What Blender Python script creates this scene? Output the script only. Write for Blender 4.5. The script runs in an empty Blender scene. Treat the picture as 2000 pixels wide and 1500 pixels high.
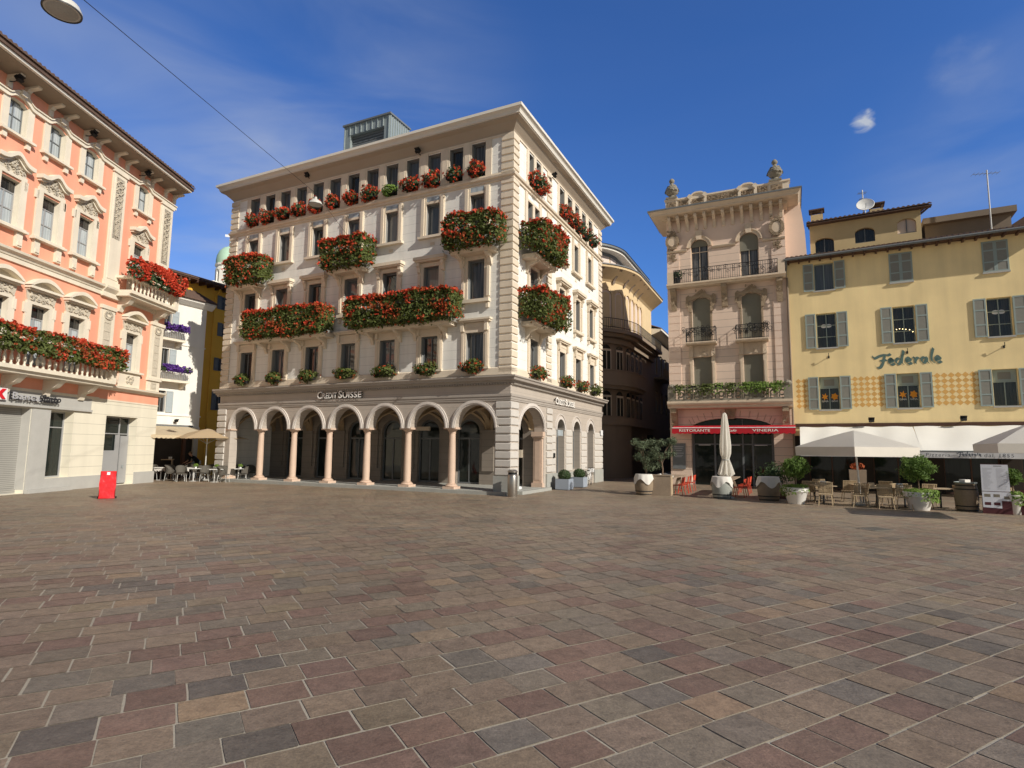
import bpy, math, random
from mathutils import Vector, Matrix, Quaternion
from mathutils.geometry import tessellate_polygon
rad = math.radians
rnd = random.Random(11)
sc = bpy.context.scene
COL = sc.collection

# ------------------------------------------------------------------ materials
def lin(r, g, b):
    f = lambda c: c / 12.92 if c <= .04045 else ((c + .055) / 1.055) ** 2.4
    return (f(r / 255), f(g / 255), f(b / 255))

def mat(name, col, rough=.8, var=.12, scale=1.5, fine=.06, fscale=30, bump=0., bscale=60, spec=.3, metal=0.,
        course=0., cw=.03, cdark=.6, streak=0., emit=0., coord='Object', trans=0.):
    m = bpy.data.materials.new(name)
    m.use_nodes = True
    nt = m.node_tree
    N, L = nt.nodes, nt.links
    b = N['Principled BSDF']
    b.inputs['Roughness'].default_value = rough
    b.inputs['Specular IOR Level'].default_value = spec
    b.inputs['Metallic'].default_value = metal
    tc = N.new('ShaderNodeTexCoord')
    src = tc.outputs[coord]
    def noise(s, det=4, mapscale=None):
        n = N.new('ShaderNodeTexNoise')
        n.inputs['Scale'].default_value = s
        n.inputs['Detail'].default_value = det
        if mapscale:
            mp = N.new('ShaderNodeMapping')
            mp.inputs['Scale'].default_value = mapscale
            L.new(src, mp.inputs['Vector']); L.new(mp.outputs[0], n.inputs['Vector'])
        else:
            L.new(src, n.inputs['Vector'])
        return n.outputs['Fac']
    def math_(op, a, bb=None, c=None):
        n = N.new('ShaderNodeMath'); n.operation = op
        for i, x in enumerate((a, bb, c)):
            if x is None: continue
            if isinstance(x, (int, float)): n.inputs[i].default_value = x
            else: L.new(x, n.inputs[i])
        return n.outputs[0]
    # brightness factor = 1 + var*(n-.5)*2 + fine*(n2-.5)*2 - streak
    f = math_('MULTIPLY_ADD', noise(scale), 2.2 * var, 1 - 1.1 * var)
    f2 = math_('MULTIPLY_ADD', noise(fscale, 2), 2 * fine, 1 - fine)
    f = math_('MULTIPLY', f, f2)
    if streak:
        s = noise(1.3, 3, (1.6, 1.6, .12))
        s = math_('MULTIPLY_ADD', s, 2 * streak, 1 - streak)
        f = math_('MULTIPLY', f, s)
    h = None
    if course:
        sx = N.new('ShaderNodeSeparateXYZ'); L.new(src, sx.inputs[0])
        mo = math_('MODULO', sx.outputs['Z'], course)
        lt = math_('LESS_THAN', mo, cw)
        f = math_('MULTIPLY', f, math_('MULTIPLY_ADD', lt, cdark - 1, 1.))
    mx = N.new('ShaderNodeVectorMath'); mx.operation = 'SCALE'
    mx.inputs[0].default_value = col[:3]
    L.new(f, mx.inputs['Scale'])
    L.new(mx.outputs[0], b.inputs['Base Color'])
    if bump:
        bp = N.new('ShaderNodeBump'); bp.inputs['Strength'].default_value = bump
        bp.inputs['Distance'].default_value = .02
        L.new(noise(bscale, 3), bp.inputs['Height']); L.new(bp.outputs[0], b.inputs['Normal'])
    if emit:
        b.inputs['Emission Color'].default_value = (*col[:3], 1)
        b.inputs['Emission Strength'].default_value = emit
    if trans:
        b.inputs['Subsurface Weight'].default_value = 0
        tr = N.new('ShaderNodeBsdfTranslucent'); L.new(mx.outputs[0], tr.inputs['Color'])
        ms = N.new('ShaderNodeMixShader'); ms.inputs[0].default_value = trans
        L.new(b.outputs[0], ms.inputs[1]); L.new(tr.outputs[0], ms.inputs[2])
        L.new(ms.outputs[0], N['Material Output'].inputs['Surface'])
    return m

def glassmat(name, col, rough=.03, curtain=0., ccol=(.6, .6, .6), spec=.75):
    """opaque dark window glass, slightly uneven so that reflections wobble; optional curtain folds behind"""
    m = bpy.data.materials.new(name); m.use_nodes = True
    nt = m.node_tree; N, L = nt.nodes, nt.links
    b = N['Principled BSDF']
    b.inputs['Roughness'].default_value = rough
    b.inputs['Specular IOR Level'].default_value = spec
    tc = N.new('ShaderNodeTexCoord')
    n = N.new('ShaderNodeTexNoise'); n.inputs['Scale'].default_value = 1.1
    L.new(tc.outputs['Object'], n.inputs['Vector'])
    bp = N.new('ShaderNodeBump'); bp.inputs['Strength'].default_value = .12; bp.inputs['Distance'].default_value = .05
    L.new(n.outputs['Fac'], bp.inputs['Height']); L.new(bp.outputs[0], b.inputs['Normal'])
    w = N.new('ShaderNodeTexNoise'); w.inputs['Scale'].default_value = 1.
    mp = N.new('ShaderNodeMapping'); mp.inputs['Scale'].default_value = (14, 14, .5)
    L.new(tc.outputs['Object'], mp.inputs['Vector']); L.new(mp.outputs[0], w.inputs['Vector'])
    r = N.new('ShaderNodeValToRGB')
    r.color_ramp.elements[0].position = .35; r.color_ramp.elements[1].position = .7
    r.color_ramp.elements[0].color = (*col, 1)
    r.color_ramp.elements[1].color = (*[col[i] * (1 - curtain) + ccol[i] * curtain for i in range(3)], 1)
    L.new(w.outputs['Fac'], r.inputs[0]); L.new(r.outputs[0], b.inputs['Base Color'])
    return m

# ------------------------------------------------------------------ mesh builder
class MB:
    def __init__(s, xf=None):
        s.v = []; s.f = []; s.m = []; s.xf = xf
    def add(s, vs, fs, mi=0):
        o = len(s.v)
        if s.xf is not None:
            vs = [s.xf @ Vector(p) for p in vs]
        s.v.extend([tuple(p) for p in vs])
        for f in fs:
            s.f.append(tuple(i + o for i in f)); s.m.append(mi)
    def box(s, x0, x1, y0, y1, z0, z1, mi=0):
        s.add([(x0, y0, z0), (x1, y0, z0), (x1, y1, z0), (x0, y1, z0), (x0, y0, z1), (x1, y0, z1), (x1, y1, z1), (x0, y1, z1)],
              [(0, 3, 2, 1), (4, 5, 6, 7), (0, 1, 5, 4), (1, 2, 6, 5), (2, 3, 7, 6), (3, 0, 4, 7)], mi)
    def obox(s, c, hx, hy, hz, q, mi=0):
        """oriented box: centre, half sizes, rotation matrix"""
        vs = [Vector(c) + q @ Vector((a * hx, b * hy, d * hz)) for d in (-1, 1) for b in (-1, 1) for a in (-1, 1)]
        s.add(vs, [(0, 2, 3, 1), (4, 5, 7, 6), (0, 1, 5, 4), (1, 3, 7, 5), (3, 2, 6, 7), (2, 0, 4, 6)], mi)
    def quad(s, a, b, c, d, mi=0):
        s.add([a, b, c, d], [(0, 1, 2, 3)], mi)
    def prism(s, poly, a0, a1, axis='y', mi=0, holes=()):
        """polygon in the plane across `axis` extruded from a0 to a1"""
        def P(p, a):
            if axis == 'y': return (p[0], a, p[1])
            if axis == 'x': return (a, p[0], p[1])
            return (p[0], p[1], a)
        loops = [list(poly)] + [list(h) for h in holes]
        flat = [p for l in loops for p in l]
        tris = tessellate_polygon([[Vector((p[0], p[1], 0)) for p in l] for l in loops])
        n = len(flat)
        s.add([P(p, a0) for p in flat] + [P(p, a1) for p in flat],
              [tuple(t) for t in tris] + [tuple(i + n for i in reversed(t)) for t in tris], mi)
        for l in loops:
            k = len(l)
            s.add([P(p, a0) for p in l] + [P(p, a1) for p in l],
                  [(i, (i + 1) % k, (i + 1) % k + k, i + k) for i in range(k)], mi)
    def wall(s, poly, holes, y=0., depth=.25, mi=0, rmi=None):
        """one-sided wall sheet with openings and their reveals"""
        loops = [list(poly)] + [list(h) for h in holes]
        flat = [p for l in loops for p in l]
        tris = tessellate_polygon([[Vector((p[0], p[1], 0)) for p in l] for l in loops])
        s.add([(p[0], y, p[1]) for p in flat], [tuple(t) for t in tris], mi)
        for h in holes:
            k = len(h)
            s.add([(p[0], y, p[1]) for p in h] + [(p[0], y + depth, p[1]) for p in h],
                  [(i, (i + 1) % k, (i + 1) % k + k, i + k) for i in range(k)], mi if rmi is None else rmi)
    def lathe(s, cx, cy, prof, n=16, mi=0, a0=0., a1=2 * math.pi, sy=1.):
        full = abs(a1 - a0 - 2 * math.pi) < 1e-6
        m = n if full else n + 1
        vs = []
        for r, z in prof:
            for i in range(m):
                a = a0 + (a1 - a0) * i / n
                vs.append((cx + r * math.cos(a), cy + r * math.sin(a) * sy, z))
        fs = []
        for j in range(len(prof) - 1):
            for i in range(n):
                i2 = (i + 1) % m
                fs.append((j * m + i, j * m + i2, (j + 1) * m + i2, (j + 1) * m + i))
        if full:
            if prof[0][0] > 1e-4: fs.append(tuple(reversed(range(m))))
            if prof[-1][0] > 1e-4: fs.append(tuple((len(prof) - 1) * m + i for i in range(m)))
        s.add(vs, fs, mi)
    def tube(s, pts, r, n=6, mi=0, r1=None):
        pts = [Vector(p) for p in pts]
        vs = []; k = len(pts)
        up = Vector((0, 0, 1))
        for i, p in enumerate(pts):
            t = (pts[min(i + 1, k - 1)] - pts[max(i - 1, 0)])
            if t.length < 1e-9: t = Vector((0, 0, 1))
            t.normalize()
            a = t.cross(up if abs(t.z) < .95 else Vector((1, 0, 0))).normalized()
            b = t.cross(a)
            rr = r if r1 is None else r + (r1 - r) * i / max(1, k - 1)
            for j in range(n):
                an = 2 * math.pi * j / n
                vs.append(p + a * (rr * math.cos(an)) + b * (rr * math.sin(an)))
        fs = []
        for i in range(k - 1):
            for j in range(n):
                fs.append((i * n + j, i * n + (j + 1) % n, (i + 1) * n + (j + 1) % n, (i + 1) * n + j))
        fs.append(tuple(reversed(range(n)))); fs.append(tuple((k - 1) * n + j for j in range(n)))
        s.add(vs, fs, mi)
    def ring_arch(s, cx, zs, a_in, b_in, w, y0, y1, n=18, mi=0):
        """half-round moulding round an arch: inner ellipse (a_in,b_in), width w"""
        inn = [(cx + a_in * math.cos(math.pi * i / n), zs + b_in * math.sin(math.pi * i / n)) for i in range(n + 1)]
        out = [(cx + (a_in + w) * math.cos(math.pi * i / n), zs + (b_in + w) * math.sin(math.pi * i / n)) for i in range(n + 1)]
        vs = [(p[0], y, p[1]) for y in (y0, y1) for p in inn + out]
        k = n + 1; o = 2 * k
        fs = []
        for i in range(n):
            fs.append((i, i + 1, k + i + 1, k + i))
            fs.append((o + i, o + k + i, o + k + i + 1, o + i + 1))
            fs.append((k + i, k + i + 1, o + k + i + 1, o + k + i))
            fs.append((i, o + i, o + i + 1, i + 1))
        for i in (0, n):
            fs.append((i, k + i, o + k + i, o + i))
        s.add(vs, fs, mi)
    def build(s, name, mats, parent=None, smooth=False, kind=None, label=None):
        me = bpy.data.meshes.new(name)
        me.from_pydata(s.v, [], s.f)
        if not isinstance(mats, (list, tuple)): mats = [mats]
        for m in mats: me.materials.append(m)
        if len(mats) > 1: me.polygons.foreach_set('material_index', s.m)
        if smooth:
            me.polygons.foreach_set('use_smooth', [True] * len(s.f))
            try: me.set_sharp_from_angle(angle=rad(38))
            except Exception: pass
        me.update()
        return link(name, me, parent, kind, label)

def link(name, me, parent=None, kind=None, label=None):
    o = bpy.data.objects.new(name, me)
    COL.objects.link(o)
    if parent is not None: o.parent = parent
    if kind: o['kind'] = kind
    if label: o['label'] = label
    return o

def tag(o, label, cat, group=None):
    if not 4 <= len(label.split()) <= 16: print('LABEL', len(label.split()), label)
    o['label'] = label; o['category'] = cat
    if group: o['group'] = group
    return o

def thing(name, label, cat, loc=(0, 0, 0), rz=0., group=None):
    o = bpy.data.objects.new(name, None)
    o.empty_display_size = .3
    COL.objects.link(o)
    o.location = loc; o.rotation_euler = (0, 0, rz)
    return tag(o, label, cat, group)

def dup(root, loc, rz, label=None, scale=None):
    """copy of a thing with copies of its parts and sub-parts"""
    r = root.copy(); COL.objects.link(r)
    r.location = loc; r.rotation_euler = (0, 0, rz)
    if label:
        r['label'] = label
        if not 4 <= len(label.split()) <= 16: print('LABEL', len(label.split()), label)
    if scale: r.scale = scale
    for ch in list(root.children):
        c = ch.copy(); COL.objects.link(c); c.parent = r
        for g in list(ch.children):
            d = g.copy(); COL.objects.link(d); d.parent = c
    return r

class Face:
    """a facade: origin on the ground, azimuth of +u (to the right as seen from the square)"""
    def __init__(s, O, az):
        a = rad(az)
        s.O = Vector((O[0], O[1], 0)); s.u = Vector((math.sin(a), math.cos(a), 0)); s.n = Vector((s.u.y, -s.u.x, 0))
        s.rz = math.pi / 2 - a
    def at(s, u, off, z=0.):
        return s.O + s.u * u + s.n * off + Vector((0, 0, z))

def arch(x0, x1, z0, zs, zt, n=14):
    c = (x0 + x1) / 2; a = (x1 - x0) / 2; b = zt - zs
    return [(x0, z0), (x1, z0)] + [(c + a * math.cos(math.pi * i / n), zs + b * math.sin(math.pi * i / n)) for i in range(n + 1)]
def rect(x0, x1, z0, z1):
    return [(x0, z0), (x1, z0), (x1, z1), (x0, z1)]

_cache = {}
def cached(key, fn):
    if key not in _cache: _cache[key] = fn()
    return _cache[key]
def meshof(mb, name, mats, smooth=False):
    o = mb.build(name, mats, None, smooth); me = o.data
    bpy.data.objects.remove(o)
    return me

def textmesh(txt, size, depth=.0, shear=0., spacing=1., align='LEFT', bold=0.):
    cu = bpy.data.curves.new('t', 'FONT'); cu.body = txt; cu.size = size; cu.extrude = depth
    cu.shear = shear; cu.space_character = spacing; cu.align_x = align; cu.offset = bold
    cu.resolution_u = 3
    o = bpy.data.objects.new('t', cu); COL.objects.link(o)
    bpy.context.view_layer.update()
    me = bpy.data.meshes.new_from_object(o)
    bpy.data.objects.remove(o); bpy.data.curves.remove(cu)
    # text lies in x/y: stand it up in x/z, facing -y
    me.transform(Matrix.Rotation(math.pi / 2, 4, 'X'))
    return me

def textwidth(me):
    xs = [v.co.x for v in me.vertices]
    return min(xs), max(xs)

def fittext(txt, x0, x1, z0, h, y, mat_, depth=.01, shear=0., bold=0., spacing=1.):
    """text mesh scaled to run from x0 to x1 with cap height h"""
    me = textmesh(txt, 1., 0., shear, spacing, 'LEFT', bold)
    a, b = textwidth(me)
    caph = .7
    me.transform(Matrix.Translation((-a, 0, 0)))
    me.transform(Matrix.Diagonal(((x1 - x0) / (b - a), 1, h / caph, 1)))
    me.transform(Matrix.Translation((x0, y, z0)))
    me.materials.clear(); me.materials.append(mat_)
    return me

# ------------------------------------------------------------------ palette
M = {}
M['white_wall'] = mat('white_wall', (.75, .735, .685), .85, .08, 1.2, .06, 25, .15, 50, course=.447, cw=.014, cdark=.66, streak=.2)
M['cream_stone'] = mat('cream_stone', (.67, .575, .45), .8, .1, 2., .06, 30, .2, 60, streak=.16)
M['soffit'] = mat('soffit', (.40, .335, .26), .85, .06, 1., .03, 25)
M['granite'] = mat('granite', (.44, .385, .33), .7, .12, 1.5, .12, 60, .2, 90, course=.36, cw=.012, cdark=.7)
M['granite_shaded'] = mat('granite_shaded', (.25, .215, .18), .75, .15, 1.5, .1, 50, course=.36, cw=.014, cdark=.6)  # arcade back wall granite, its deep shade put into the colour
M['granite_plain'] = mat('granite_plain', (.36, .32, .28), .7, .12, 1.5, .12, 60, .2, 90)
M['rustic'] = mat('rustic', (.55, .515, .47), .75, .1, 1.6, .08, 50, .25, 70)
M['pink_granite'] = mat('pink_granite', (.58, .43, .33), .45, .12, 4., .12, 80, .05, 90)
M['arch_stone'] = mat('arch_stone', (.58, .53, .485), .75, .08, 2., .06, 50)
M['plinth'] = mat('plinth', (.35, .35, .32), .7, .12, 2., .1, 50)
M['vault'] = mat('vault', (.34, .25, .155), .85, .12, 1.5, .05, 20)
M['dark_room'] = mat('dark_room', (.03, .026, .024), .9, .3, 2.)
M['gun_metal'] = mat('gun_metal', (.15, .16, .165), .5, .1, 3., spec=.4)
M['black'] = mat('black', (.012, .012, .012), .6, .1, 3.)
M['zinc'] = mat('zinc', (.30, .34, .34), .45, .12, 2., .05, 20, spec=.5, metal=.3)
M['gutter'] = mat('gutter', (.70, .66, .58), .6, .06, 2.)
M['glass'] = glassmat('glass', (.014, .014, .014), .03, .10, (.34, .32, .29))
M['glass_curtain'] = glassmat('glass_curtain', (.03, .03, .03), .04, .34, (.46, .44, .41))
M['glass_shop'] = glassmat('glass_shop', (.012, .017, .015), .04, .06, (.10, .13, .115), spec=.4)
M['glass_white'] = glassmat('glass_white', (.30, .345, .37), .08, .6, (.62, .66, .68))
M['glass_sky'] = glassmat('glass_sky', (.075, .085, .095), .02, .5, (.17, .185, .20))  # pane colour lightened to carry a painted sky reflection
M['glass_blind'] = glassmat('glass_blind', (.20, .19, .17), .06, .5, (.32, .30, .27))
M['leaf'] = mat('leaf', (.105, .13, .032), .6, .5, 3., .3, 25, spec=.3, trans=.3)
M['leaf_tree'] = mat('leaf_tree', (.13, .21, .045), .6, .5, 3., .3, 25, spec=.3, trans=.35)
M['leaf_dark'] = mat('leaf_dark', (.05, .085, .03), .6, .45, 3., .3, 25, spec=.3, trans=.2)
M['leaf_light'] = mat('leaf_light', (.17, .26, .05), .6, .4, 3., .3, 25, spec=.3, trans=.35)
M['leaf_olive'] = mat('leaf_olive', (.12, .15, .085), .6, .4, 3., .3, 25, spec=.3, trans=.25)
M['red_petal'] = mat('red_petal', (.64, .085, .042), .6, .5, 4., .25, 20, spec=.2, trans=.3)
M['orange_petal'] = mat('orange_petal', (.40, .10, .035), .6, .5, 4., .25, 20, spec=.2, trans=.3)
M['purple_petal'] = mat('purple_petal', (.13, .05, .30), .6, .4, 4., .25, 20, trans=.2)
M['bark'] = mat('bark', (.16, .11, .075), .9, .25, 6., .2, 40, .4, 40)
M['iron'] = mat('iron', (.025, .025, .027), .5, .2, 6.)

# ------------------------------------------------------------------ plants
def rand_dir():
    while True:
        v = Vector((rnd.uniform(-1, 1), rnd.uniform(-1, 1), rnd.uniform(-1, 1)))
        if .05 < v.length < 1: return v.normalized()

def leafquad(mb, p, s, nrm, asp=.55, mi=0):
    t = nrm.cross(rand_dir())
    if t.length < .05: t = nrm.orthogonal()
    t.normalize(); b = nrm.cross(t).normalized()
    p = Vector(p)
    mb.add([p - t * s, p - b * s * asp + nrm * s * .12, p + t * s, p + b * s * asp + nrm * s * .12], [(0, 1, 2, 3)], mi)

def blossom(mb, p, s, nrm, mi=0):
    """a loose head of a few petals"""
    for _ in range(3):
        d = (nrm * .7 + rand_dir()).normalized()
        leafquad(mb, Vector(p) + rand_dir() * s * .55, s * rnd.uniform(.6, 1.), d, .8, mi)

def hedge(L, ry, rz, nl, nb, lump=.16, top_red=.5, seed=0, ls=.085, bs=.075, droop=0.):
    """long flowering trough: leaf builder and blossom builder; x along, y outward negative, z up.
    The plants fill a soft box: top, front and hanging lower edge, with gaps and trailing tufts."""
    ml, mbz = MB(), MB()
    r = random.Random(seed)
    ph = [r.uniform(0, 6.28) for _ in range(8)]
    def lumps(x, q):
        return 1 + lump * (math.sin(x * 1.9 + ph[0]) * .5 + math.sin(x * 4.7 + ph[1] + 2 * q) * .35 + math.sin(x * 8.3 + ph[2] + 3 * q) * .3)
    def sample(inner):
        """point on the rounded box section: q runs 0 (back of the top) .. 1 (bottom of the front)"""
        while True:
            x = r.uniform(-L / 2, L / 2)
            e = (L / 2 - abs(x)) / .3
            if e < 1 and r.random() > .45 + .55 * e: continue
            q = r.random()
            if q < .3:      y, z = -ry * (-.6 + 1.5 * q / .3), rz; n = Vector((0, -.25, 1))
            elif q < .42:   t = (q - .3) / .12 * math.pi / 2; y, z = -ry * (.85 + .15 * math.sin(t)), rz * (.85 + .15 * math.cos(t)); n = Vector((0, -math.sin(t), math.cos(t)))
            elif q < .88:   y, z = -ry, rz * (.85 - 1.75 * (q - .42) / .46); n = Vector((0, -1, .25))
            else:           y, z = -ry * (1 - 1.0 * (q - .88) / .12), -rz * (.92 + droop * r.random() ** 2); n = Vector((0, -.6, -.5))
            if r.random() < .9 * ry / (ry + L / 2):          # closed ends
                s_ = 1 if x > 0 else -1; x = s_ * (L / 2 - r.uniform(0, .1)); y, z = r.uniform(-ry, ry * .8), r.uniform(-rz * .9, rz); n = Vector((s_, -.2, .2)); q = .3 if z > rz * .7 else .6
            k = lumps(x, q * 4) * (1 - inner * r.random() ** 1.6)
            taper = .72 + .28 * min(1, e)
            if z > 0: z *= taper
            return Vector((x + r.uniform(-.04, .04), y * k, z * (.5 + .5 * k) + r.gauss(0, .03))), n, q
    for i in range(nl):
        p, n, q = sample(.55)
        leafquad(ml, p, ls * r.uniform(.55, 1.3), (n + Vector((r.uniform(-.4, .4), 0, .2)) + rand_dir() * .8).normalized())
    m = 0
    while m < nb:
        p, n, q = sample(.06)
        w = (1. if q < .40 else .10) if top_red else .7
        patch = .45 + .6 * math.sin(p.x * 2.1 + ph[3] + 1.6 * math.sin(p.x * 1.3 + ph[5])) * math.sin(p.z * 3.4 + ph[4] + p.x * 1.3)
        if r.random() > top_red * w + (1 - top_red) * max(.02, patch) ** 2.4: continue
        p += n * r.uniform(-.01, .06)
        blossom(mbz, p, bs * r.uniform(.6, 1.35) * (1.2 if q < .4 else .95), (n + Vector((0, 0, .3))).normalized(), 0 if r.random() < (.7 if q < .42 else .3) else 1)
        m += 1
    return ml, mbz

def ball(rx, ry, rz, nl, nb, seed=0, ls=.075, bs=.07):
    ml, mbz = MB(), MB(); r = random.Random(seed)
    def pt(k):
        d = rand_dir()
        w = 1 + .18 * math.sin(d.x * 4 + seed) + .15 * math.sin(d.z * 5 + d.y * 3 + seed * 2)
        return Vector((d.x * rx, d.y * ry, d.z * rz)) * k * w, d
    for i in range(nl):
        p, d = pt(r.uniform(.35, 1.) ** .5)
        leafquad(ml, p, ls * r.uniform(.6, 1.2), (d + rand_dir() * .7 + Vector((0, 0, .3))).normalized())
    for i in range(nb):
        p, d = pt(r.uniform(.92, 1.1))
        blossom(mbz, p, bs * r.uniform(.7, 1.2), (d + Vector((0, 0, .2))).normalized(), 0 if r.random() < .7 else 1)
    return ml, mbz

def window_mesh(w, h, bars_v, bars_h, fw, d, mi_mats, key):
    """window frame mesh standing on z=0 centred on x, outer face y=0, and pane mesh"""
    def mk():
        mb = MB()
        a = w / 2
        mb.box(-a, -a + fw, 0, d, 0, h); mb.box(a - fw, a, 0, d, 0, h)
        mb.box(-a + fw, a - fw, 0, d, 0, fw); mb.box(-a + fw, a - fw, 0, d, h - fw, h)
        for v in bars_v: mb.box(v - fw * .45, v + fw * .45, .002, d - .004, fw, h - fw)
        for q in bars_h:
            xs = [-a + fw] + [t for v in sorted(bars_v) for t in (v - fw * .45, v + fw * .45)] + [a - fw]
            for i in range(0, len(xs), 2):
                mb.box(xs[i], xs[i + 1], .004, d - .006, q - fw * .4, q + fw * .4)
        f = meshof(mb, 'window_frame', mi_mats)
        return f
    return cached(('wf', key, w, h, tuple(bars_v), tuple(bars_h), fw, d, mi_mats.name), mk)

def pane_mesh(w, h, fw, d, m):
    def mk():
        mb = MB(); a = w / 2 - fw * .5
        y = d * .55
        mb.quad((-a, y, fw * .5), (a, y, fw * .5), (a, y, h - fw * .5), (-a, y, h - fw * .5))
        return meshof(mb, 'pane', m)
    return cached(('pane', w, h, fw, d, m.name), mk)

def place(me, name, parent, xf, x, y, z, rz=0., label=None):
    """object for a shared mesh placed in facade coordinates of its building (xf = facade transform)"""
    o = link(name, me, parent, None, label)
    mm = Matrix.Translation((x, y, z)) @ Matrix.Rotation(rz, 4, 'Z')
    o.matrix_local = (xf @ mm) if xf is not None else mm
    return o

def window(parent, xf, xc, z0, w, h, y, bars_v=(), bars_h=(), fw=.06, d=.07, frame='gun_metal', pane='glass', name='window'):
    w = round(w, 3); h = round(h, 3)
    f = place(window_mesh(w, h, bars_v, bars_h, fw, d, M[frame], 'w'), name, parent, xf, xc, y, z0)
    p = link('pane', pane_mesh(w, h, fw, d, M[pane]), f)
    return f
# ------------------------------------------------------------------ corner bank building (measured in its own unit, K metres each)
K = 1.2424
FL = Face((-.062, 26.03), 115.87)
FR = Face((-.062, 26.03), 25.87)
XL = Matrix.Scale(K, 4)
XR = Matrix.Rotation(math.pi / 2, 4, 'Z') @ Matrix.Scale(K, 4)
cs = thing('bank_building', 'large cream and white corner palazzo with an arcade of pink columns and red flower troughs', 'building', FL.O, FL.rz)
CX = [-13.85 + 2.055 * i for i in range(7)]
CB = [-12.83 + 2.055 * i for i in range(6)]
LW, RW = -15.5, 11.2
TOPX = [-13.9, -12.88, -11.88, -10.86, -9.84, -8.83, -7.78, -6.73, -5.7, -4.63, -3.57, -2.52, -1.5]
# ---- upper walls
def cs_upper():
    mb = MB(XL)
    holes = []
    for c in CX:
        holes += [rect(c - .385, c + .385, 4.72, 6.03), rect(c - .365, c + .365, 7.3, 8.87), rect(c - .315, c + .315, 10.18, 11.5)]
    for c in TOPX: holes.append(rect(c - .315, c + .315, 12.2, 13.62))
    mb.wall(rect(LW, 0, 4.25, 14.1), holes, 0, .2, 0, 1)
    mb.xf = XR
    holes = [rect(a, b, 12.2, 13.6) for a, b in RTOP] + [rect(a, b, 10.15, 11.5) for a, b in R4] + \
            [rect(a, b, 7.3, 8.84) for a, b in R3] + [rect(a, b, 4.68, 5.97) for a, b in R2]
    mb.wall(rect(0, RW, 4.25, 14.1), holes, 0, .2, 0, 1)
    # far side and back
    mb.xf = XL
    mb.quad((LW, RW, 0), (LW, 0, 0), (LW, 0, 14.1), (LW, RW, 14.1))
    mb.quad((0, RW, 0), (LW, RW, 0), (LW, RW, 14.1), (0, RW, 14.1))
    return mb
RTOP = [(1.43, 1.9), (2.15, 2.65), (4.83, 5.45), (5.87, 6.49), (6.91, 7.5), (7.94, 8.53), (8.98, 9.6)]
R4 = [(1.3, 1.79), (1.99, 2.48), (4.78, 5.42), (6.73, 7.35), (8.8, 9.4)]
R3 = [(1.6, 2.4), (4.78, 5.44), (6.95, 7.57), (9.02, 9.62)]
R2 = [(1.64, 2.43), (4.83, 5.55), (6.94, 7.69), (9.06, 9.74)]
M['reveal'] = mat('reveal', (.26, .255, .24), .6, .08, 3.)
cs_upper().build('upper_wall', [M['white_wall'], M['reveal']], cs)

# ---- ground floor: arcade wall
mb = MB(XL)
p = [(LW, .05), (-14.66, .05), (-14.66, 2.42)]
for i, c in enumerate(CX):
    n = 16
    x0, x1 = c - .81, c + .81
    if i == 6: x1 = -.62
    m_, a_ = (x0 + x1) / 2, (x1 - x0) / 2
    for k in range(n + 1):
        t = math.pi - math.pi * k / n
        p.append((m_ + a_ * math.cos(t), 2.42 + .87 * math.sin(t)))
p += [(-.62, .05), (0, .05), (0, 4.0), (LW, 4.0)]
q = []
for a in p:
    if not q or (abs(a[0] - q[-1][0]) + abs(a[1] - q[-1][1])) > 1e-4: q.append(a)
mb.prism(q, 0, .42, 'y')
# end wall with the big arch, and the shop front wall behind it
mb.xf = XR
ra = arch(.76, 3.14, .05, 2.37, 3.28, 18)
mb.prism(rect(.421, 3.5, .05, 4.0), 0, .42, 'y', 0, [ra])
holes = [arch(a, b, z, 2.5, 2.98) for a, b, z in ((4.57, 5.53, .05), (6.65, 7.62, .75), (8.76, 9.7, .4))]
mb.wall(rect(3.5, RW, 0, 4.0), holes, 0, .4)
mb.build('arcade_wall', M['granite'], cs)

# archivolts
mb = MB(XL)
for i, c in enumerate(CX):
    x0, x1 = c - .81, c + .81
    if i == 6: x1 = -.62
    mb.ring_arch((x0 + x1) / 2, 2.42, (x1 - x0) / 2, .87, .165, -.05, .04)
    mb.ring_arch((x0 + x1) / 2, 2.42, (x1 - x0) / 2 + .05, .92, .05, -.075, -.049)
mb.xf = XR
mb.ring_arch(1.95, 2.37, 1.19, .91, .17, -.05, .05)
mb.ring_arch(1.95, 2.37, 1.24, .96, .05, -.075, -.049)
for a, b in ((4.57, 5.53), (6.65, 7.62), (8.76, 9.7)):
    mb.ring_arch((a + b) / 2, 2.5, (b - a) / 2, .48, .12, -.04, .04)
    mb.ring_arch((a + b) / 2, 2.5, (b - a) / 2 + .2, .68, .04, -.03, .01)
mb.build('archivolt', M['arch_stone'], cs)

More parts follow.
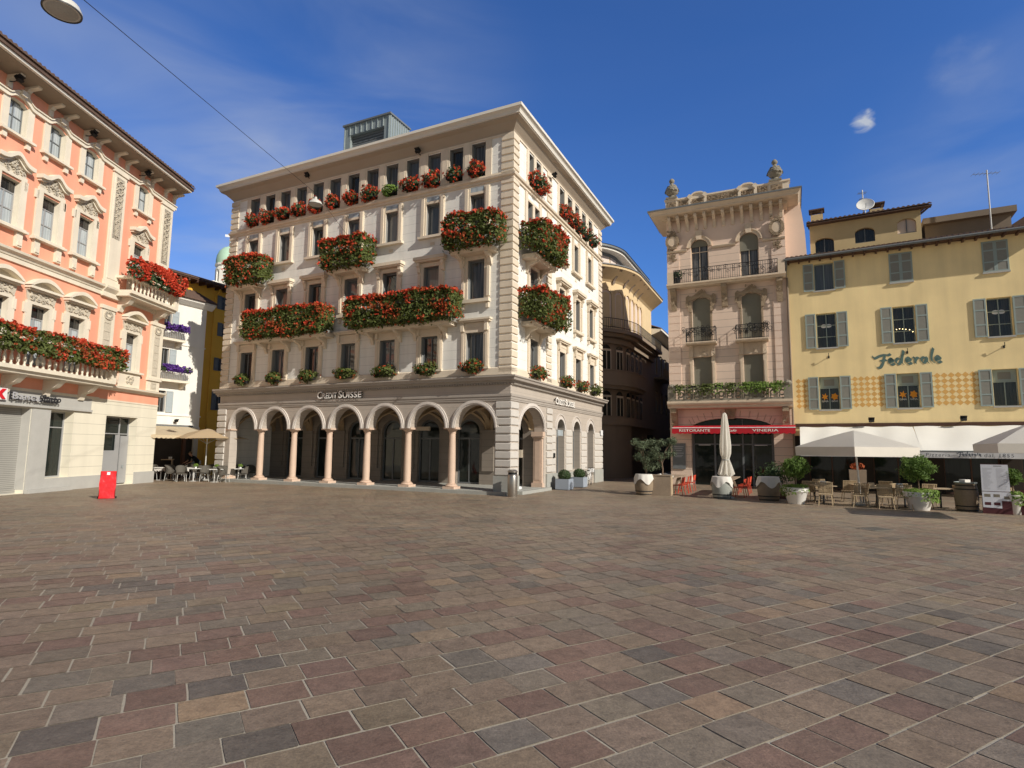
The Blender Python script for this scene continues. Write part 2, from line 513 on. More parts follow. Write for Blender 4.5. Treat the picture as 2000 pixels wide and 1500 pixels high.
# columns: shaft, capital and base
def column():
    r = MB(); r.lathe(0, 0, [(.14, .2), (.145, .6), (.137, 1.3), (.118, 2.16), (.133, 2.17), (.133, 2.2)], 18)
    sh = meshof(r, 'shaft', M['pink_granite'], True)
    r = MB(); r.lathe(0, 0, [(.12, 2.2), (.13, 2.24), (.19, 2.31), (.20, 2.34)], 18); r.box(-.27, .27, -.22, .22, 2.341, 2.419)
    cp = meshof(r, 'capital', M['pink_granite'])
    r = MB(); r.box(-.25, .25, -.24, .24, -.02, .09); r.lathe(0, 0, [(.23, .09), (.245, .12), (.22, .15), (.18, .17), (.19, .19), (.145, .205)], 18)
    bs = meshof(r, 'base', M['pink_granite'], True)
    return sh, cp, bs
shm, cpm, bsm = column()
for x in [-14.87] + CB:
    c = place(shm, 'column', cs, XL, x, .21, .13)
    link('capital', cpm, c); link('base', bsm, c)
    for g in c.children: g.location = (0, 0, -.0)
    c.scale = (K, K, K * .9566)     # plinth slab lifts the column foot
    c.location.z = .135 * K

# rusticated piers and quoins
def rustic(b, x0, x1, z0, z1, st, gap, pr, wrap=None):
    n = max(1, round((z1 - z0) / st)); st = (z1 - z0) / n
    for i in range(n):
        a, c = z0 + i * st + gap / 2, z0 + (i + 1) * st - gap / 2
        d = pr
        b.add([(x0, 0, a), (x1, 0, a), (x1, 0, c), (x0, 0, c), (x0 + .0, -d, a + .03), (x1 - .0, -d, a + .03), (x1 - .0, -d, c - .03), (x0 + .0, -d, c - .03)],
              [(0, 1, 5, 4), (1, 2, 6, 5), (2, 3, 7, 6), (3, 0, 4, 7), (4, 5, 6, 7)])
for xf_, nm, mt_, args in (
        (XL, 'rusticated_pier', 'rustic', (-.56, .05, .68, 3.4, .29, .035, .055)), (XL, 'rusticated_pier', 'rustic', (LW - .05, -15.0, .68, 3.4, .29, .035, .055)),
        (XL, 'quoin', 'cream_stone', (-.48, .05, 4.42, 13.72, .29, .03, .05)), (XL, 'quoin', 'cream_stone', (LW - .05, -15.02, 4.42, 13.72, .29, .03, .05)),
        (XR, 'rusticated_pier', 'rustic', (0, .62, .68, 3.4, .29, .035, .055)), (XR, 'rusticated_pier', 'rustic', (3.38, 4.0, .68, 3.4, .29, .035, .055)),
        (XR, 'rusticated_pier', 'rustic', (4.01, 4.41, .68, 2.55, .29, .02, .03)), (XR, 'rusticated_pier', 'rustic', (5.69, 6.49, .68, 2.55, .29, .02, .03)),
        (XR, 'rusticated_pier', 'rustic', (7.78, 8.59, .68, 2.55, .29, .02, .03)), (XR, 'rusticated_pier', 'rustic', (9.86, RW + .05, .68, 2.55, .29, .02, .03)),
        (XR, 'quoin', 'cream_stone', (0, .48, 4.42, 13.72, .29, .03, .05)), (XR, 'quoin', 'cream_stone', (3.35, 3.88, 4.42, 11.85, .29, .03, .05)),
        (XR, 'quoin', 'cream_stone', (3.35, 3.88, 12.3, 13.72, .29, .03, .05)), (XR, 'quoin', 'cream_stone', (10.72, RW + .05, 4.42, 13.72, .29, .03, .05))):
    mb = MB(xf_); rustic(mb, *args); mb.build(nm, M[mt_], cs)

# plinth and step
mb = MB(XL)
mb.box(-.63, .08, -.08, .5, 0, .68); mb.box(LW - .08, -15.02, -.08, .5, 0, .68)
mb.box(LW, .0, -.3, 3.2, 0, .13)
mb.xf = XR
mb.box(.51, .66, -.08, .4, .135, .679)
mb.box(3.36, 4.55, -.07, .3, 0, .66); mb.box(5.55, 6.62, -.06, .3, 0, .66); mb.box(6.63, 7.64, -.05, .3, 0, .66); mb.box(7.66, 8.74, -.06, .3, 0, .66); mb.box(9.72, RW, -.07, .3, 0, .66)
mb.box(.51, 3.35, -.28, 0, 0, .12)
mb.build('plinth', M['plinth'], cs)
mb = MB(XL); mb.xf = XR     # pink pilaster lining the big arch
mb.box(3.0, 3.139, .02, .40, .16, 2.1); mb.box(2.94, 3.145, -.03, .43, 2.1, 2.16); mb.box(2.9, 3.146, -.06, .46, 2.17, 2.36); mb.box(2.92, 3.145, -.04, .44, .13, .30)
mb.box(2.985, 3.0, .09, .33, .42, 1.96)
mb.build('pilaster', M['pink_granite'], cs)

# entablature over the arcade (wraps the corner)
mb = MB(XL)
def mould(b, prof, x0, x1, y_end=None):
    """profile [(off,z)...] running along the L face and round onto the R face"""
    vs = []; k = len(prof)
    for o, z in prof: vs.append((x0, -o, z))
    for o, z in prof: vs.append((o, -o, z))
    for o, z in prof: vs.append((o, x1, z))
    fs = []
    for j in range(2):
        for i in range(k - 1):
            fs.append((j * k + i, (j + 1) * k + i, (j + 1) * k + i + 1, j * k + i + 1))
    fs.append(tuple(range(k))); fs.append(tuple(2 * k + i for i in reversed(range(k))))
    b.add(vs, fs)
mould(mb, [(0, 3.41), (.03, 3.41), (.03, 3.47), (.045, 3.475), (.045, 3.56), (.07, 3.57), (.07, 3.66), (0.0, 3.67)], LW - .05, RW)
mould(mb, [(0, 3.995), (.05, 4.0), (.06, 4.06), (.12, 4.07), (.13, 4.13), (.26, 4.15), (.28, 4.22), (.33, 4.26), (.33, 4.31), (0, 4.36)], LW - .2, RW + .2)
x = LW
while x < -.02:
    mb.box(x, x + .06, -.118, -.055, 4.01, 4.066); x += .115
mb.xf = XR
x = .1
while x < RW:
    mb.box(x, x + .06, -.118, -.055, 4.01, 4.066); x += .115
mb.xf = XL
mb.build('entablature', M['granite_plain'], cs)

# belt course under the top floor, window bands
mb = MB(XL)
mould(mb, [(0, 11.86), (.06, 11.88), (.06, 11.97), (.13, 12.0), (.15, 12.07), (.05, 12.09), (.05, 12.19), (0, 12.2)], LW - .05, RW + .05)
mould(mb, [(0, 4.37), (.05, 4.37), (.05, 4.62), (0, 4.66)], LW - .05, RW + .05)
mould(mb, [(0, 13.66), (.04, 13.66), (.04, 13.74), (0, 13.75)], LW + .55, RW - .6)
for i in range(12):
    a, b = TOPX[i] + .315, TOPX[i + 1] - .315
    mb.box(a, b, -.035, 0, 12.2, 13.655); mb.box(a + .08, b - .08, -.05, -.035, 12.2, 13.655)
mb.box(TOPX[0] - .56, TOPX[0] - .315, -.035, 0, 12.2, 13.655); mb.box(TOPX[12] + .315, TOPX[12] + .58, -.035, 0, 12.2, 13.655)
mb.xf = XR
for i in range(len(RTOP)):
    a, b = RTOP[i]
    e = RTOP[i + 1][0] if i + 1 < len(RTOP) and RTOP[i + 1][0] - b < .6 else b + .22
    mb.box(b, e, -.035, 0, 12.2, 13.655)
    if i in (0, 2): mb.box(a - .22, a, -.035, 0, 12.2, 13.655)
mb.build('belt_course', M['cream_stone'], cs)

# eaves: cove soffit, fascia gutter, roof
mb = MB(XL)
OV = .6
def ringq(b, o0, z0, o1, z1, mi=0):
    a = [(LW - o0, RW + o0, z0), (LW - o0, -o0, z0), (o0, -o0, z0), (o0, RW + o0, z0)]
    c = [(LW - o1, RW + o1, z1), (LW - o1, -o1, z1), (o1, -o1, z1), (o1, RW + o1, z1)]
    for i in range(4):
        j = (i + 1) % 4
        b.quad(a[i], a[j], c[j], c[i], mi)
pe = [(0, 13.75), (.05, 13.83), (.2, 13.98), (.27, 14.06), (.30, 14.07), (.43, 14.13), (.43, 14.17)]
for (o0, z0), (o1, z1) in zip(pe, pe[1:]): ringq(mb, o0, z0, o1, z1, 0)
ringq(mb, .43, 14.17, .47, 14.18, 1); ringq(mb, .47, 14.18, .47, 14.22, 1); ringq(mb, .47, 14.22, .50, 14.30, 1); ringq(mb, .50, 14.30, .57, 14.36, 1); ringq(mb, .57, 14.36, .60, 14.37, 1); ringq(mb, .60, 14.37, .60, 14.48, 1); ringq(mb, .60, 14.48, OV - .06, 14.49, 1)
mb.build('eaves', [M['soffit'], M['gutter']], cs)
mb = MB(XL)
ringq(mb, OV - .06, 14.46, -3.5, 15.2)
mb.quad((LW + 3.5, 3.5, 15.2), (-3.5, 3.5, 15.2), (-3.5, RW - 3.5, 15.2), (LW + 3.5, RW - 3.5, 15.2))
mb.build('roof', M['zinc'], cs)

# arcade interior: back wall, vault ribs, ceiling
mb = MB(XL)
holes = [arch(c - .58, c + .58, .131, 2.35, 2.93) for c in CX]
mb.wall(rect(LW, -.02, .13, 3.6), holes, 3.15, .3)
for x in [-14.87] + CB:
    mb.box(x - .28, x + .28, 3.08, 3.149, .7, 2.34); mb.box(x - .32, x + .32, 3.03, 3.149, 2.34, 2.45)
mb.build('arcade_back_wall', M['granite_shaded'], cs)
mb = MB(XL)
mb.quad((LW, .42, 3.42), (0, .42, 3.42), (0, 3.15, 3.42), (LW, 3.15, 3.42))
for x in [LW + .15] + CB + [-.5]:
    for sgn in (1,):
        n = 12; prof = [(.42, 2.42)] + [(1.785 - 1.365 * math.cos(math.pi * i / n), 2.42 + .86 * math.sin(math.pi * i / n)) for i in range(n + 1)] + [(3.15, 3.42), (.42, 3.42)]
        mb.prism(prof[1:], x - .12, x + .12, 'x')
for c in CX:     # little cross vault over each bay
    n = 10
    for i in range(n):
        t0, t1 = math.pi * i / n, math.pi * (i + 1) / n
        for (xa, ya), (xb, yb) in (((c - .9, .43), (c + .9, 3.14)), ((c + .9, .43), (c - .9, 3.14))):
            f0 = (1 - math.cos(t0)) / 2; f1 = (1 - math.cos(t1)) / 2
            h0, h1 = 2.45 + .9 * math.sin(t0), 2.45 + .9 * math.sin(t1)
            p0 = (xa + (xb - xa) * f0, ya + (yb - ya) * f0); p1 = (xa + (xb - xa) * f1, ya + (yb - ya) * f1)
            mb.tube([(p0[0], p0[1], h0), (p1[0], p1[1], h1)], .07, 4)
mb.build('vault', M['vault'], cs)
mb = MB(XL)
for i, c in enumerate(CX):
    mb2 = MB(XL)
    a = .58; yy = 3.30
    mb2.prism(arch(c - a, c + a, .13, 2.35, 2.93), yy, yy + .06, 'y', 0,
              [rect(c - a + .07, c - .035, .2, 2.05), rect(c + .035, c + a - .07, .2, 2.05), arch(c - a + .07, c + a - .07, 2.13, 2.35, 2.86)])
    w = mb2.build('arcade_window', M['gun_metal'], cs)
    mb3 = MB(XL); pl = arch(c - a + .02, c + a - .02, .15, 2.35, 2.91)
    mb3.add([(q_[0], yy + .03, q_[1]) for q_ in pl], [tuple(range(len(pl)))])
    mb3.build('pane', M['glass_shop'], w)
# little board inside the arcade and a lantern
mb = MB(XL); mb.box(-6.05, -5.35, 2.75, 2.85, 2.43, 2.6); mb.build('notice_board', M['cream_stone'], cs)
mb = MB(XL)
mb.lathe(-3.5, 1.6, [(.02, 2.86), (.2, 2.80), (.22, 2.68), (.14, 2.48)], 8); mb.tube([(-3.5, 1.6, 2.85), (-3.5, 1.6, 3.41)], .012, 5)
mb.build('lantern', M['glass_white'], cs)
mb = MB(XL); mb.box(-1.2, -.95, 3.09, 3.149, 1.3, 1.62); mb.build('wall_plaque', M['cream_stone'], cs)

# windows of the upper floors
def surround2(w, z0, zt):       # second floor: jambs, frieze and flat hood
    mb = MB(); a = w / 2
    for s in (-1, 1):
        mb.box(s * (a + .11) - .11, s * (a + .11) + .11, -.05, 0, -.02, zt); mb.box(s * (a + .13) - .05, s * (a + .13) + .05, -.07, -.05, 0, zt - .05)
        mb.box(s * (a + .13) - .07, s * (a + .13) + .07, -.14, -.05, zt + .05, zt + .38)
    mb.box(-a - .22, a + .22, -.05, 0, zt + .001, zt + .2); mb.box(-a - .16, a + .16, -.065, 0, zt + .2, zt + .37)
    mb.box(-a - .3, a + .3, -.17, 0, zt + .385, zt + .45); mb.box(-a - .34, a + .34, -.22, 0, zt + .45, zt + .52)
    mb.box(-a - .25, a + .25, -.1, 0, -.1, -.02)
    return meshof(mb, 'stone_surround', M['cream_stone'])
def surround3(w, zt):
    mb = MB(); a = w / 2
    for s in (-1, 1):
        mb.box(s * (a + .1) - .1, s * (a + .1) + .1, -.05, 0, 0, zt); mb.box(s * (a + .19) - .06, s * (a + .19) + .06, -.09, -.0, .1, zt - .3)
        mb.prism([(0, zt - .25), (-.1, zt - .2), (-.13, zt - .02), (-.19, zt + .05), (-.19, zt + .18), (0, zt + .18)], s * (a + .2) - .07, s * (a + .2) + .07, 'x')
        mb.box(s * (a + .17) - .06, s * (a + .17) + .06, -.1, 0, -.35, -.16)
    mb.box(-a - .12, a + .12, -.06, 0, zt + .001, zt + .17)
    mb.box(-.14, .14, -.075, -.06, zt + .03, zt + .13)
    mb.box(-a - .31, a + .31, -.23, 0, zt + .185, zt + .25); mb.box(-a - .36, a + .36, -.29, 0, zt + .25, zt + .38)
    mb.box(-a - .27, a + .27, -.17, 0, -.13, -.001)
    return meshof(mb, 'stone_surround', M['cream_stone'])
def surround4(w, zt, d=0):
    mb = MB(); a = w / 2
    for s in (-1, 1):
        mb.box(s * (a + .12) - .12, s * (a + .12) + .12, -.05, 0, -.04, zt + .3); mb.box(s * (a + .15) - .07, s * (a + .15) + .07, -.09, -.05, -.04, zt + .27)
    mb.box(-a - .001, a + .001, -.05, 0, zt + .001, zt + .1)
    mb.box(-a - .32, a + .32, -.17, 0, -.14, -.041)
    mb.box(-.1, .1, -.02, 0, -.42, -.3)
    return meshof(mb, 'stone_surround', M['cream_stone'])
S2, S3, S4 = surround2(.77, 4.72, 1.31), surround3(.73, 1.57), surround4(.63, 1.32)
panel = MB(); panel.box(-.3, .3, -.035, 0, 1.43, 1.60); PANEL = meshof(panel, 'head_panel', M['glass_white'])
for i, c in enumerate(CX):
    w = window(cs, XL, c, 4.72, .77, 1.31, .15, (0,) if i % 3 else (-.1,), (), .05, .06, pane=('glass', 'glass_sky', 'glass', 'glass_curtain', 'glass_sky', 'glass', 'glass_curtain')[i])
    link('stone_surround', S2, w).location = (0, -.15, 0)
    w = window(cs, XL, c, 7.3, .73, 1.57, .15, (), (), .055, .06, pane=('glass', 'glass_curtain', 'glass', 'glass_sky', 'glass', 'glass_blind', 'glass_curtain')[i])
    link('stone_surround', S3, w).location = (0, -.15, 0)
    w = window(cs, XL, c, 10.18, .63, 1.32, .15, (), (), .055, .06, pane=('glass_sky', 'glass_curtain', 'glass', 'glass_sky', 'glass_blind', 'glass_sky', 'glass_curtain')[i])
    link('stone_surround', S4, w).location = (0, -.15, 0)
    link('head_panel', PANEL, w).location = (0, -.15, 0)
for i, c in enumerate(TOPX):
    w = window(cs, XL, c, 12.2, .63, 1.42, .15, (), (), .05, .06, pane=('glass_sky', 'glass_curtain', 'glass_sky', 'glass', 'glass_curtain')[(i * 3) % 5])
    r_ = MB()
    r_.tube([(-.31, -.1, .33), (.31, -.1, .33)], .012, 4)
    for k in range(9): r_.tube([(-.28 + .07 * k, -.1, .02), (-.28 + .07 * k, -.1, .33)], .006, 4)
    link('railing', cached('csrail', lambda: meshof(r_, 'railing', M['iron'])), w)
for (a, b) in RTOP:
    w = window(cs, XR, (a + b) / 2, 12.2, b - a, 1.4, .15, (), (), .045, .06, pane='glass_curtain')
for i, (a, b) in enumerate(R4):
    w = window(cs, XR, (a + b) / 2, 10.15, b - a, 1.35, .15, (), (), .045, .06, pane='glass_curtain')
    if i > 1:
        link('stone_surround', cached(('s4r', round(b - a, 2)), lambda: surround4(b - a, 1.35)), w).location = (0, -.15, 0)
for i, (a, b) in enumerate(R3):
    w = window(cs, XR, (a + b) / 2, 7.3, b - a, 1.54, .15, (0,), (), .045, .06, pane='glass_curtain')
    link('stone_surround', cached(('s3r', round(b - a, 2)), lambda: surround3(b - a, 1.54)), w).location = (0, -.15, 0)
for i, (a, b) in enumerate(R2):
    w = window(cs, XR, (a + b) / 2, 4.68, b - a, 1.29, .15, (0,), (), .045, .06, pane='glass_curtain')
    link('stone_surround', cached(('s2r', round(b - a, 2)), lambda: surround2(b - a, 4.68, 1.29)), w).location = (0, -.15, 0)
mb = MB(XR)      # wide surround of the paired windows over the balcony
mb.box(1.08, 1.3, -.05, 0, 10.0, 11.84); mb.box(1.79, 1.99, -.05, 0, 10.0, 11.5); mb.box(2.48, 2.72, -.05, 0, 10.0, 11.84); mb.box(1.3, 2.48, -.05, 0, 11.51, 11.6)
mb.build('stone_surround', M['cream_stone'], cs)
for a, b, z in ((4.57, 5.53, .05), (6.65, 7.62, .75), (8.76, 9.7, .4)):
    m_ = (a + b) / 2
    mb2 = MB(XR); h = .06
    mb2.prism(arch(a, b, z, 2.5, 2.98), .3, .36, 'y', 0, [rect(a + h, m_ - .02, z + h, 2.2), rect(m_ + .02, b - h, z + h, 2.2), arch(a + h, b - h, 2.26, 2.5, 2.92)])
    w = mb2.build('shop_window', M['gun_metal'], cs)
    mb3 = MB(XR); pl = arch(a + .01, b - .01, z + .01, 2.5, 2.97); mb3.add([(q_[0], .33, q_[1]) for q_ in pl], [tuple(range(len(pl)))])
    mb3.build('pane', M['glass_shop'], w)
mb = MB(XR); mb.box(4.6, 5.2, -.06, .28, 2.25, 2.5); mb.build('door_lamp', M['glass_white'], cs)
mb = MB(XR); mb.box(4.12, 4.3, -.06, -.031, 1.3, 1.5); mb.build('door_panel', M['black'], cs)

# balconies
def balcony(xf, x0, x1, z, d, brackets):
    b = MB(xf)
    b.prism([(0, z - .17), (-d + .1, z - .17), (-d + .06, z - .1), (-d, z - .08), (-d, z), (0, z)], x0, x1, 'x')
    o = b.build('balcony', M['cream_stone'], cs)
    for x in brackets:
        b2 = MB(xf)
        b2.prism([(0, z - .6), (-.06, z - .62), (-.12, z - .5), (-.18, z - .36), (-.34, z - .3), (-d + .12, z - .22), (-d + .12, z - .172), (0, z - .172)], x - .07, x + .07, 'x')
        b2.build('bracket', M['cream_stone'], o)
    b3 = MB(xf)
    b3.tube([(x0 + .04, 0, z + .7), (x0 + .04, -d + .05, z + .7), (x1 - .04, -d + .05, z + .7), (x1 - .04, 0, z + .7)], .018, 5)
    x = x0 + .04
    while x < x1: b3.tube([(x, -d + .05, z), (x, -d + .05, z + .7)], .01, 4); x += .11
    b3.build('railing', M['iron'], o)
balcony(XL, CX[1] - 1.22, CX[2] + 1.22, 6.5, .62, [CX[1] - .75, CX[1] + .65, CX[2] - .65, CX[2] + .75])
balcony(XL, CX[4] - 1.22, CX[5] + 1.22, 6.5, .62, [CX[4] - .75, CX[4] + .65, CX[5] - .65, CX[5] + .75])
for k in (0, 3, 6): balcony(XL, CX[k] - .9, CX[k] + .9, 9.2, .58, [CX[k] - .62, CX[k] + .62])
balcony(XR, .85, 3.05, 9.15, .62, [1.3, 2.6]); balcony(XR, .85, 3.05, 6.5, .62, [1.3, 2.6])

# roof lantern clad in zinc
bx = thing('rooftop_plant_room', 'grey zinc clad box standing on the roof of the bank', 'plant room', FL.at(0, 0, 0), FL.rz)
mb = MB(XL)
BX0, BX1, BY0, BY1, BZ0, BZ1 = -11.3, -8.35, 3.0, 4.6, 14.9, 18.25
mb.wall(rect(BX0, BX1, BZ0, BZ1), [rect(BX0 + .42, BX1 - .35, 16.0, 17.72)], BY0, .25)
mb.quad((BX1, BY0, BZ0), (BX1, BY1, BZ0), (BX1, BY1, BZ1), (BX1, BY0, BZ1)); mb.quad((BX0, BY1, BZ0), (BX0, BY0, BZ0), (BX0, BY0, BZ1), (BX0, BY1, BZ1))
mb.quad((BX1, BY1, BZ0), (BX0, BY1, BZ0), (BX0, BY1, BZ1), (BX1, BY1, BZ1))
for i in range(9):
    x = BX0 + .05 + i * (BX1 - BX0 - .1) / 8
    mb.box(x - .02, x + .02, BY0 - .04, BY0, 17.73 if 0 < i < 8 else BZ0, BZ1)
for i in range(9):
    y = BY0 + .05 + i * (BY1 - BY0 - .1) / 8
    mb.box(BX1, BX1 + .04, y - .02, y + .02, BZ0, BZ1)
mb.build('cladding', M['zinc'], bx)
mb = MB(XL); mb.box(BX0 - .06, BX1 + .08, BY0 - .08, BY1 + .06, BZ1, BZ1 + .09); mb.build('roof_slab', M['gun_metal'], bx)
mb = MB(XL)
for i in range(12): mb.box(BX0 + .42, BX1 - .35, BY0 + .18, BY0 + .22, 16.0 + i * .144, 16.1 + i * .144)
mb.box(BX0 + .42, BX1 - .35, BY0 + .24, BY0 + .26, 16.0, 17.72)
mb.build('louvre', M['gun_metal'], bx)

# lettering signs
def cs_sign(face, x0, x1, z0, z1, label):
    t = thing('wall_sign', label, 'sign', face.at(0, 0, 0), face.rz)
    w = x1 - x0; h = z1 - z0
    # drop capitals and small capitals, as on the facade
    parts = [('C', 0, .115, 1.), ('REDIT', .125, .455, .8), ('S', .49, .575, 1.), ('UISSE', .585, 1., .8)]
    for txt, a, b, s in parts:
        for y, m_, dx in ((-.13, M['sign_letter'], 0), (-.06, M['black'], .022)):
            me = fittext(txt, (x0 + a * w) * K, (x0 + b * w) * K, z0 * K, h * s * K, y * K, m_, bold=.014)
            if m_ is M['sign_letter']: link('letter', me, t)
            else:
                me.transform(Matrix.Translation((dx * K, 0, -.008 * K))); link('letter_shadow_side', me, t)
    return t
M['sign_letter'] = mat('sign_letter', (.86, .84, .80), .4, .04)
cs_sign(FL, -9.21, -6.79, 3.71, 4.01, 'pale metal bank lettering on the shaded arcade frieze facing the square')
cs_sign(FR, 4.17, 6.56, 3.6, 3.88, 'pale metal bank lettering on the sunlit frieze round the corner')

# floodlights on the wall
def flood(face, u, z, label, k=1., off=.3, parent=None):
    t = thing('floodlight', label, 'floodlight', face.at(u, 0, z), face.rz, 'floodlights on the facades')
    mb = MB(); q = Matrix.Rotation(rad(-35), 3, 'X')
    mb.obox((0, -off, .05), .16 * k, .09 * k, .12 * k, q); mb.obox((0, -off - .06, .16 * k), .18 * k, .12 * k, .012, q)
    mb.build('lamp_housing', M['black'], t)
    mb = MB(); mb.tube([(0, 0, -.05), (0, -off * .6, -.06), (0, -off, 0)], .02, 5); mb.build('bracket', M['black'], t)
    return t
flood(FL, -10.35 * K, 13.95 * K, 'black floodlight under the bank eaves, near the left end of the long front', .8)
flood(FL, -4.25 * K, 13.75 * K, 'black floodlight under the bank eaves, right part of the long front', .8)
flood(FR, 3.6 * K, 13.5 * K, 'black floodlight under the bank eaves, on the sunlit side front', .8)

# ------------------------------------------------------------------ flowers on the bank
def trough(face, u, off, z, length, ry, rz_, nl, nb, label, group, seed, leafm='leaf', top_red=.5, name='flower_trough', petals=('red_petal', 'orange_petal'), ls=.085, bs=.07, box=True, droop=.25):
    t = thing(name, label, 'flower trough', face.at(u, off, z), face.rz, group)
    ml, mbz = hedge(length, ry, rz_, nl, nb, seed=seed, top_red=top_red, ls=ls, bs=bs, droop=droop)
    ml.build('foliage', M[leafm], t)
    if nb: mbz.build('blossoms', [M[p_] for p_ in petals], t)
    if box:
        b = MB(); b.box(-length / 2 + .1, length / 2 - .1, -.12, .12, -.16, .06); b.build('planter', M['black'], t)
    return t
OFFB = .52 * K
trough(FL, (CX[1] + CX[2]) / 2 * K - .02, OFFB, 7.08 * K, 5.9, .62, .74, 8600, 1000, 'left one of the two longest red flower troughs, on the third floor balcony', 'flower troughs on the bank balconies', 1)
trough(FL, (CX[4] + CX[5]) / 2 * K + .02, OFFB, 7.08 * K, 6.4, .62, .74, 9000, 1080, 'right one of the two longest red flower troughs, on the third floor balcony', 'flower troughs on the bank balconies', 2)
for k, nm in ((0, 'far left end'), (3, 'middle'), (6, 'right end by the corner')):
    trough(FL, CX[k] * K + (.5 if k == 0 else .25), OFFB, 9.78 * K, 2.95, .62, .76, 4200, 520, 'bushy red flower trough on the fourth floor of the bank, ' + nm, 'flower troughs on the bank balconies', 3 + k)
trough(FR, 1.8 * K, OFFB, 9.75 * K, 3.3, .78, .76, 4600, 580, 'bushy red flower trough on the upper balcony of the sunlit side front', 'flower troughs on the bank balconies', 21)
trough(FR, 1.8 * K, OFFB, 7.1 * K, 3.3, .82, .76, 4600, 580, 'bushy red flower trough on the lower balcony of the sunlit side front', 'flower troughs on the bank balconies', 22)
ORD = ['first', 'second', 'third', 'fourth', 'fifth', 'sixth', 'seventh', 'eighth', 'ninth', 'tenth', 'eleventh', 'twelfth', 'thirteenth']
def flowerball(face, u, off, z, rx, rz_, nl, nb, label, group, seed, petals=('red_petal', 'orange_petal'), leafm='leaf_dark', ry=None):
    t = thing('window_flowers', label, 'flower box', face.at(u, off, z), face.rz, group)
    a, b = ball(rx, ry or rz_, rz_, nl, nb, seed)
    a.build('foliage', M[leafm], t)
    if nb: b.build('blossoms', [M[p_] for p_ in petals], t)
    c = MB(); c.box(-rx * .8, rx * .8, -.1, .1, -rz_ * .7, -rz_ * .25); c.build('planter', M['black'], t)
    return t
for i, c in enumerate(TOPX):
    if i == 8:
        flowerball(FL, c * K - .05, .16, 12.44 * K, .42, .33, 420, 0, 'green plant without blossoms in the ninth top floor window from the left', 'flower clumps in the top floor windows', 40 + i, leafm='leaf_light')
        continue
    flowerball(FL, c * K - .06, .16, 12.5 * K, .44 + .05 * (i > 6), .36 + .04 * (i % 3 == 1), 420, 130 if i not in (11,) else 40,
               ('dark' if i == 11 else 'bright') + ' red flower clump in the %s top floor window from the left' % ORD[i], 'flower clumps in the top floor windows', 40 + i)
flowerball(FR, 2.05 * K, .22, 12.5 * K, .95, .46, 900, 190, 'red flower clump across the paired top floor windows of the side front, nearest the corner', 'flower clumps in the top floor windows', 60)
for i, (a, b) in enumerate(RTOP[2:]):
    flowerball(FR, (a + b) / 2 * K, .22, 12.48 * K, .52, .4, 460, 120 if i < 2 else 36, 'red flower clump in the %s of five side front top windows' % ORD[i], 'flower clumps in the top floor windows', 61 + i)
for i, c in enumerate(CX):
    flowerball(FL, c * K + .02, .3, 4.72 * K, .62, .34, 620, 44 if i == 6 else 12, 'green plant with orange blossoms on the arcade cornice below the %s window' % ORD[i], 'green plants on the arcade cornice', 70 + i, ('orange_petal', 'red_petal'), 'leaf', .34)
for i, (a, b) in enumerate(R2):
    flowerball(FR, (a + b) / 2 * K, .32, 4.66 * K, .62, .34, 560, 34 if i < 3 else 2, 'green and orange plant on the side front cornice below the %s window from the corner' % ORD[i], 'green plants on the arcade cornice', 80 + i, ('orange_petal', 'red_petal'), 'leaf', .36)
# ------------------------------------------------------------------ salmon palazzo on the left
FK = Face((-19.84, 32.38), 1.04)
M['salmon'] = mat('salmon', (.82, .37, .245), .85, .10, .8, .06, 25, .1, 60, streak=.16)
M['stucco_cream'] = mat('stucco_cream', (.73, .66, .535), .85, .09, 2., .06, 30, .15, 60, streak=.14)
M['gf_cream'] = mat('gf_cream', (.74, .69, .56), .85, .05, 1.5, .04, 30, .1, 60, course=.5, cw=.018, cdark=.62, streak=.1)
M['stucco_relief'] = mat('stucco_relief', (.56, .50, .40), .9, .25, 9., .2, 40, .6, 25)
M['grey_stone'] = mat('grey_stone', (.44, .43, .40), .8, .1, 2., .1, 50, .2, 70, streak=.08)
M['grey_paint'] = mat('grey_paint', (.33, .33, .33), .5, .06, 2.)
M['shutter_metal'] = mat('shutter_metal', (.34, .33, .30), .5, .08, 2., course=.075, cw=.02, cdark=.55)
M['roof_tile'] = mat('roof_tile', (.125, .08, .06), .9, .3, 3., .25, 20, .3, 20)
M['soffit_grey'] = mat('soffit_grey', (.27, .225, .17), .9, .12, 4.)
pk = thing('salmon_palazzo', 'salmon pink baroque palazzo with cream window surrounds, left of the square', 'building', FK.O, FK.rz)
U0 = -17.
KC = [-14.4, -12.4, -10.42, -8.43, -6.4, -2.63]
mb = MB()
holes = []
for c in KC:
    holes += [[(c - .44, 14.42), (c + .44, 14.42), (c + .44, 15.68), (c + .22, 15.8), (c - .22, 15.8), (c - .44, 15.68)], rect(c - .46, c + .46, 10.68, 12.55)]
    holes.append(rect(c - .46, c + .46, 5.85 if c > -4 else 5.3, 7.8))
mb.wall(rect(U0, 0, 4.25, 16.5), holes, 0, .28, 0, 1)
mb.quad((0, 0, 0), (0, 9, 0), (0, 9, 16.5), (0, 0, 16.5)); mb.quad((U0, 9, 0), (U0, 0, 0), (U0, 0, 16.5), (U0, 9, 16.5)); mb.quad((0, 9, 0), (U0, 9, 0), (U0, 9, 16.5), (0, 9, 16.5))
mb.build('upper_wall', [M['salmon'], M['stucco_cream']], pk)
mb = MB()
mb.wall(rect(U0, 0, 0, 4.25), [rect(-12.6, -8.35, .02, 3.5), rect(-7.35, -5.98, .58, 3.48), rect(-3.92, -1.6, .02, 3.46)], 0, .5, 0)
mb.build('ground_floor_wall', M['gf_cream'], pk)
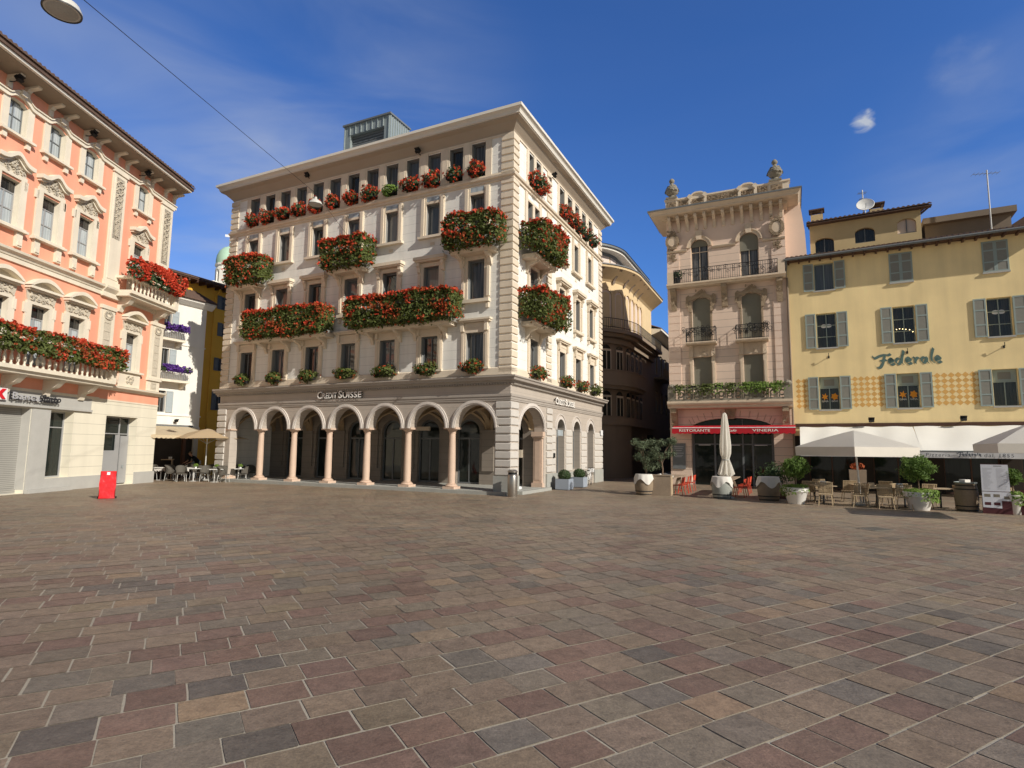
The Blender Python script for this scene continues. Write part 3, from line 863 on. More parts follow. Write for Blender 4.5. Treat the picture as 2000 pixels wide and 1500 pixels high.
for bx_ in ((-5.96, -3.94, -.06, 0, 0, .58), (-1.58, .06, -.06, .5, 0, .62), (-7.36, -5.961, -.05, 0, 0, .57), (-8.3, -7.37, -.07, 0, 0, 3.49), (U0, -12.65, -.06, 0, 0, 3.4), (-8.34, -6.0, -.25, -.071, 0, .16)):
    mb = MB(); mb.box(*bx_); mb.build('stone_base', M['grey_stone'], pk)
mb = MB(); mb.box(-13., -5.0, -.02, 0, 3.64, 4.2); mb.box(-13, -5.0, -.1, -.02, 3.56, 3.66); mb.box(-8.352, -8.342, -.02, .35, .16, 3.49)
mb.build('fascia_band', M['grey_stone'], pk)
mb = MB(); mb.box(-12.6, -8.351, .35, .4, .2, 3.5); mb.box(-12.6, -8.351, .3, .45, .02, .2); mb.build('roller_shutter', M['shutter_metal'], pk)
def shop(parent, x0, x1, z0, z1, y, vb, hb, frame='grey_paint', pane='glass_shop', nm='shop_window'):
    return window(parent, None, (x0 + x1) / 2, z0, x1 - x0, z1 - z0, y, vb, hb, .06, .08, frame, pane, nm)
shop(pk, -7.35, -5.98, .58, 3.48, .42, (), (2.2,))
d = shop(pk, -3.92, -1.6, .05, 3.46, .42, (.45,), (2.55,), nm='doorway')
mb = MB(); mb.box(-3.86, -2.33, .36, .42, .08, 1.75); mb.box(-2.24, -1.66, .36, .41, .08, 2.5); mb.box(-3.86, -3.78, .35, .42, 1.75, 2.55); mb.box(-2.6, -2.33, .36, .42, 1.75, 2.55)
mb.build('door_leaf', M['grey_paint'], pk)
mb = MB(); mb.tube([(-2.0, .33, .85), (-2.0, .33, 1.0)], .03, 6); mb.build('door_handle', M['zinc'], pk)
# cornice over the ground floor, string courses
mb = MB()
pr = [(0, 4.72), (-.1, 4.74), (-.14, 4.82), (-.26, 4.86), (-.28, 4.95), (0, 4.99)]
mb.prism(pr, -4.7, .28, 'x')
mb.box(-4.6, .02, -.02, 0, 4.18, 4.26); mb.box(-13, -4.55, -.03, 0, 4.18, 4.3)
mb.box(U0, .06, -.08, .0, 9.25, 9.42); mb.prism([(0, 9.43), (-.1, 9.45), (-.14, 9.55), (-.26, 9.62), (-.28, 9.72), (0, 9.78)], U0, .26, 'x')
for a, b in ((-5.1, -3.9), (-1.25, .05)): mb.prism([(0, 9.2), (-.16, 9.22), (-.16, 9.44), (-.32, 9.62), (-.34, 9.73), (0, 9.8)], a, b, 'x')
mb.build('string_course', M['stucco_cream'], pk)
# pilasters
for a, b in ((-4.98, -4.05), (-1.15, -.12)):
    mb = MB()
    mb.box(a, b, -.08, 0, 9.8, 15.7); mb.box(a - .06, b + .06, -.13, 0, 9.8, 10.05); mb.box(a - .06, b + .06, -.14, 0, 15.55, 15.75); mb.box(a + .1, b - .1, -.1, -.08, 10.15, 15.45)
    mb.box(a, b, -.08, 0, 5.7, 8.7); mb.box(a - .05, b + .05, -.14, 0, 8.62, 8.8); mb.box(a - .06, b + .06, -.15, 0, 5.55, 5.72); mb.box(a, b, -.07, 0, 4.99, 5.54)
    z = 5.85
    c = (a + b) / 2
    pil = mb.build('pilaster', M['stucco_cream'], pk)
    mr = MB()
    mr.box(c - .24, c + .24, -.082, -.078, 5.8, 8.1); mr.box(c - .24, c + .24, -.072, -.068, 5.05, 5.5)
    while z < 8.: mr.box(c - .2, c + .2, -.1, -.079, z, z + .05); z += .42
    for z in (5.15, 5.38): mr.box(c - .2, c + .2, -.09, -.069, z, z + .05)
    # hanging ornament: garland of small knobs on a raised strip
    m2 = MB(); m2.box(c - .27, c + .27, -.1, -.08, 12.2, 15.35); m3 = MB()
    for i in range(34):
        zz = 15.2 - i * .085; wv = .23 * (1 - i / 40) * abs(math.sin(i * .8)) + .03
        for s in (-1, 1): m2.box(c + s * wv - .035, c + s * wv + .035, -.15, -.099, zz - .035, zz + .035)
    for i in range(14):
        an = i / 14 * 6.28; m3.box(c + .22 * math.cos(an) - .07, c + .22 * math.cos(an) + .07, -.13, -.079, 8.35 + .16 * math.sin(an) - .06, 8.35 + .16 * math.sin(an) + .06)
    mr.build('fluting', M['stucco_relief'], pil)
    m2.build('ornament', M['stucco_relief'], pil); m3.build('wreath', M['stucco_relief'], pil)
# window surrounds
def curve(n, f): return [f(i / n) for i in range(n + 1)]
def sur_top():
    mb = MB()
    for s in (-1, 1):
        mb.box(s * .58 - .15, s * .58 + .15, -.06, 0, -.02, 1.28)
        mb.box(s * .55 - .1, s * .55 + .1, -.1, 0, -.42, -.17)
    mb.box(-.8, .8, -.2, 0, -.16, -.06); mb.box(-.76, .76, -.13, 0, -.06, -.021)
    return meshof(mb, 'stone_surround', M['stucco_cream'])
def relief(mb, x0, x1, z0, z1, n, y0=-.06, mi=0, seed=1):
    r = random.Random(seed)
    for i in range(n):
        x, z, s = r.uniform(x0, x1), r.uniform(z0, z1), r.uniform(.03, .07)
        q = Matrix.Rotation(r.uniform(0, 3), 3, 'Y')
        mb.obox((x, y0 - .02, z), s, .03, s * .6, q, mi)
def sur3():
    mb = MB()
    for s in (-1, 1):
        mb.box(s * .6 - .15, s * .6 + .15, -.07, 0, -.02, 1.95)
        mb.box(s * .57 - .14, s * .57 + .14, -.12, 0, -.78, -.19); mb.box(s * .57 - .09, s * .57 + .09, -.16, -.12, -.72, -.55)
        mb.box(s * .72 - .12, s * .72 + .05, -.07, 0, 1.6, 1.97)
    mb.box(-.85, .85, -.24, 0, -.18, -.08); mb.box(-.8, .8, -.16, 0, -.08, -.021)
    mb.box(-.7, .7, -.07, 0, 1.951, 2.12)
    # bonnet shaped hood
    f = lambda t: (-.82 + 1.64 * t, 2.62 + .33 * math.exp(-((t - .5) / .2) ** 2))
    top = curve(24, f)
    poly = top + [(x, z - .17) for x, z in reversed(top)]
    mb.prism(poly, -.3, 0, 'y'); 
    poly = [(x * .93, z - .17) for x, z in top] + [(x * .93, z - .26) for x, z in reversed(top)]
    mb.prism(poly, -.18, 0, 'y')
    tym = [(x * .75, z - .26) for x, z in top] + [(.66, 2.12), (-.66, 2.12)]
    mb.prism(list(reversed(tym)), -.05, 0, 'y', 1)
    relief(mb, -.55, .55, 2.14, 2.45, 34, -.05, 1, 3); relief(mb, -.12, .12, 2.3, 2.62, 10, -.09, 1, 4)
    return meshof(mb, 'stone_surround', [M['stucco_cream'], M['stucco_relief']])
def sur2():
    mb = MB()
    for s in (-1, 1):
        mb.box(s * .6 - .15, s * .6 + .15, -.07, 0, -.02, 2.)
        mb.box(s * .74 - .1, s * .74 + .06, -.08, 0, 1.6, 2.02)
    mb.box(-.72, .72, -.07, 0, 2.001, 2.12)
    mb.prism([(-.68, 2.12), (.68, 2.12), (.78, 2.55), (-.78, 2.55)], -.06, 0, 'y', 1)
    relief(mb, -.6, .6, 2.16, 2.5, 40, -.06, 1, 7)
    mb.box(-.83, .83, -.3, 0, 2.62, 2.72); mb.box(-.78, .78, -.2, 0, 2.55, 2.62)
    top = curve(20, lambda t: (-.87 + 1.74 * t, 2.74 + .44 * math.sin(math.pi * t) ** .9))
    poly = top + [(x * .84, 2.74 + max(0, z - 2.74) * .62 - .0) for x, z in reversed(top)]
    mb.prism(poly, -.32, 0, 'y')
    mb.prism([(x * .9, 2.722 + (z - 2.74) * .8) for x, z in top], -.03, .0, 'y', 1)
    return meshof(mb, 'stone_surround', [M['stucco_cream'], M['stucco_relief']])
ST, SU3, SU2 = sur_top(), sur3(), sur2()
apron = MB()
apron.box(-.8, .8, -.1, 0, -.86, -.1); apron.box(-.92, .92, -.22, 0, -.1, 0); apron.box(-.6, .6, -.12, -.1, -.72, -.25); apron.lathe(0, 0, [(.0, 0)], 3)
APR = MB(); APR.box(-.8, .8, -.1, 0, -.86, -.121); APR.box(-.92, .92, -.22, 0, -.12, -.021)
relief(APR, -.25, .25, -.65, -.3, 20, -.1, 1, 5)
APRM = meshof(APR, 'apron', [M['stucco_cream'], M['stucco_relief']])
for c in KC:
    w = window(pk, None, c, 14.42, .88, 1.38, .2, (0,), (.75,), .05, .06, 'gun_metal', 'glass_white'); link('stone_surround', ST, w).location = (0, -.2, 0)
    w = window(pk, None, c, 10.68, .92, 1.87, .2, (0,), (1.38, .7), .055, .06, 'grey_paint', 'glass_white'); link('stone_surround', SU3, w).location = (0, -.2, 0)
    mb2 = MB(); mb2.box(-.44, .44, -.004, .01, 1.42, 1.84); link('transom_pane', cached('trp', lambda: meshof(mb2, 'transom_pane', M['glass'])), w)
    z0 = 5.85 if c > -4 else 5.3; h = 7.8 - z0
    w = window(pk, None, c, z0, .92, h, .2, (0,), (h - .52, (h - .52) * .45), .055, .06, 'grey_paint', 'glass_white'); s = link('stone_surround', SU2, w); s.location = (0, -.2, 5.8 - z0)
    mb3 = MB(); mb3.box(-.44, .44, -.004, .01, h - .48, h - .05); link('transom_pane', meshof(mb3, 'transom_pane', M['glass']), w)
    if c > -4: link('apron', APRM, w).location = (0, -.2, 0)
# undulating band above the top windows
mb = MB()
pts = []
x = U0
while x < .12:
    b = 0
    for c in KC: b = max(b, math.exp(-((x - c) / .42) ** 4))
    pts.append((x, 15.83 + .24 * b)); x += .09
poly = pts + [(x, z - .16) for x, z in reversed(pts)]
mb.prism(poly, -.13, 0, 'y')
mb.prism([(x, z + .055) for x, z in pts] + [(x, z + .001) for x, z in reversed(pts)], -.18, 0, 'y')
for c in KC: mb.box(c - .12, c + .12, -.24, 0, 15.98, 16.2)
mb.build('wave_moulding', M['stucco_cream'], pk)
# eaves with brackets, gutter and tiles
mb = MB()
mb.prism([(0, 16.5), (-.06, 16.5), (-.95, 16.62), (-.95, 16.66), (0, 16.72)], U0, -.12, 'x'); mb.build('soffit', M['soffit_grey'], pk)
mb = MB(); mb.prism([(-.93, 16.64), (-1.06, 16.66), (-1.08, 16.76), (-.93, 16.76)], U0, -.1, 'x'); mb.build('gutter', M['gutter'], pk)
x = -16.2; i = 0
while x < .1:
    b = MB(); b.prism([(0, 16.3), (-.12, 16.32), (-.2, 16.42), (-.56, 16.5), (-.58, 16.585), (0, 16.5)], x - .1, x + .1, 'x'); b.box(x - .12, x + .12, -.08, 0, 16.02, 16.3)
    b.build('eaves_bracket', M['stucco_cream'], pk); x += 1.2 if i % 2 == 0 else .82; i += 1
def tiles(b, x0, x1, y0, z0, y1, z1, step=.22, r=.085, lip=.0):
    """pantile roof slope running from eaves (y0,z0) up to ridge (y1,z1)"""
    n = int((x1 - x0) / step)
    ny = 1
    vs = []; k = 6
    for i in range(n + 1):
        for j in range(k):
            x = x0 + i * step + j * step / k
            h = r * abs(math.sin(math.pi * j / k)) + .02
            vs.append((x, y0, z0 + h)); vs.append((x, y1, z1 + h))
    m = len(vs) // 2
    b.add(vs, [(2 * i, 2 * i + 2, 2 * i + 3, 2 * i + 1) for i in range(m - 1)])
    b.add([(x0, y0, z0), (x1 + step, y0, z0), (x1 + step, y0, z0 + .05), (x0, y0, z0 + .05)], [(0, 1, 2, 3)])
    b.add([(x0, y0 + .01, z0 - .02), (x1 + step, y0 + .01, z0 - .02), (x1 + step, y1, z1 - .02), (x0, y1, z1 - .02)], [(0, 3, 2, 1)])
    for i in range(n + 1):
        vs2 = []
        for j in range(k + 1):
            vs2.append((x0 + i * step + j * step / k, y0 - .002, z0 + r * math.sin(math.pi * j / k) + .02))
        b.add(vs2 + [(x0 + i * step + step / 2, y0 - .002, z0)], [tuple(range(k + 2))])
mb = MB(); mb.box(U0, -.02, -1.14, -.9, 16.765, 16.93); tiles(mb, U0, -.2, -1.2, 16.93, 4.6, 18.7, .22, .12); tiles(mb, U0, -.2, 9.3, 16.8, 4.6, 18.6)
mb.add([(-.01, -1.1, 16.75), (-.01, 9.3, 16.75), (-.01, 4.6, 18.6)], [(0, 1, 2)])
mb.build('tiled_roof', M['roof_tile'], pk)
for u, n in ((-11.0, 'left'), (-7.0, 'middle'), (-3.1, 'right')):
    flood(FK, u, 16.3, 'black floodlight tucked under the tiled eaves of the salmon palazzo, %s of three' % n, .8, .45)
# long first floor balcony with balusters and flowers
def baluster_row(b, x0, x1, y, z, h, st=.3):
    prof = [(.05, 0), (.06, .04), (.035, .1), (.07, h * .38), (.05, h * .6), (.03, h * .72), (.055, h * .9), (.06, h)]
    x = x0 + st / 2
    while x < x1: b.lathe(x, y, [(r, z + q) for r, q in prof], 7); x += st
def stone_balcony(x0, x1, z, d, parent, brx, bz=.6, closed=True, curved=False):
    mb = MB(); mb.prism([(0, z - .3), (-d + .14, z - .3), (-d + .1, z - .18), (-d, z - .16), (-d, z), (0, z)], x0, x1, 'x'); o = mb.build('balcony', M['stucco_cream'], parent)
    mb = MB(); baluster_row(mb, x0 + .1, x1 - .1, -d + .14, z, .62); mb.build('baluster_row', M['stucco_cream'], o, True)
    mb = MB(); mb.box(x0, x1, -d + .02, -d + .27, z + .62, z + .74); mb.box(x0, x0 + .26, -d + .29, 0, z + .62, z + .74); mb.box(x1 - .26, x1, -d + .29, 0, z + .62, z + .74)
    mb.box(x1 - .3, x1 + .01, -d, -d + .3, z, z + .8)
    mb.build('handrail', M['stucco_cream'], o)
    for x in brx:
        b = MB(); b.prism([(0, z - 1.), (-.1, z - 1.), (-.2, z - .72), (-.5, z - .62), (-d + .3, z - .42), (-d + .18, z - .31), (0, z - .31)], x - .15, x + .15, 'x'); b.build('bracket', M['stucco_cream'], o)
    return o
stone_balcony(-17, -4.85, 5.06, 1.0, pk, [-13.6, -11.65, -9.7, -7.72, -5.75])
stone_balcony(-4.25, -.35, 9.72, .95, pk, [-3.7, -.9])
trough(FK, -10.8, .96, 6.02, 12.2, .42, .46, 9500, 1250, 'very long trough of red geraniums along the balcony above the shuttered shop', 'flower troughs on the salmon palazzo', 101, 'leaf', .3, ls=.08, bs=.075, droop=.1)
trough(FK, -2.35, .95, 10.82, 4.1, .42, .46, 2000, 1300, 'bright red trough on the small upper balcony at the right end of the salmon palazzo', 'flower troughs on the salmon palazzo', 102, 'leaf_dark', 0., petals=('red_petal', 'red_petal'), bs=.08, droop=.2)
# shop sign of the bank: square emblem and raised letters
sg = thing('shop_sign', 'dark raised bank lettering with a red arrow on a white square, over the roller shutter', 'sign', FK.O, FK.rz)
M['sign_white'] = mat('sign_white', (.75, .75, .75), .4, .04); M['sign_red'] = mat('sign_red', (.62, .02, .03), .4, .05); M['sign_dark'] = mat('sign_dark', (.03, .03, .035), .35, .1)
M['letter_grey'] = mat('letter_grey', (.40, .40, .42), .35, .1)
mb = MB(); mb.box(-10.9, -9.68, -.16, -.06, 3.74, 4.2); mb.build('emblem_plate', M['sign_white'], sg)
mb = MB(); mb.prism([(-10.12, 3.97), (-9.92, 3.77), (-9.76, 3.77), (-9.94, 3.97), (-9.76, 4.17), (-9.92, 4.17)], -.19, -.161, 'y'); mb.build('arrow', M['sign_red'], sg)
me = fittext('Banca', -9.55, -8.22, 3.82, .27, -.26, M['letter_grey'], bold=.012); link('letter', me, sg)
me = fittext('Stato', -8.18, -7.12, 3.82, .28, -.26, M['sign_dark'], shear=.2, bold=.03); link('letter', me, sg)
me = fittext('Banca', -9.53, -8.2, 3.8, .27, -.12, M['sign_dark'], bold=.02); link('letter_shadow_side', me, sg)
me = fittext('Stato', -8.16, -7.1, 3.8, .28, -.14, M['sign_dark'], shear=.2, bold=.03); link('letter_shadow_side', me, sg)

# ------------------------------------------------------------------ white house and ochre house in the lane
FW = Face((-20.4, 36.6), 25.87)
M['lime_white'] = mat('lime_white', (.78, .75, .68), .9, .06, 1., .03, 25, .1, 60, streak=.1)
M['ochre'] = mat('ochre', (.86, .46, .06), .9, .08, 1., .05, 25, .1, 60, streak=.08)
M['shutter_blue'] = mat('shutter_blue', (.40, .45, .47), .6, .06, 3., course=.06, cw=.018, cdark=.7)
M['brown_wood'] = mat('brown_wood', (.09, .045, .03), .6, .2, 5.)
wh = thing('white_house', 'narrow white house with grey shutters behind the salmon palazzo', 'building', FW.O, FW.rz)
WX0, WX1, WE = -6.5, .72, 11.2
def shuttered(parent, x, z0, w, h, shut='shutter_blue', sw=None, frame='gun_metal', pane='glass', vb=(0,), hb=(), left=True, right=True, y=.12, closed=False, proud=.05, sur=None):
    o = window(parent, None, x, z0, w, h, y, vb, hb, .05, .06, frame, pane)
    sw = sw or w / 2 + .03
    def mk():
        b = MB(); t = .07
        b.box(0, sw, 0, .035, 0, t); b.box(0, sw, 0, .035, h - t, h); b.box(0, t, 0, .035, t, h - t); b.box(sw - t, sw, 0, .035, t, h - t); b.box(t, sw - t, .0, .035, h * .68, h * .68 + t); b.box(t, sw - t, 0, .035, h * .30, h * .30 + t)
        b.box(t, sw - t, .012, .03, t, h - t, 1)
        return meshof(b, 'shutter', [M[shut + '_frame'] if shut + '_frame' in M else M[shut], M[shut]])
    me = cached(('shut', shut, round(sw, 2), round(h, 2)), mk)
    gap = .03
    if closed:
        s = link('shutter', me, o); s.location = (-sw, -y - .04, 0); s = link('shutter', me, o); s.location = (.004, -y - .04, 0)
    else:
        if left: s = link('shutter', me, o); s.location = (-w / 2 - gap - sw, -y - proud, 0); s.rotation_euler = (0, 0, rad(rnd.uniform(-1, 2.5)))
        if right: s = link('shutter', me, o); s.location = (w / 2 + gap, -y - proud, 0)
    return o
wins = [(-1.85, 9.2, .5, 1.12), (-1.85, 6.78, .5, 1.15), (-1.85, 4.04, .5, 1.3), (-4.2, 9.2, .5, 1.12), (-4.2, 6.78, .5, 1.15), (-4.2, 4.04, .5, 1.3)]
mb = MB()
mb.wall(rect(WX0, WX1, 3.0, WE), [rect(x - w / 2, x + w / 2, z, z + h) for x, z, w, h in wins], 0, .2)
mb.quad((WX1, 0, 0), (WX1, 1.69, 0), (WX1, 1.69, WE), (WX1, 0, WE)); mb.quad((WX0, 1.69, 0), (WX0, 0, 0), (WX0, 0, WE), (WX0, 1.69, WE))
mb.build('wall', M['lime_white'], wh)
for x, z, w, h in wins: shuttered(wh, x, z, w, h, sw=.42, left=False)
mb = MB(); mb.box(WX0, WX1 + .05, -.05, 0, 8.28, 8.36); mb.box(WX0, WX1 + .05, -.05, 0, 3.84, 3.92); mb.box(WX0, WX1 + .02, -.06, 0, 3.0, 3.22); mb.prism([(0, WE - .35), (-.12, WE - .3), (-.4, WE - .08), (-.42, WE + .05), (0, WE + .1)], WX0, WX1 + .35, 'x')
mb.build('ledge', M['lime_white'], wh)
mb = MB(); tiles(mb, WX0, WX1 + .2, -.52, WE + .06, 1.69, WE + 1.15, .2, .07); mb.add([(WX1 + .4, -.5, WE + .05), (WX1 + .4, 1.69, WE + .05), (WX1 + .4, 1.69, WE + 1.15)], [(0, 1, 2)]); mb.build('tiled_roof', M['roof_tile'], wh)
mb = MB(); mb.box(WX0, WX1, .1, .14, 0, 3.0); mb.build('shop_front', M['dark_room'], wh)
for x in (-4.6, -2.7, -.2):
    mb = MB(); mb.box(x - .09, x + .09, -.06, .1, 0, 3.0); mb.build('post', M['brown_wood'], wh)
mb = MB(); mb.box(WX1 - .3, WX1, -.03, .1, 0, 3.0); mb.build('pier', M['grey_stone'], wh)
M['white_iron'] = mat('white_iron', (.55, .57, .58), .5, .05)
for z, x0, x1 in ((6.0, -3.2, -.55), (8.5, -3.2, -1.0)):
    mb = MB(); mb.box(x0, x1, -.62, 0, z - .14, z); o = mb.build('balcony', M['stucco_cream'], wh)
    mb = MB(); mb.tube([(x0, -.58, z + .55), (x1, -.58, z + .55), (x1, 0, z + .55)], .02, 5)
    x = x0
    while x < x1 + .01: mb.tube([(x, -.58, z), (x, -.60, z + .3), (x, -.58, z + .55)], .011, 4); x += .11
    mb.build('railing', M['white_iron'], o)
    for x in (x0 + .2, x1 - .2):
        mb = MB(); mb.prism([(0, z - .5), (-.15, z - .45), (-.4, z - .25), (-.5, z - .141), (0, z - .141)], x - .1, x + .1, 'x'); mb.build('bracket', M['stucco_cream'], o)
    trough(FW, (x0 + x1) / 2 + .05, .6, z + .66, x1 - x0 + .1, .16, .13, 420, 520, 'violet flower trough on the %s balcony of the white house' % ('lower' if z < 7 else 'upper'), 'violet flower troughs', int(z * 10), 'leaf_dark', 0., petals=('purple_petal', 'purple_petal'), ls=.06, bs=.06)
# café awning on the white house
M['awning_cream'] = mat('awning_cream', (.74, .62, .43), .9, .05, 1.5, .03, 25, trans=.35)
aw = thing('cafe_awning', 'cream folding awning over the café front of the white house', 'awning', FW.O, FW.rz)
mb = MB()
n = 16
ax0, ax1, ao = -6.3, .25, 2.5
for i in range(n):
    x0, x1 = ax0 + (ax1 - ax0) * i / n, ax0 + (ax1 - ax0) * (i + 1) / n
    mb.quad((x0, -.06, 3.2), (x0, -ao, 2.62), (x1, -ao, 2.62), (x1, -.06, 3.2))
mb.build('canopy', M['awning_cream'], aw)
mb = MB()
p = [(ax0, 2.615)]; k = 24
for i in range(k * 4 + 1):
    x = ax0 + (ax1 - ax0) * i / (k * 4); p.append((x, 2.47 - .05 * abs(math.sin(math.pi * i / 4))))
p.append((ax1, 2.615)); mb.prism(p, -ao - .006, -ao + .006, 'y'); mb.build('valance', M['awning_cream'], aw)
mb = MB(); mb.box(ax0, ax1, -.1, 0.0, 3.2, 3.3); mb.build('roller_box', M['gun_metal'], aw)
mb = MB(); mb.tube([(-5.5, -.05, 3.0), (-4.6, -1.2, 2.75), (-5.4, -ao + .05, 2.6)], .025, 5); mb.tube([(-.6, -.05, 3.0), (-1.4, -1.2, 2.75), (-.5, -ao + .05, 2.6)], .025, 5); mb.build('folding_arm', M['gun_metal'], aw)
flood(FW, -.95, 3.5, 'small floodlight on the white wall just above the cream café awning', .6, .2)

FO = Face(tuple((FW.O - FW.n * 1.7)[:2]), 25.87)
oc = thing('ochre_house', 'tall ochre yellow house with grey shutters deep in the lane', 'building', FO.O, FO.rz)
owins = [(3.35, 11.6, .62, .95), (3.5, 9.7, .62, .95), (3.4, 7.25, .62, .9), (3.4, 4.5, .62, 1.4), (5.9, 11.6, .62, .95), (5.9, 9.7, .62, .95), (5.9, 7.25, .62, .9), (-1.6, 11.8, .62, .95)]
mb = MB()
mb.wall(rect(-9, 9, 0, 13.15), [rect(x - w / 2, x + w / 2, z, z + h) for x, z, w, h in owins], 0, .18)
mb.quad((9, 0, 0), (9, 7, 0), (9, 7, 13.15), (9, 0, 13.15)); mb.quad((-9, 7, 0), (-9, 0, 0), (-9, 0, 13.15), (-9, 7, 13.15)); mb.quad((9, 7, 0), (-9, 7, 0), (-9, 7, 13.15), (9, 7, 13.15))
mb.build('wall', M['ochre'], oc)
M['shutter_slate'] = mat('shutter_slate', (.16, .17, .17), .6, .06, 3., course=.06, cw=.018, cdark=.7)
for x, z, w, h in owins: shuttered(oc, x, z, w, h, 'shutter_slate', sw=.34, right=False)
mb = MB(); tiles(mb, -9.2, 9.1, -.75, 13.1, 3.5, 14.5, .2, .07); tiles(mb, -9.2, 9.1, 7.6, 13.1, 3.5, 14.5, .2, .07); mb.add([(9.3, -.7, 13.05), (9.3, 7.6, 13.05), (9.3, 3.5, 14.5)], [(0, 1, 2)]); mb.build('tiled_roof', M['roof_tile'], oc)
mb = MB(); mb.box(-9.2, 9.2, -.72, 0, 13.01, 13.08)
x = -9.
while x < 9: mb.box(x, x + .1, -.7, 0, 12.85, 13.005); x += .6
mb.build('soffit', M['brown_wood'], oc)
mb = MB(); mb.tube([(2.45, -.6, 12.95), (2.45, -.35, 12.6), (2.42, -.1, 12.4), (2.42, -.1, .3)], .05, 8); mb.build('downpipe', M['ochre'], oc)

# bell tower far behind
M['tower_stone'] = mat('tower_stone', (.62, .56, .47), .85, .08, .5); M['copper'] = mat('copper', (.40, .58, .44), .7, .15, 1.)
TX, TY = -61.6, 121.5
tw = thing('bell_tower', 'distant bell tower with a pale green copper dome beyond the roofs', 'tower', (TX, TY, -3.4), rad(20))
mb = MB()
mb.box(-3.0, 3.0, -3.0, 3.0, 0, 37.0); mb.box(-3.8, 3.8, -3.8, 3.8, 37., 37.7)
mb.build('shaft', M['tower_stone'], tw)
mb = MB()
for i in range(8):
    a = math.pi / 4 * i; q = Matrix.Rotation(a, 3, 'Z')
    mb.obox(q @ Vector((2.0, 0, 40.4)) if 0 else Vector((2.0 * math.cos(a + .39), 2.0 * math.sin(a + .39), 40.4)), .38, .55, 2.7, Matrix.Rotation(a + .39, 3, 'Z'))
mb.lathe(0, 0, [(2.35, 42.4), (2.5, 42.7), (2.3, 43.6), (2.6, 43.7), (2.6, 44.1)], 16)
for i in range(4):
    a = math.pi / 2 * i + .78; mb.prism([(2.3, 37.7), (3.9, 37.7), (3.2, 39.2), (2.3, 40.6)], -.3, .3, 'y') if 0 else mb.obox((3.0 * math.cos(a), 3.0 * math.sin(a), 38.7), .7, .3, 1.2, Matrix.Rotation(a, 3, 'Z'))
mb.build('belfry', M['lime_white'], tw)
mb = MB(); mb.lathe(0, 0, [(1.3, 37.8), (1.3, 42.5)], 12); mb.build('bell_chamber', M['dark_room'], tw)
mb = MB(); mb.lathe(0, 0, [(2.45, 44.1), (2.5, 44.9), (2.35, 46.0), (1.9, 47.1), (1.2, 47.9), (.4, 48.3), (.12, 48.5), (.08, 49.6)], 20); mb.build('dome', M['copper'], tw, True)
mb = MB(); mb.tube([(0, 0, 49.5), (0, 0, 51.2)], .08, 5); mb.box(-1.0, .1, -.04, .04, 50.5, 51.0); mb.lathe(0, 0, [(0, 49.5), (.25, 49.75), (0, 50.0)], 8); mb.build('weather_vane', M['sign_white'], tw)
# ------------------------------------------------------------------ rounded ochre building down the side street
M['ochre_stone'] = mat('ochre_stone', (.66, .50, .29), .85, .1, 1., .05, 25, .15, 50, streak=.08)
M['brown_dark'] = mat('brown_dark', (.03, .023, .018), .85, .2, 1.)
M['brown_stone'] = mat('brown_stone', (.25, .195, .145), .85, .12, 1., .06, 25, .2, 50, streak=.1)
M['blind_pink'] = mat('blind_pink', (.68, .56, .48), .8, .05, 2.)
FQ = Face((-.062 + .1, 26.03), 25.87)
RB_U, RB_R = 20.9, 4.6          # start of the straight front along the street, corner radius
rb = thing('rounded_corner_building', 'ochre building with a rounded corner, round arched windows and deep eaves down the side street', 'building', FQ.O, FQ.rz)
def curve_pt(s, o, z):
    """s along the facade: negative = round the corner (arc length), positive = along the street; o outward offset; local coords"""
    if s >= 0: return (RB_U + s, -o, z)
    a = min(-s / RB_R, math.pi / 2 + .25)
    # centre of the arc lies RB_R inside the front
    return (RB_U - (RB_R + o) * math.sin(a), RB_R - (RB_R + o) * math.cos(a), z)
SA = -RB_R * 1.75; SB = 8.2
def band(b, o0, z0, o1, z1, s0=SA, s1=SB, n=40, mi=0):
    vs = []
    ss = [s0 + (0 - s0) * i / n for i in range(n + 1)] + ([s1] if s1 > 0 else [])
    for s in ss: vs.append(curve_pt(s, o0, z0)); vs.append(curve_pt(s, o1, z1))
    b.add(vs, [(2 * i, 2 * i + 2, 2 * i + 3, 2 * i + 1) for i in range(len(ss) - 1)], mi)
def slab(b, o, z0, z1, s0=SA, s1=SB, mi=0, oi=0):
    band(b, o, z0, o, z1, s0, s1, mi=mi); band(b, oi, z1, o, z1, s0, s1, mi=mi); band(b, oi, z0, o, z0, s0, s1, mi=mi)
mb = MB()
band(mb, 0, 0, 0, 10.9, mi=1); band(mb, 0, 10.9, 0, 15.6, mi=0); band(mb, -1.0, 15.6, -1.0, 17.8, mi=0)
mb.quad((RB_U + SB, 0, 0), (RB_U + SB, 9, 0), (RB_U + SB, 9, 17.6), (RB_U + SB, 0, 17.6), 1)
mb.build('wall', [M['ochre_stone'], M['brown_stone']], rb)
mb = MB()
band(mb, 0, 14.75, .15, 14.9); band(mb, .15, 14.9, 1.05, 15.55); band(mb, 1.05, 15.55, 1.08, 15.75, mi=0); band(mb, 1.12, 15.75, -1.2, 16.0, mi=1)
slab(mb, 1.14, 15.72, 15.8, mi=1)
mb.build('eaves', [M['ochre_stone'], M['gun_metal']], rb)
mb = MB(); slab(mb, -.1, 17.6, 17.78, mi=0, oi=-1.2); slab(mb, -.25, 17.42, 17.6, mi=1, oi=-1.2); band(mb, -.05, 17.78, -4, 18.7, mi=2); slab(mb, -.9, 17.2, 17.5, mi=0, oi=-1)
mb.build('roof', [M['gun_metal'], M['gutter'], M['roof_tile']], rb)
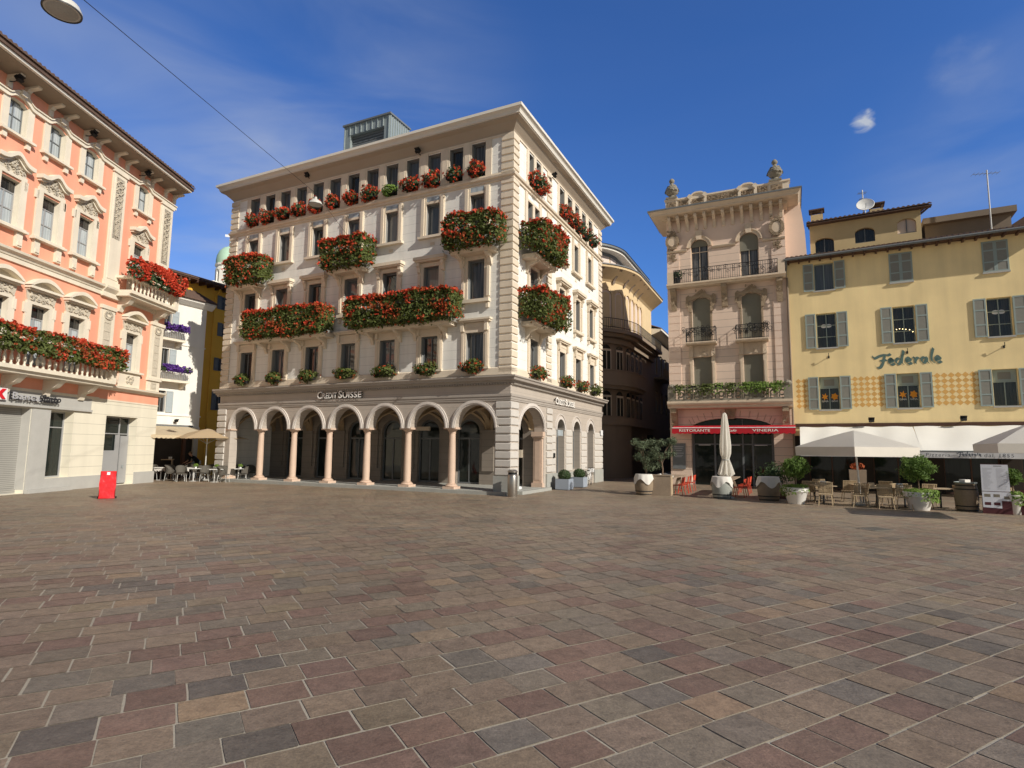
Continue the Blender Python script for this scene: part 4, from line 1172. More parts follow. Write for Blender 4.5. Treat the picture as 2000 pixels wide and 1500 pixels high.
# lunettes in the soffit cove and arched windows
for i in range(9):
    s = SA + .9 + i * 1.35
    w_ = MB()
    for k in range(10):
        t0, t1 = math.pi * k / 10, math.pi * (k + 1) / 10
        for (ri, ro, oo) in ((.52, .68, .1),):
            P = lambda r, t: curve_pt(s + r * math.cos(t), oo, 13.6 + r * math.sin(t))
            w_.add([P(ri, t0), P(ro, t0), P(ro, t1), P(ri, t1)], [(0, 1, 2, 3)])
            P2 = lambda r, t, o: curve_pt(s + r * math.cos(t), o, 13.6 + r * math.sin(t))
            w_.add([P2(ri, t0, .1), P2(ri, t1, .1), P2(ri, t1, 0), P2(ri, t0, 0)], [(0, 1, 2, 3)])
    for sg_ in (-1, 1):
        a, b = s + sg_ * .52, s + sg_ * .68
        w_.add([curve_pt(a, .1, 11.4), curve_pt(b, .1, 11.4), curve_pt(b, .1, 13.6), curve_pt(a, .1, 13.6)], [(0, 1, 2, 3)])
        w_.add([curve_pt(a, .1, 11.4), curve_pt(a, 0, 11.4), curve_pt(a, 0, 13.6), curve_pt(a, .1, 13.6)], [(0, 1, 2, 3)])
    o = w_.build('arched_window', M['ochre_stone'], rb)
    p_ = MB(); c0 = [curve_pt(s + .52 * math.cos(math.pi * k / 10), .012, 13.6 + .52 * math.sin(math.pi * k / 10)) for k in range(11)] + [curve_pt(s - .52, .012, 11.5), curve_pt(s + .52, .012, 11.5)]
    p_.add(c0, [tuple(range(len(c0)))]); p_.build('blind', M['blind_pink'], o)
    # coffer ribs under the eaves
    r_ = MB()
    for t in range(8):
        f0, f1 = t / 8, (t + 1) / 8
        for sg_ in (-.67,):
            r_.add([curve_pt(s + sg_ - .1, .1 + .9 * f0, 14.6 + .9 * f0 ** .6), curve_pt(s + sg_ + .1, .1 + .9 * f0, 14.6 + .9 * f0 ** .6), curve_pt(s + sg_ + .1, .1 + .9 * f1, 14.6 + .9 * f1 ** .6), curve_pt(s + sg_ - .1, .1 + .9 * f1, 14.6 + .9 * f1 ** .6)], [(0, 1, 2, 3)])
            r_.add([curve_pt(s + sg_ - .1, .1 + .9 * f0, 14.6 + .9 * f0 ** .6), curve_pt(s + sg_ - .1, .1 + .9 * f1, 14.6 + .9 * f1 ** .6), curve_pt(s + sg_ - .1, .1 + .9 * f1, 15.5), curve_pt(s + sg_ - .1, .1 + .9 * f0, 15.5)], [(0, 1, 2, 3)])
    r_.build('eaves_bracket', M['brown_stone'], o)
    for zz, hh in ((8.0, 2.0), (4.6, 1.9)):
        p_ = MB(); c0 = [curve_pt(s + .42 * math.cos(math.pi * k / 8), .03, zz + hh * .75 + .42 * math.sin(math.pi * k / 8)) for k in range(9)] + [curve_pt(s - .42, .03, zz), curve_pt(s + .42, .03, zz)]
        p_.add(c0, [tuple(range(len(c0)))])
        w2 = p_.build('window', M['glass_shop'], rb)
        f_ = MB()
        for q_ in (-.42, -.03, .36): f_.add([curve_pt(s + q_, .06, zz), curve_pt(s + q_ + .07, .06, zz), curve_pt(s + q_ + .07, .06, zz + hh * .8), curve_pt(s + q_, .06, zz + hh * .8)], [(0, 1, 2, 3)])
        f_.add([curve_pt(s - .42, .061, zz + hh * .72), curve_pt(s + .42, .061, zz + hh * .72), curve_pt(s + .42, .061, zz + hh * .8), curve_pt(s - .42, .061, zz + hh * .8)], [(0, 1, 2, 3)])
        f_.build('window_frame', M['cream_stone'], w2)
# upper attic glazing
for i in range(8):
    s = SA + .6 + i * 1.5
    p_ = MB(); p_.add([curve_pt(s + .05, -.96, 16.05), curve_pt(s + 1.35, -.96, 16.05), curve_pt(s + 1.35, -.96, 17.2), curve_pt(s + .05, -.96, 17.2)], [(0, 1, 2, 3)]); p_.build('attic_blind', M['blind_pink'], rb)
# balconies: iron railed upper one, stone lower one
mb = MB(); slab(mb, .95, 10.7, 10.95); slab(mb, .6, 10.45, 10.7)
o = mb.build('balcony', M['brown_stone'], rb)
mb = MB()
s = SA
while s < SB:
    mb.tube([curve_pt(s, .88, 10.95), curve_pt(s, .88, 11.75)], .014, 4); s += .16
ss = [SA + (SB - SA) * i / 60 for i in range(61)]
for z in (11.1, 11.75): mb.tube([curve_pt(q_, .88, z) for q_ in ss], .025, 4)
mb.build('railing', M['iron'], o)
mb = MB(); slab(mb, .75, 7.0, 7.85, s1=2.5); slab(mb, .82, 7.85, 7.95, s1=2.5); slab(mb, .8, 6.8, 7.0, s1=2.5); slab(mb, .6, 6.55, 6.8, s1=2.5); mb.build('balcony', M['brown_stone'], rb)
mb = MB(); slab(mb, .3, 3.9, 4.5); mb.build('string_course', M['brown_stone'], rb)
mb = MB(); slab(mb, .25, 10.0, 10.4); mb.build('string_course', M['brown_stone'], rb)
mb = MB(); band(mb, .02, .3, .02, 3.4); mb.build('shop_front', M['black'], rb)
for i in range(7):
    s = SA + .3 + i * 2.1
    mb = MB(); slab(mb, .14, 0, 3.9, s, s + .35, oi=0)
    mb.add([curve_pt(s, .14, 0), curve_pt(s, 0, 0), curve_pt(s, 0, 3.9), curve_pt(s, .14, 3.9)], [(0, 1, 2, 3)]); mb.build('shop_pier', M['brown_stone'], rb)
# white rearing horse emblem on the dark shop front
hs = thing('horse_emblem', 'white rearing horse emblem on the dark shop front in the side street', 'emblem', FQ.O, FQ.rz)
HP = [(.30, 0), (.36, .02), (.40, .22), (.52, .40), (.62, .42), (.72, .24), (.80, .02), (.88, .04), (.80, .30), (.78, .46), (.86, .60), (.96, .56), (1.0, .62), (.92, .70), (.84, .72), (.86, .86), (.96, .90), (.95, .98), (.84, 1.06), (.80, 1.16), (.76, 1.06), (.66, .98), (.58, .78), (.40, .74), (.26, .72), (.12, .62), (.06, .42), (0, .30), (.08, .34), (.16, .54), (.24, .58), (.26, .34), (.28, .16)]
hb = -RB_R * .62
vs = []
tris = tessellate_polygon([[Vector((x, z, 0)) for x, z in HP]])
mb = MB(); mb.add([curve_pt(-RB_R * .42 - 1.6 + x * 1.55, .06, 1.0 + z * 1.6) for x, z in HP], [tuple(t) for t in tris])
mb.build('figure', M['sign_white'], hs)
ps = thing('street_name_plate', 'small pale street name plate at the far end of the bank side front', 'sign', FR.at(RW * K, 0, 0), FR.rz)
mb = MB(); mb.box(-.55, -.1, -.1, -.08, 3.0, 3.35); mb.build('plate', M['sign_white'], ps)

# further houses along the street
dh = thing('street_house', 'shaded house beyond the rounded building with bright eaves edge', 'building', FQ.O, FQ.rz)
mb = MB()
U1, U2 = RB_U + SB + .02, 46.
hw = [rect(u - .5, u + .5, z, z + 2.0) for u in (31, 33.2, 35.4, 37.8, 40.2, 42.6) for z in (9.2, 5.6)]
mb.wall(rect(U1, U2, 0, 12.8), hw, 0, .2); mb.quad((U2, 0, 0), (U2, 8, 0), (U2, 8, 12.8), (U2, 0, 12.8)); mb.quad((U2, 8, 0), (RB_U, 8, 0), (RB_U, 8, 12.8), (U2, 8, 12.8))
mb.build('wall', M['brown_stone'], dh)
for u in (31, 33.2, 35.4, 37.8, 40.2, 42.6):
    for z in (9.2, 5.6): window(dh, None, u, z, 1., 2., .15, (0,), (1.4,), .08, .06, 'grey_stone', 'glass')
mb = MB(); mb.prism([(0, 12.6), (-.8, 12.9), (-.85, 13.1), (0, 13.2)], U1, U2, 'x'); mb.box(U1, U2, -.9, -.851, 12.95, 13.12); mb.build('eaves', M['gutter'], dh)
mb = MB(); tiles(mb, U1, U2, -.9, 13.12, 4, 15, .25, .08); mb.build('tiled_roof', M['roof_tile'], dh)
mb = MB(); mb.box(30, 34, -.9, 0, 8.6, 8.8)
x = 30.
while x < 34: mb.tube([(x, -.85, 8.8), (x, -.85, 9.6)], .02, 4); x += .2
mb.build('balcony', M['brown_stone'], dh)

FE = Face(tuple(FQ.at(52, -6)[:2]), 115.87)
eh = thing('street_end_house', 'plain shaded house closing the far end of the side street', 'building', FE.O, FE.rz)
ew = [(x, z) for x in (2, 5, 8, 11, 14, 17, 20) for z in (4.6, 7.8, 10.8)]
mb = MB(); mb.wall(rect(0, 24, 0, 14), [rect(x - .5, x + .5, z, z + 1.8) for x, z in ew], 0, .2); mb.build('wall', M['brown_stone'], eh)
for x, z in ew: window(eh, None, x, z, 1., 1.8, .12, (0,), (1.3,), .07, .06, 'grey_stone', 'glass')
mb = MB(); tiles(mb, 0, 24, -.7, 14, 5, 16); mb.build('tiled_roof', M['roof_tile'], eh)

# ------------------------------------------------------------------ peach coloured palazzo
FP = Face((9.994, 36.474), 115.87)
PW = 6.95
M['peach'] = mat('peach', (.74, .57, .46), .85, .06, 1., .04, 25, .1, 60, streak=.05)
M['peach_course'] = mat('peach_course', (.71, .55, .44), .85, .06, 1., .04, 25, .1, 60, course=.46, cw=.022, cdark=.5, streak=.06)
M['peach_trim'] = mat('peach_trim', (.62, .50, .375), .85, .12, 3., .08, 35, .3, 45, streak=.06)
M['peach_relief'] = mat('peach_relief', (.33, .25, .17), .9, .28, 8., .25, 35, .7, 22)
M['stone_dark'] = mat('stone_dark', (.24, .215, .17), .9, .3, 5., .2, 35, .5, 25)
M['blind_green'] = mat('blind_green', (.215, .205, .16), .75, .06, 3., .03, 30, course=.055, cw=.014, cdark=.72)
pc = thing('peach_palazzo', 'narrow peach coloured palazzo with carved cornice and two stone urns on the roof', 'building', FP.O, FP.rz)
mb = MB()
A1, A2 = (1.5, 2.58), (4.42, 5.5)
holes = []
for a, b in (A1, A2):
    holes += [arch(a - .02, b - .02, 12.55, 14.95, 15.46, 12), [(a, 8.75), (b, 8.75), (b, 11.48), ((a + b) / 2 + .25, 11.66), ((a + b) / 2 - .25, 11.66), (a, 11.48)], rect(a, b, 5.2, 7.88)]
mb.wall(rect(0, PW, 4.6, 14.85), [h for h in holes if max(q_[1] for q_ in h) < 14.8], 0, .22)
mb.build('coursed_wall', M['peach_course'], pc) if 0 else None
mb = MB()
# coursed part up to the string course, plain above; split the top windows at the string course
lo = [h for h in holes if max(q_[1] for q_ in h) < 14.8]
mb.wall(rect(0, PW, 4.3, 12.55), lo, 0, .22)
top = [arch(a - .02, b - .02, 12.551, 14.95, 15.46, 12) for a, b in (A1, A2)]
poly_t = [(0, 12.55)]
for a, b in (A1, A2): poly_t += [(a - .02, 12.55), (a - .02, 14.82), (b - .02, 14.82), (b - .02, 12.55)]
poly_t += [(PW, 12.55), (PW, 14.82), (0, 14.82)]
mb.wall(poly_t[:1] + poly_t[1:], [], 0, .22) if 0 else None
for x0, x1 in ((0, A1[0] - .02), (A1[1] - .02, A2[0] - .02), (A2[1] - .02, PW)):
    mb.quad((x0, 0, 12.55), (x1, 0, 12.55), (x1, 0, 14.82), (x0, 0, 14.82))
for a, b in (A1, A2):
    for x in (a - .02, b - .02): mb.quad((x, 0, 12.55), (x, .22, 12.55), (x, .22, 14.82), (x, 0, 14.82))
mb.build('coursed_wall', M['peach_course'], pc)
mb = MB()
pl = [(0, 14.82)]
for a, b in (A1, A2):
    c, r = (a + b) / 2 - .02, (b - a) / 2
    pl += [(c - r, 14.82)] + [(c - r * math.cos(math.pi * i / 14), 14.95 + .51 * math.sin(math.pi * i / 14)) for i in range(15)] + [(c + r, 14.82)]
pl += [(PW, 14.82), (PW, 17.3), (0, 17.3)]
mb.prism(pl, 0, .22, 'y')
D = 4.6
mb.quad((0, D, 0), (0, 0, 0), (0, 0, 17.3), (0, D, 17.3)); mb.quad((PW, .0, 0), (PW, D, 0), (PW, D, 17.3), (PW, 0, 17.3)); mb.quad((PW, D, 0), (0, D, 0), (0, D, 17.3), (PW, D, 17.3)); mb.quad((0, 0, 17.3), (PW, 0, 17.3), (PW, D, 17.3), (0, D, 17.3))
mb.prism([(PW + .002, 12.4), (8.15, 12.4), (8.05, 15.4), (7.85, 17.2), (PW + .002, 17.2)], .95, 3.4, 'y'); mb.box(7.5, 7.86, 1.0, 1.5, 17.2, 17.95)
mb.build('upper_wall', M['peach'], pc)
mb = MB(); mb.box(.02, PW - .02, D, 11.5, 0, 12.6); mb.build('rear_wing', M['peach'], pc)
rh = thing('side_street_house', 'plain house behind the peach palazzo along the side street', 'building', FP.O, FP.rz)
mb = MB(); mb.box(0.05, 8, 11.6, 40, 0, 13.6); mb.build('wall', M['brown_stone'], rh); mb = MB(); mb.prism([(-.4, 13.6), (8.4, 13.6), (4., 15.4)], 11.6, 40.3, 'y'); mb.build('roof', M['roof_tile'], rh)
# ground floor: big flat arch with shop
mb = MB()
n = 18
pl = [(0, 0), (1.26, 0), (1.26, 3.45)] + [(3.59 - 2.33 * math.cos(math.pi * (i + .5) / (n + 1)) , 3.45 + .62 * math.sin(math.pi * (i + .5) / (n + 1))) for i in range(n + 1)] + [(5.92, 3.45), (5.92, 0), (PW, 0), (PW, 4.6), (0, 4.6)]
mb.prism(pl, -.02, .5, 'y'); mb.build('ground_floor_wall', M['peach_course'], pc)
mb = MB()
for i in range(1, 14):      # voussoir joints of the flat arch
    t = math.pi * i / 14; x, z = 3.59 - 2.33 * math.cos(t), 3.45 + .62 * math.sin(t)
    d = Vector((-math.cos(t) * .5, 0, 1)).normalized(); mb.obox(Vector((x, -.03, z + .05)) + d * .2, .012, .012, .2, Matrix.Rotation(-math.atan2(-d.x, d.z) if 0 else math.atan2(d.x, d.z), 3, 'Y'))
mb.prism([(3.4, 4.0), (3.8, 4.0), (3.95, 4.7), (3.25, 4.7)], -.16, -.021, 'y'); relief(mb, 3.3, 3.9, 4.1, 4.65, 16, -.16, 0, 9)
mb.build('keystone', M['peach_relief'], pc)
sf = MB(); sf.box(1.262, 5.918, .35, .45, 3.3, 3.42); sf.box(1.262, 1.4, .35, .45, 0, 3.3); sf.box(5.78, 5.918, .35, .45, 0, 3.3)
for x in (2.6, 3.2, 4.2, 4.75): sf.box(x - .05, x + .05, .35, .45, 0, 3.3)
sf.box(1.4, 5.78, .36, .44, 2.45, 2.53)
for x in (3.2, 4.2): sf.box(x - .02, x + .02, .34, .36, 3.42, 4.0)
s_ = sf.build('shop_front', M['gun_metal'], pc)
mb = MB(); mb.quad((1.3, .42, 0), (5.9, .42, 0), (5.9, .42, 4.05), (1.3, .42, 4.05)); mb.build('pane', M['glass_shop'], s_)
for x in (2.0, 3.7, 5.2):
    mb = MB(); mb.box(x - .35, x + .35, .28, .33, 2.42, 2.46); mb.build('strip_lamp', M['sign_white'], s_)
bb = thing('menu_blackboard', 'tall framed blackboard with chalk writing on the left pier of the restaurant', 'blackboard', FP.O, FP.rz)
mb = MB(); mb.box(.13, .9, -.09, -.03, .95, 2.52); mb.build('frame', M['gun_metal'], bb)
mb = MB()
for i, z in enumerate((2.3, 2.2, 2.06, 1.9, 1.76, 1.68)): mb.box(.22 + .03 * (i % 2), .8 - .06 * (i % 3), -.094, -.091, z, z + .035)
mb.build('chalk_lines', M['letter_grey'], bb)
mb = MB()
mb.prism([(0, 3.95), (-.1, 3.97), (-.12, 4.25), (-.3, 4.45), (-.3, 4.56), (0, 4.6)], 0, PW, 'x') if 0 else None
mb.box(-.02, PW + .02, -.08, -.021, 3.36, 3.46)
mb.build('string_course', M['peach_trim'], pc)
# main balcony of stone with pierced balustrade
mb = MB(); mb.prism([(-.03, 4.62), (-.7, 4.66), (-.74, 4.8), (-.86, 4.86), (-.9, 4.95), (-.9, 5.08), (-.03, 5.08)], .0, PW + .05, 'x'); o = mb.build('balcony', M['peach_trim'], pc)
for x in (.32, 6.6):
    mb = MB(); mb.prism([(-.02, 3.3), (-.14, 3.35), (-.2, 3.7), (-.42, 4.2), (-.66, 4.4), (-.66, 4.62), (-.02, 4.62)], x - .17, x + .17, 'x'); relief(mb, x - .16, x + .16, 3.4, 4.5, 14, -.3, 0, 12); mb.build('console', M['peach_relief'], o)
mb = MB()
mb.box(.05, PW, -.86, -.68, 5.08, 5.2); mb.box(.05, PW, -.88, -.66, 5.74, 5.88)
for x in (.05, 6.55): mb.box(x, x + .45, -.89, -.65, 5.08, 5.92); mb.lathe(x + .22, -.77, [(.2, 5.92), (.24, 6.0), (.16, 6.12), (0, 6.18)], 10)
x = .62
while x < 6.5:
    mb.ring_arch(x + .2, 5.47, .1, .1, .09, -.84, -.70, 8); 
    mb.add([(x + .2 + r * math.cos(t), yy, 5.47 - r * math.sin(t)) for yy in (-.84, -.70) for r in (.1, .19) for t in [math.pi * i / 8 for i in range(9)]],
           [(i, i + 1, 9 + i + 1, 9 + i) for i in range(8)] + [(18 + i, 27 + i, 27 + i + 1, 18 + i + 1) for i in range(8)] + [(i, 18 + i, 18 + i + 1, i + 1) for i in range(8)] + [(9 + i, 9 + i + 1, 27 + i + 1, 27 + i) for i in range(8)])
    mb.box(x + .4, x + .46, -.83, -.71, 5.2, 5.74); mb.box(x + .02, x + .1, -.82, -.72, 5.2, 5.36); mb.box(x + .3, x + .38, -.82, -.72, 5.2, 5.36); x += .47
mb.build('balustrade', M['stone_dark'], o)
# top balcony with iron railing
mb = MB(); mb.prism([(0, 12.3), (-.55, 12.32), (-.6, 12.42), (-.7, 12.45), (-.7, 12.55), (0, 12.55)], .05, PW - .02, 'x'); o = mb.build('balcony', M['peach_trim'], pc)
for x in (.4, 3.45, 6.55):
    mb = MB(); mb.prism([(0, 10.9), (-.1, 10.95), (-.14, 11.5), (-.3, 11.9), (-.5, 12.1), (-.5, 12.3), (0, 12.3)], x - .17, x + .17, 'x'); relief(mb, x - .16, x + .16, 11., 12.1, 16, -.22, 0, int(x * 10)); mb.build('console', M['peach_relief'], o)
def iron_rail(x0, x1, y, z, h, parent, ends=True, swirl=True, seed=1):
    r = random.Random(seed); b = MB()
    pts = [(x0, 0, z + h), (x0, y, z + h), (x1, y, z + h), (x1, 0, z + h)] if ends else [(x0, y, z + h), (x1, y, z + h)]
    b.tube(pts, .022, 5)
    for dz in (.06, h * .72): b.tube([(p[0], p[1], z + dz) for p in pts], .014, 4)
    x = x0
    while x < x1 + .01: b.tube([(x, y, z), (x, y, z + h)], .011, 4); x += .13
    if swirl:
        x = x0 + .2
        while x < x1 - .1:
            for k in range(3):
                cx, cz, rr = x + r.uniform(-.1, .1), z + h * r.uniform(.35, .95), r.uniform(.07, .13)
                b.tube([(cx + rr * math.cos(t * .9) * (1 - t * .09), y - .02, cz + rr * math.sin(t * .9) * (1 - t * .09)) for t in range(8)], .014, 4)
            x += .42
    if ends:
        for xx in (x0, x1):
            yy = y
            while yy < -.05: b.tube([(xx, yy, z), (xx, yy, z + h)], .011, 4); yy += .13
    return b.build('railing', M['iron'], parent)
iron_rail(.5, 6.5, -.64, 12.55, .85, o, seed=2)
mb = MB()
for x in (.1, 6.5): mb.box(x, x + .38, -.68, -.4, 12.551, 13.3)
mb.build('pedestal', M['peach_trim'], o)
bp = thing('potted_plant', 'dark potted plant at the left end of the top balcony of the peach palazzo', 'plant', FP.at(.72, .42, 12.55), FP.rz)
a, b = ball(.26, .24, .3, 200, 0, 5)
for i in range(len(a.v)): a.v[i] = (a.v[i][0], a.v[i][1], a.v[i][2] + .6)
a.build('foliage', M['leaf_dark'], bp); mb = MB(); mb.lathe(0, 0, [(.14, 0), (.2, .4), (.17, .4)], 10); mb.build('pot', M['black'], bp)
# windows
for i, (a, b) in enumerate((A1, A2)):
    c = (a + b) / 2
    w = window(pc, None, c - .02, 12.56, b - a, 2.88, .16, (0,), (2.1,), .06, .06, 'peach_trim', 'glass_curtain')
    mb = MB()
    mb.ring_arch(c - .02, 14.95, .54, .51, .22, -.1, -.001); mb.ring_arch(c - .02, 14.95, .7, .67, .07, -.14, -.101)
    mb.prism([(c - .16, 15.4), (c + .12, 15.4), (c + .2, 15.9), (c - .02, 16.0), (c - .24, 15.9)], -.2, -.1, 'y')
    m_ = mb.build('archivolt', M['peach_trim'], w); m_.location = (-(c - .02), -.16, -12.56)
    mb = MB(); mb.add([(x - (c - .02), .0, z - 12.56) for x, z in arch(a - .02, b - .02, 14.15 if i else 15.0, 14.95, 15.46, 12)], [tuple(range(15))]) if 0 else None
    zb = 14.35 if i else 15.0
    pl = [(x - c + .02, -.06, z - 12.56) for x, z in arch(a + .0, b - .04, zb, max(zb, 14.95), 15.44, 12)]
    mb.add(pl, [tuple(range(len(pl)))]); mb.build('roller_blind', M['blind_green'], w)
    # middle floor: rococo surround, blind shut
    w = window(pc, None, c, 8.75, b - a, 2.72, .2, (0,), (), .06, .05, 'peach_trim', 'glass')
    mb = MB(); mb.prism([(-(b - a) / 2, 0), ((b - a) / 2, 0), ((b - a) / 2, 2.73), (.25, 2.91), (-.25, 2.91), (-(b - a) / 2, 2.73)], -.06, -.03, 'y'); mb.build('roller_blind', M['blind_green'], w)
    mb = MB()
    for s in (-1, 1):
        mb.prism([(s * .55, 2.0), (s * .72, 2.0), (s * .78, 2.35), (s * .92, 2.55), (s * .9, 3.0), (s * .74, 3.12), (s * .6, 2.95), (s * .55, 2.7)] if s > 0 else list(reversed([(s * .55, 2.0), (s * .72, 2.0), (s * .78, 2.35), (s * .92, 2.55), (s * .9, 3.0), (s * .74, 3.12), (s * .6, 2.95), (s * .55, 2.7)])), -.30, -.2, 'y')
        relief(mb, s * .74 - .14, s * .74 + .14, 2.4, 3.1, 8, -.3, 0, 31)
    t_ = [(-.76 + 1.52 * k / 16, 2.93 + .38 * math.exp(-((k / 16 - .5) / .22) ** 2) + .06) for k in range(17)]
    mb.prism(t_ + [(x, max(2.74, 2.92 - abs(x) * .25)) for x, z in reversed(t_)], -.31, -.2, 'y'); relief(mb, -.3, .3, 3.0, 3.4, 14, -.31, 0, 33)
    for s in (-1, 1): mb.box(s * .6 - .05, s * .6 + .05, -.24, -.2, 0, 2.0)
    mb.build('carved_surround', M['peach_relief'], w)
    # lower floor: framed, blind shut
    w = window(pc, None, c, 5.2, b - a, 2.68, .2, (0,), (), .06, .05, 'peach_trim', 'glass')
    mb = MB(); mb.box(-(b - a) / 2, (b - a) / 2, -.06, -.03, 0, 2.68); mb.build('roller_blind', M['blind_green'], w)
    mb = MB()
    for s in (-1, 1):
        mb.box(s * .66 - .11, s * .66 + .11, -.27, -.2, 0, 2.7); mb.box(s * .66 - .06, s * .66 + .06, -.30, -.27, .3, 2.3); mb.box(s * .66 - .12, s * .66 + .12, -.36, -.2, 2.7, 3.4)
        relief(mb, s * .66 - .1, s * .66 + .1, 2.4, 3.3, 8, -.34, 0, 36)
    mb.box(-.54, .54, -.25, -.2, 2.701, 3.38); relief(mb, -.25, .25, 2.8, 3.3, 22, -.25, 0, 35); mb.box(-.8, .8, -.34, -.2, 3.41, 3.5)
    mb.build('carved_surround', M['peach_trim'], w)
    # little iron balcony of the middle floor
    mb = MB(); mb.prism([(0, 8.6), (-.55, 8.62), (-.6, 8.7), (-.6, 8.76), (0, 8.76)], c - .9, c + .9, 'x'); o = mb.build('balcony', M['peach_trim'], pc)
    iron_rail(c - .88, c + .88, -.56, 8.76, .86, o, True, True, 50 + i); 
    b2 = MB(); r = random.Random(60 + i)
    for k in range(40):
        x = r.uniform(-1.05, 1.05); z = r.uniform(9.1, 9.65); rr = r.uniform(.05, .11)
        b2.tube([(c + x + rr * math.cos(t * .8), -.60 - .06 * math.sin(t), z + rr * math.sin(t * .8)) for t in range(8)], .016, 4)
    b2.build('iron_scroll', M['iron'], o)
# pilaster strips, string course, cartouches
for a, b in ((0, A1[0] - .25), (A1[1] + .22, A2[0] - .25), (A2[1] + .22, PW)):
    mb = MB(); mb.prism([(0, 14.75), (-.1, 14.78), (-.14, 14.88), (0, 14.95)], a, b, 'x'); mb.build('string_course', M['peach_trim'], pc)
for a, b in ((0, .76), (6.18, PW)):
    z = 5.06; mb = MB(); mb.box(a, b, -.03, 0, 5.06, 14.6)
    while z < 14.5:
        mb.box(a, b, -.055, -.0301, z + .02, z + .445); z += .46
    mb.build('quoin', M['peach'], pc)
for c in (.38, 6.52):
    mb = MB()
    n = 20; mb.prism([(c + .26 * math.cos(2 * math.pi * k / n), 15.5 + .34 * math.sin(2 * math.pi * k / n)) for k in range(n)], -.22, 0, 'y', 1)
    r = random.Random(int(c * 9))
    for k in range(26):
        t = 2 * math.pi * k / 26; mb.obox((c + .34 * math.cos(t), -.16, 15.5 + .46 * math.sin(t)), .08, .1, .06, Matrix.Rotation(t, 3, 'Y'))
    relief(mb, c - .3, c + .3, 15.9, 16.25, 16, -.18, 0, 41); relief(mb, c - .28, c + .28, 14.95, 15.15, 10, -.16, 0, 42); m5 = MB(); m5.prism([(c - .2, 14.66), (c + .2, 14.66), (c, 14.15)], -.09, 0, 'y'); relief(m5, c - .22, c + .22, 14.25, 14.65, 22, -.09, 0, 43); m5.build('ornament', M['peach_relief'], pc)
    mb.build('cartouche', [M['peach_relief'], M['peach_trim']], pc)
# great cornice
mb = MB()
prof = [(0, 16.85), (-.2, 16.88), (-.22, 17.02), (-.82, 17.1), (-.84, 17.2), (-.98, 17.36), (-.98, 17.44), (0, 17.5)]
def mould2(b, prof, x0, x1, depth):
    vs = []; k = len(prof)
    for ring in range(4):
        for y, z in prof:
            o = -y
            vs.append([(x0 - o, depth, z), (x0 - o, -o, z), (x1 + o, -o, z), (x1 + o, depth, z)][ring])
    b.add(vs, [(j * k + i, (j + 1) * k + i, (j + 1) * k + i + 1, j * k + i + 1) for j in range(3) for i in range(k - 1)])
mould2(mb, prof, 0, PW - .02, 3.0); mb.build('cornice', M['peach_trim'], pc)
mb = MB(); mould2(mb, [(-.99, 17.36), (-1.02, 17.37), (-1.02, 17.46), (-.9, 17.47)], 0, PW - .02, 3.0); mb.build('gutter', M['gun_metal'], pc)
for i in range(13):
    x = .25 + i * .545
    mb = MB(); mb.prism([(0, 16.1), (-.06, 16.12), (-.12, 16.4), (-.2, 16.55), (-.6, 16.78), (-.66, 16.9), (-.6, 17.04), (0, 17.0)], x - .09, x + .09, 'x'); mb.build('bracket', M['peach_trim'], pc)
# parapet with reliefs
mb = MB()
tp = []
for k in range(61):
    x = .7 + 5.5 * k / 60; z = 18.36
    for c in (2.0, 4.95): z += .26 * math.exp(-((x - c) / .42) ** 4)
    tp.append((x, z))
mb.prism([(.7, 17.44), (6.2, 17.44)] + list(reversed(tp)), .1, .3, 'y')
mb.prism([(x, z + .07) for x, z in tp] + list(reversed([(x, z - .03) for x, z in tp])), .02, .35, 'y')
for x in (-.05, 6.2): mb.box(x, x + .76 + (.34 if x > 1 else 0), .04, .5, 17.44, 18.36); mb.box(x - .06, x + .82 + (.34 if x > 1 else 0), -.02, .56, 18.36, 18.46)
mb.box(-.05, 7.3, .06, .5, 17.44, 17.6)
for x in (1.5, 2.45, 4.5, 5.42): mb.box(x - .09, x + .09, .04, .1, 17.6, 18.36); mb.obox((x, .0, 18.38), .12, .08, .12, Matrix.Rotation(rad(45), 3, 'Y'))
pp = mb.build('parapet', M['cream_stone'], pc)
mb = MB()
for x0, x1, y_ in ((.06, .64, .035), (.8, 1.4, .095), (1.6, 2.36, .095), (2.56, 4.4, .095), (4.6, 5.33, .095), (5.52, 6.1, .095), (6.28, 6.94, .035)): mb.box(x0, x1, y_, y_ + .01, 17.63, 18.26)
for x0, x1, n in ((.1, .62, 24), (.85, 1.38, 30), (1.62, 2.35, 40), (2.6, 4.36, 100), (4.62, 5.3, 40), (5.55, 6.1, 30), (6.32, 6.9, 26)): relief(mb, x0, x1, 17.68, 18.22, n, .08 if .7 < x0 < 6.2 else .04, 0, int(x0 * 10))
mb.build('relief', M['peach_relief'], pp)
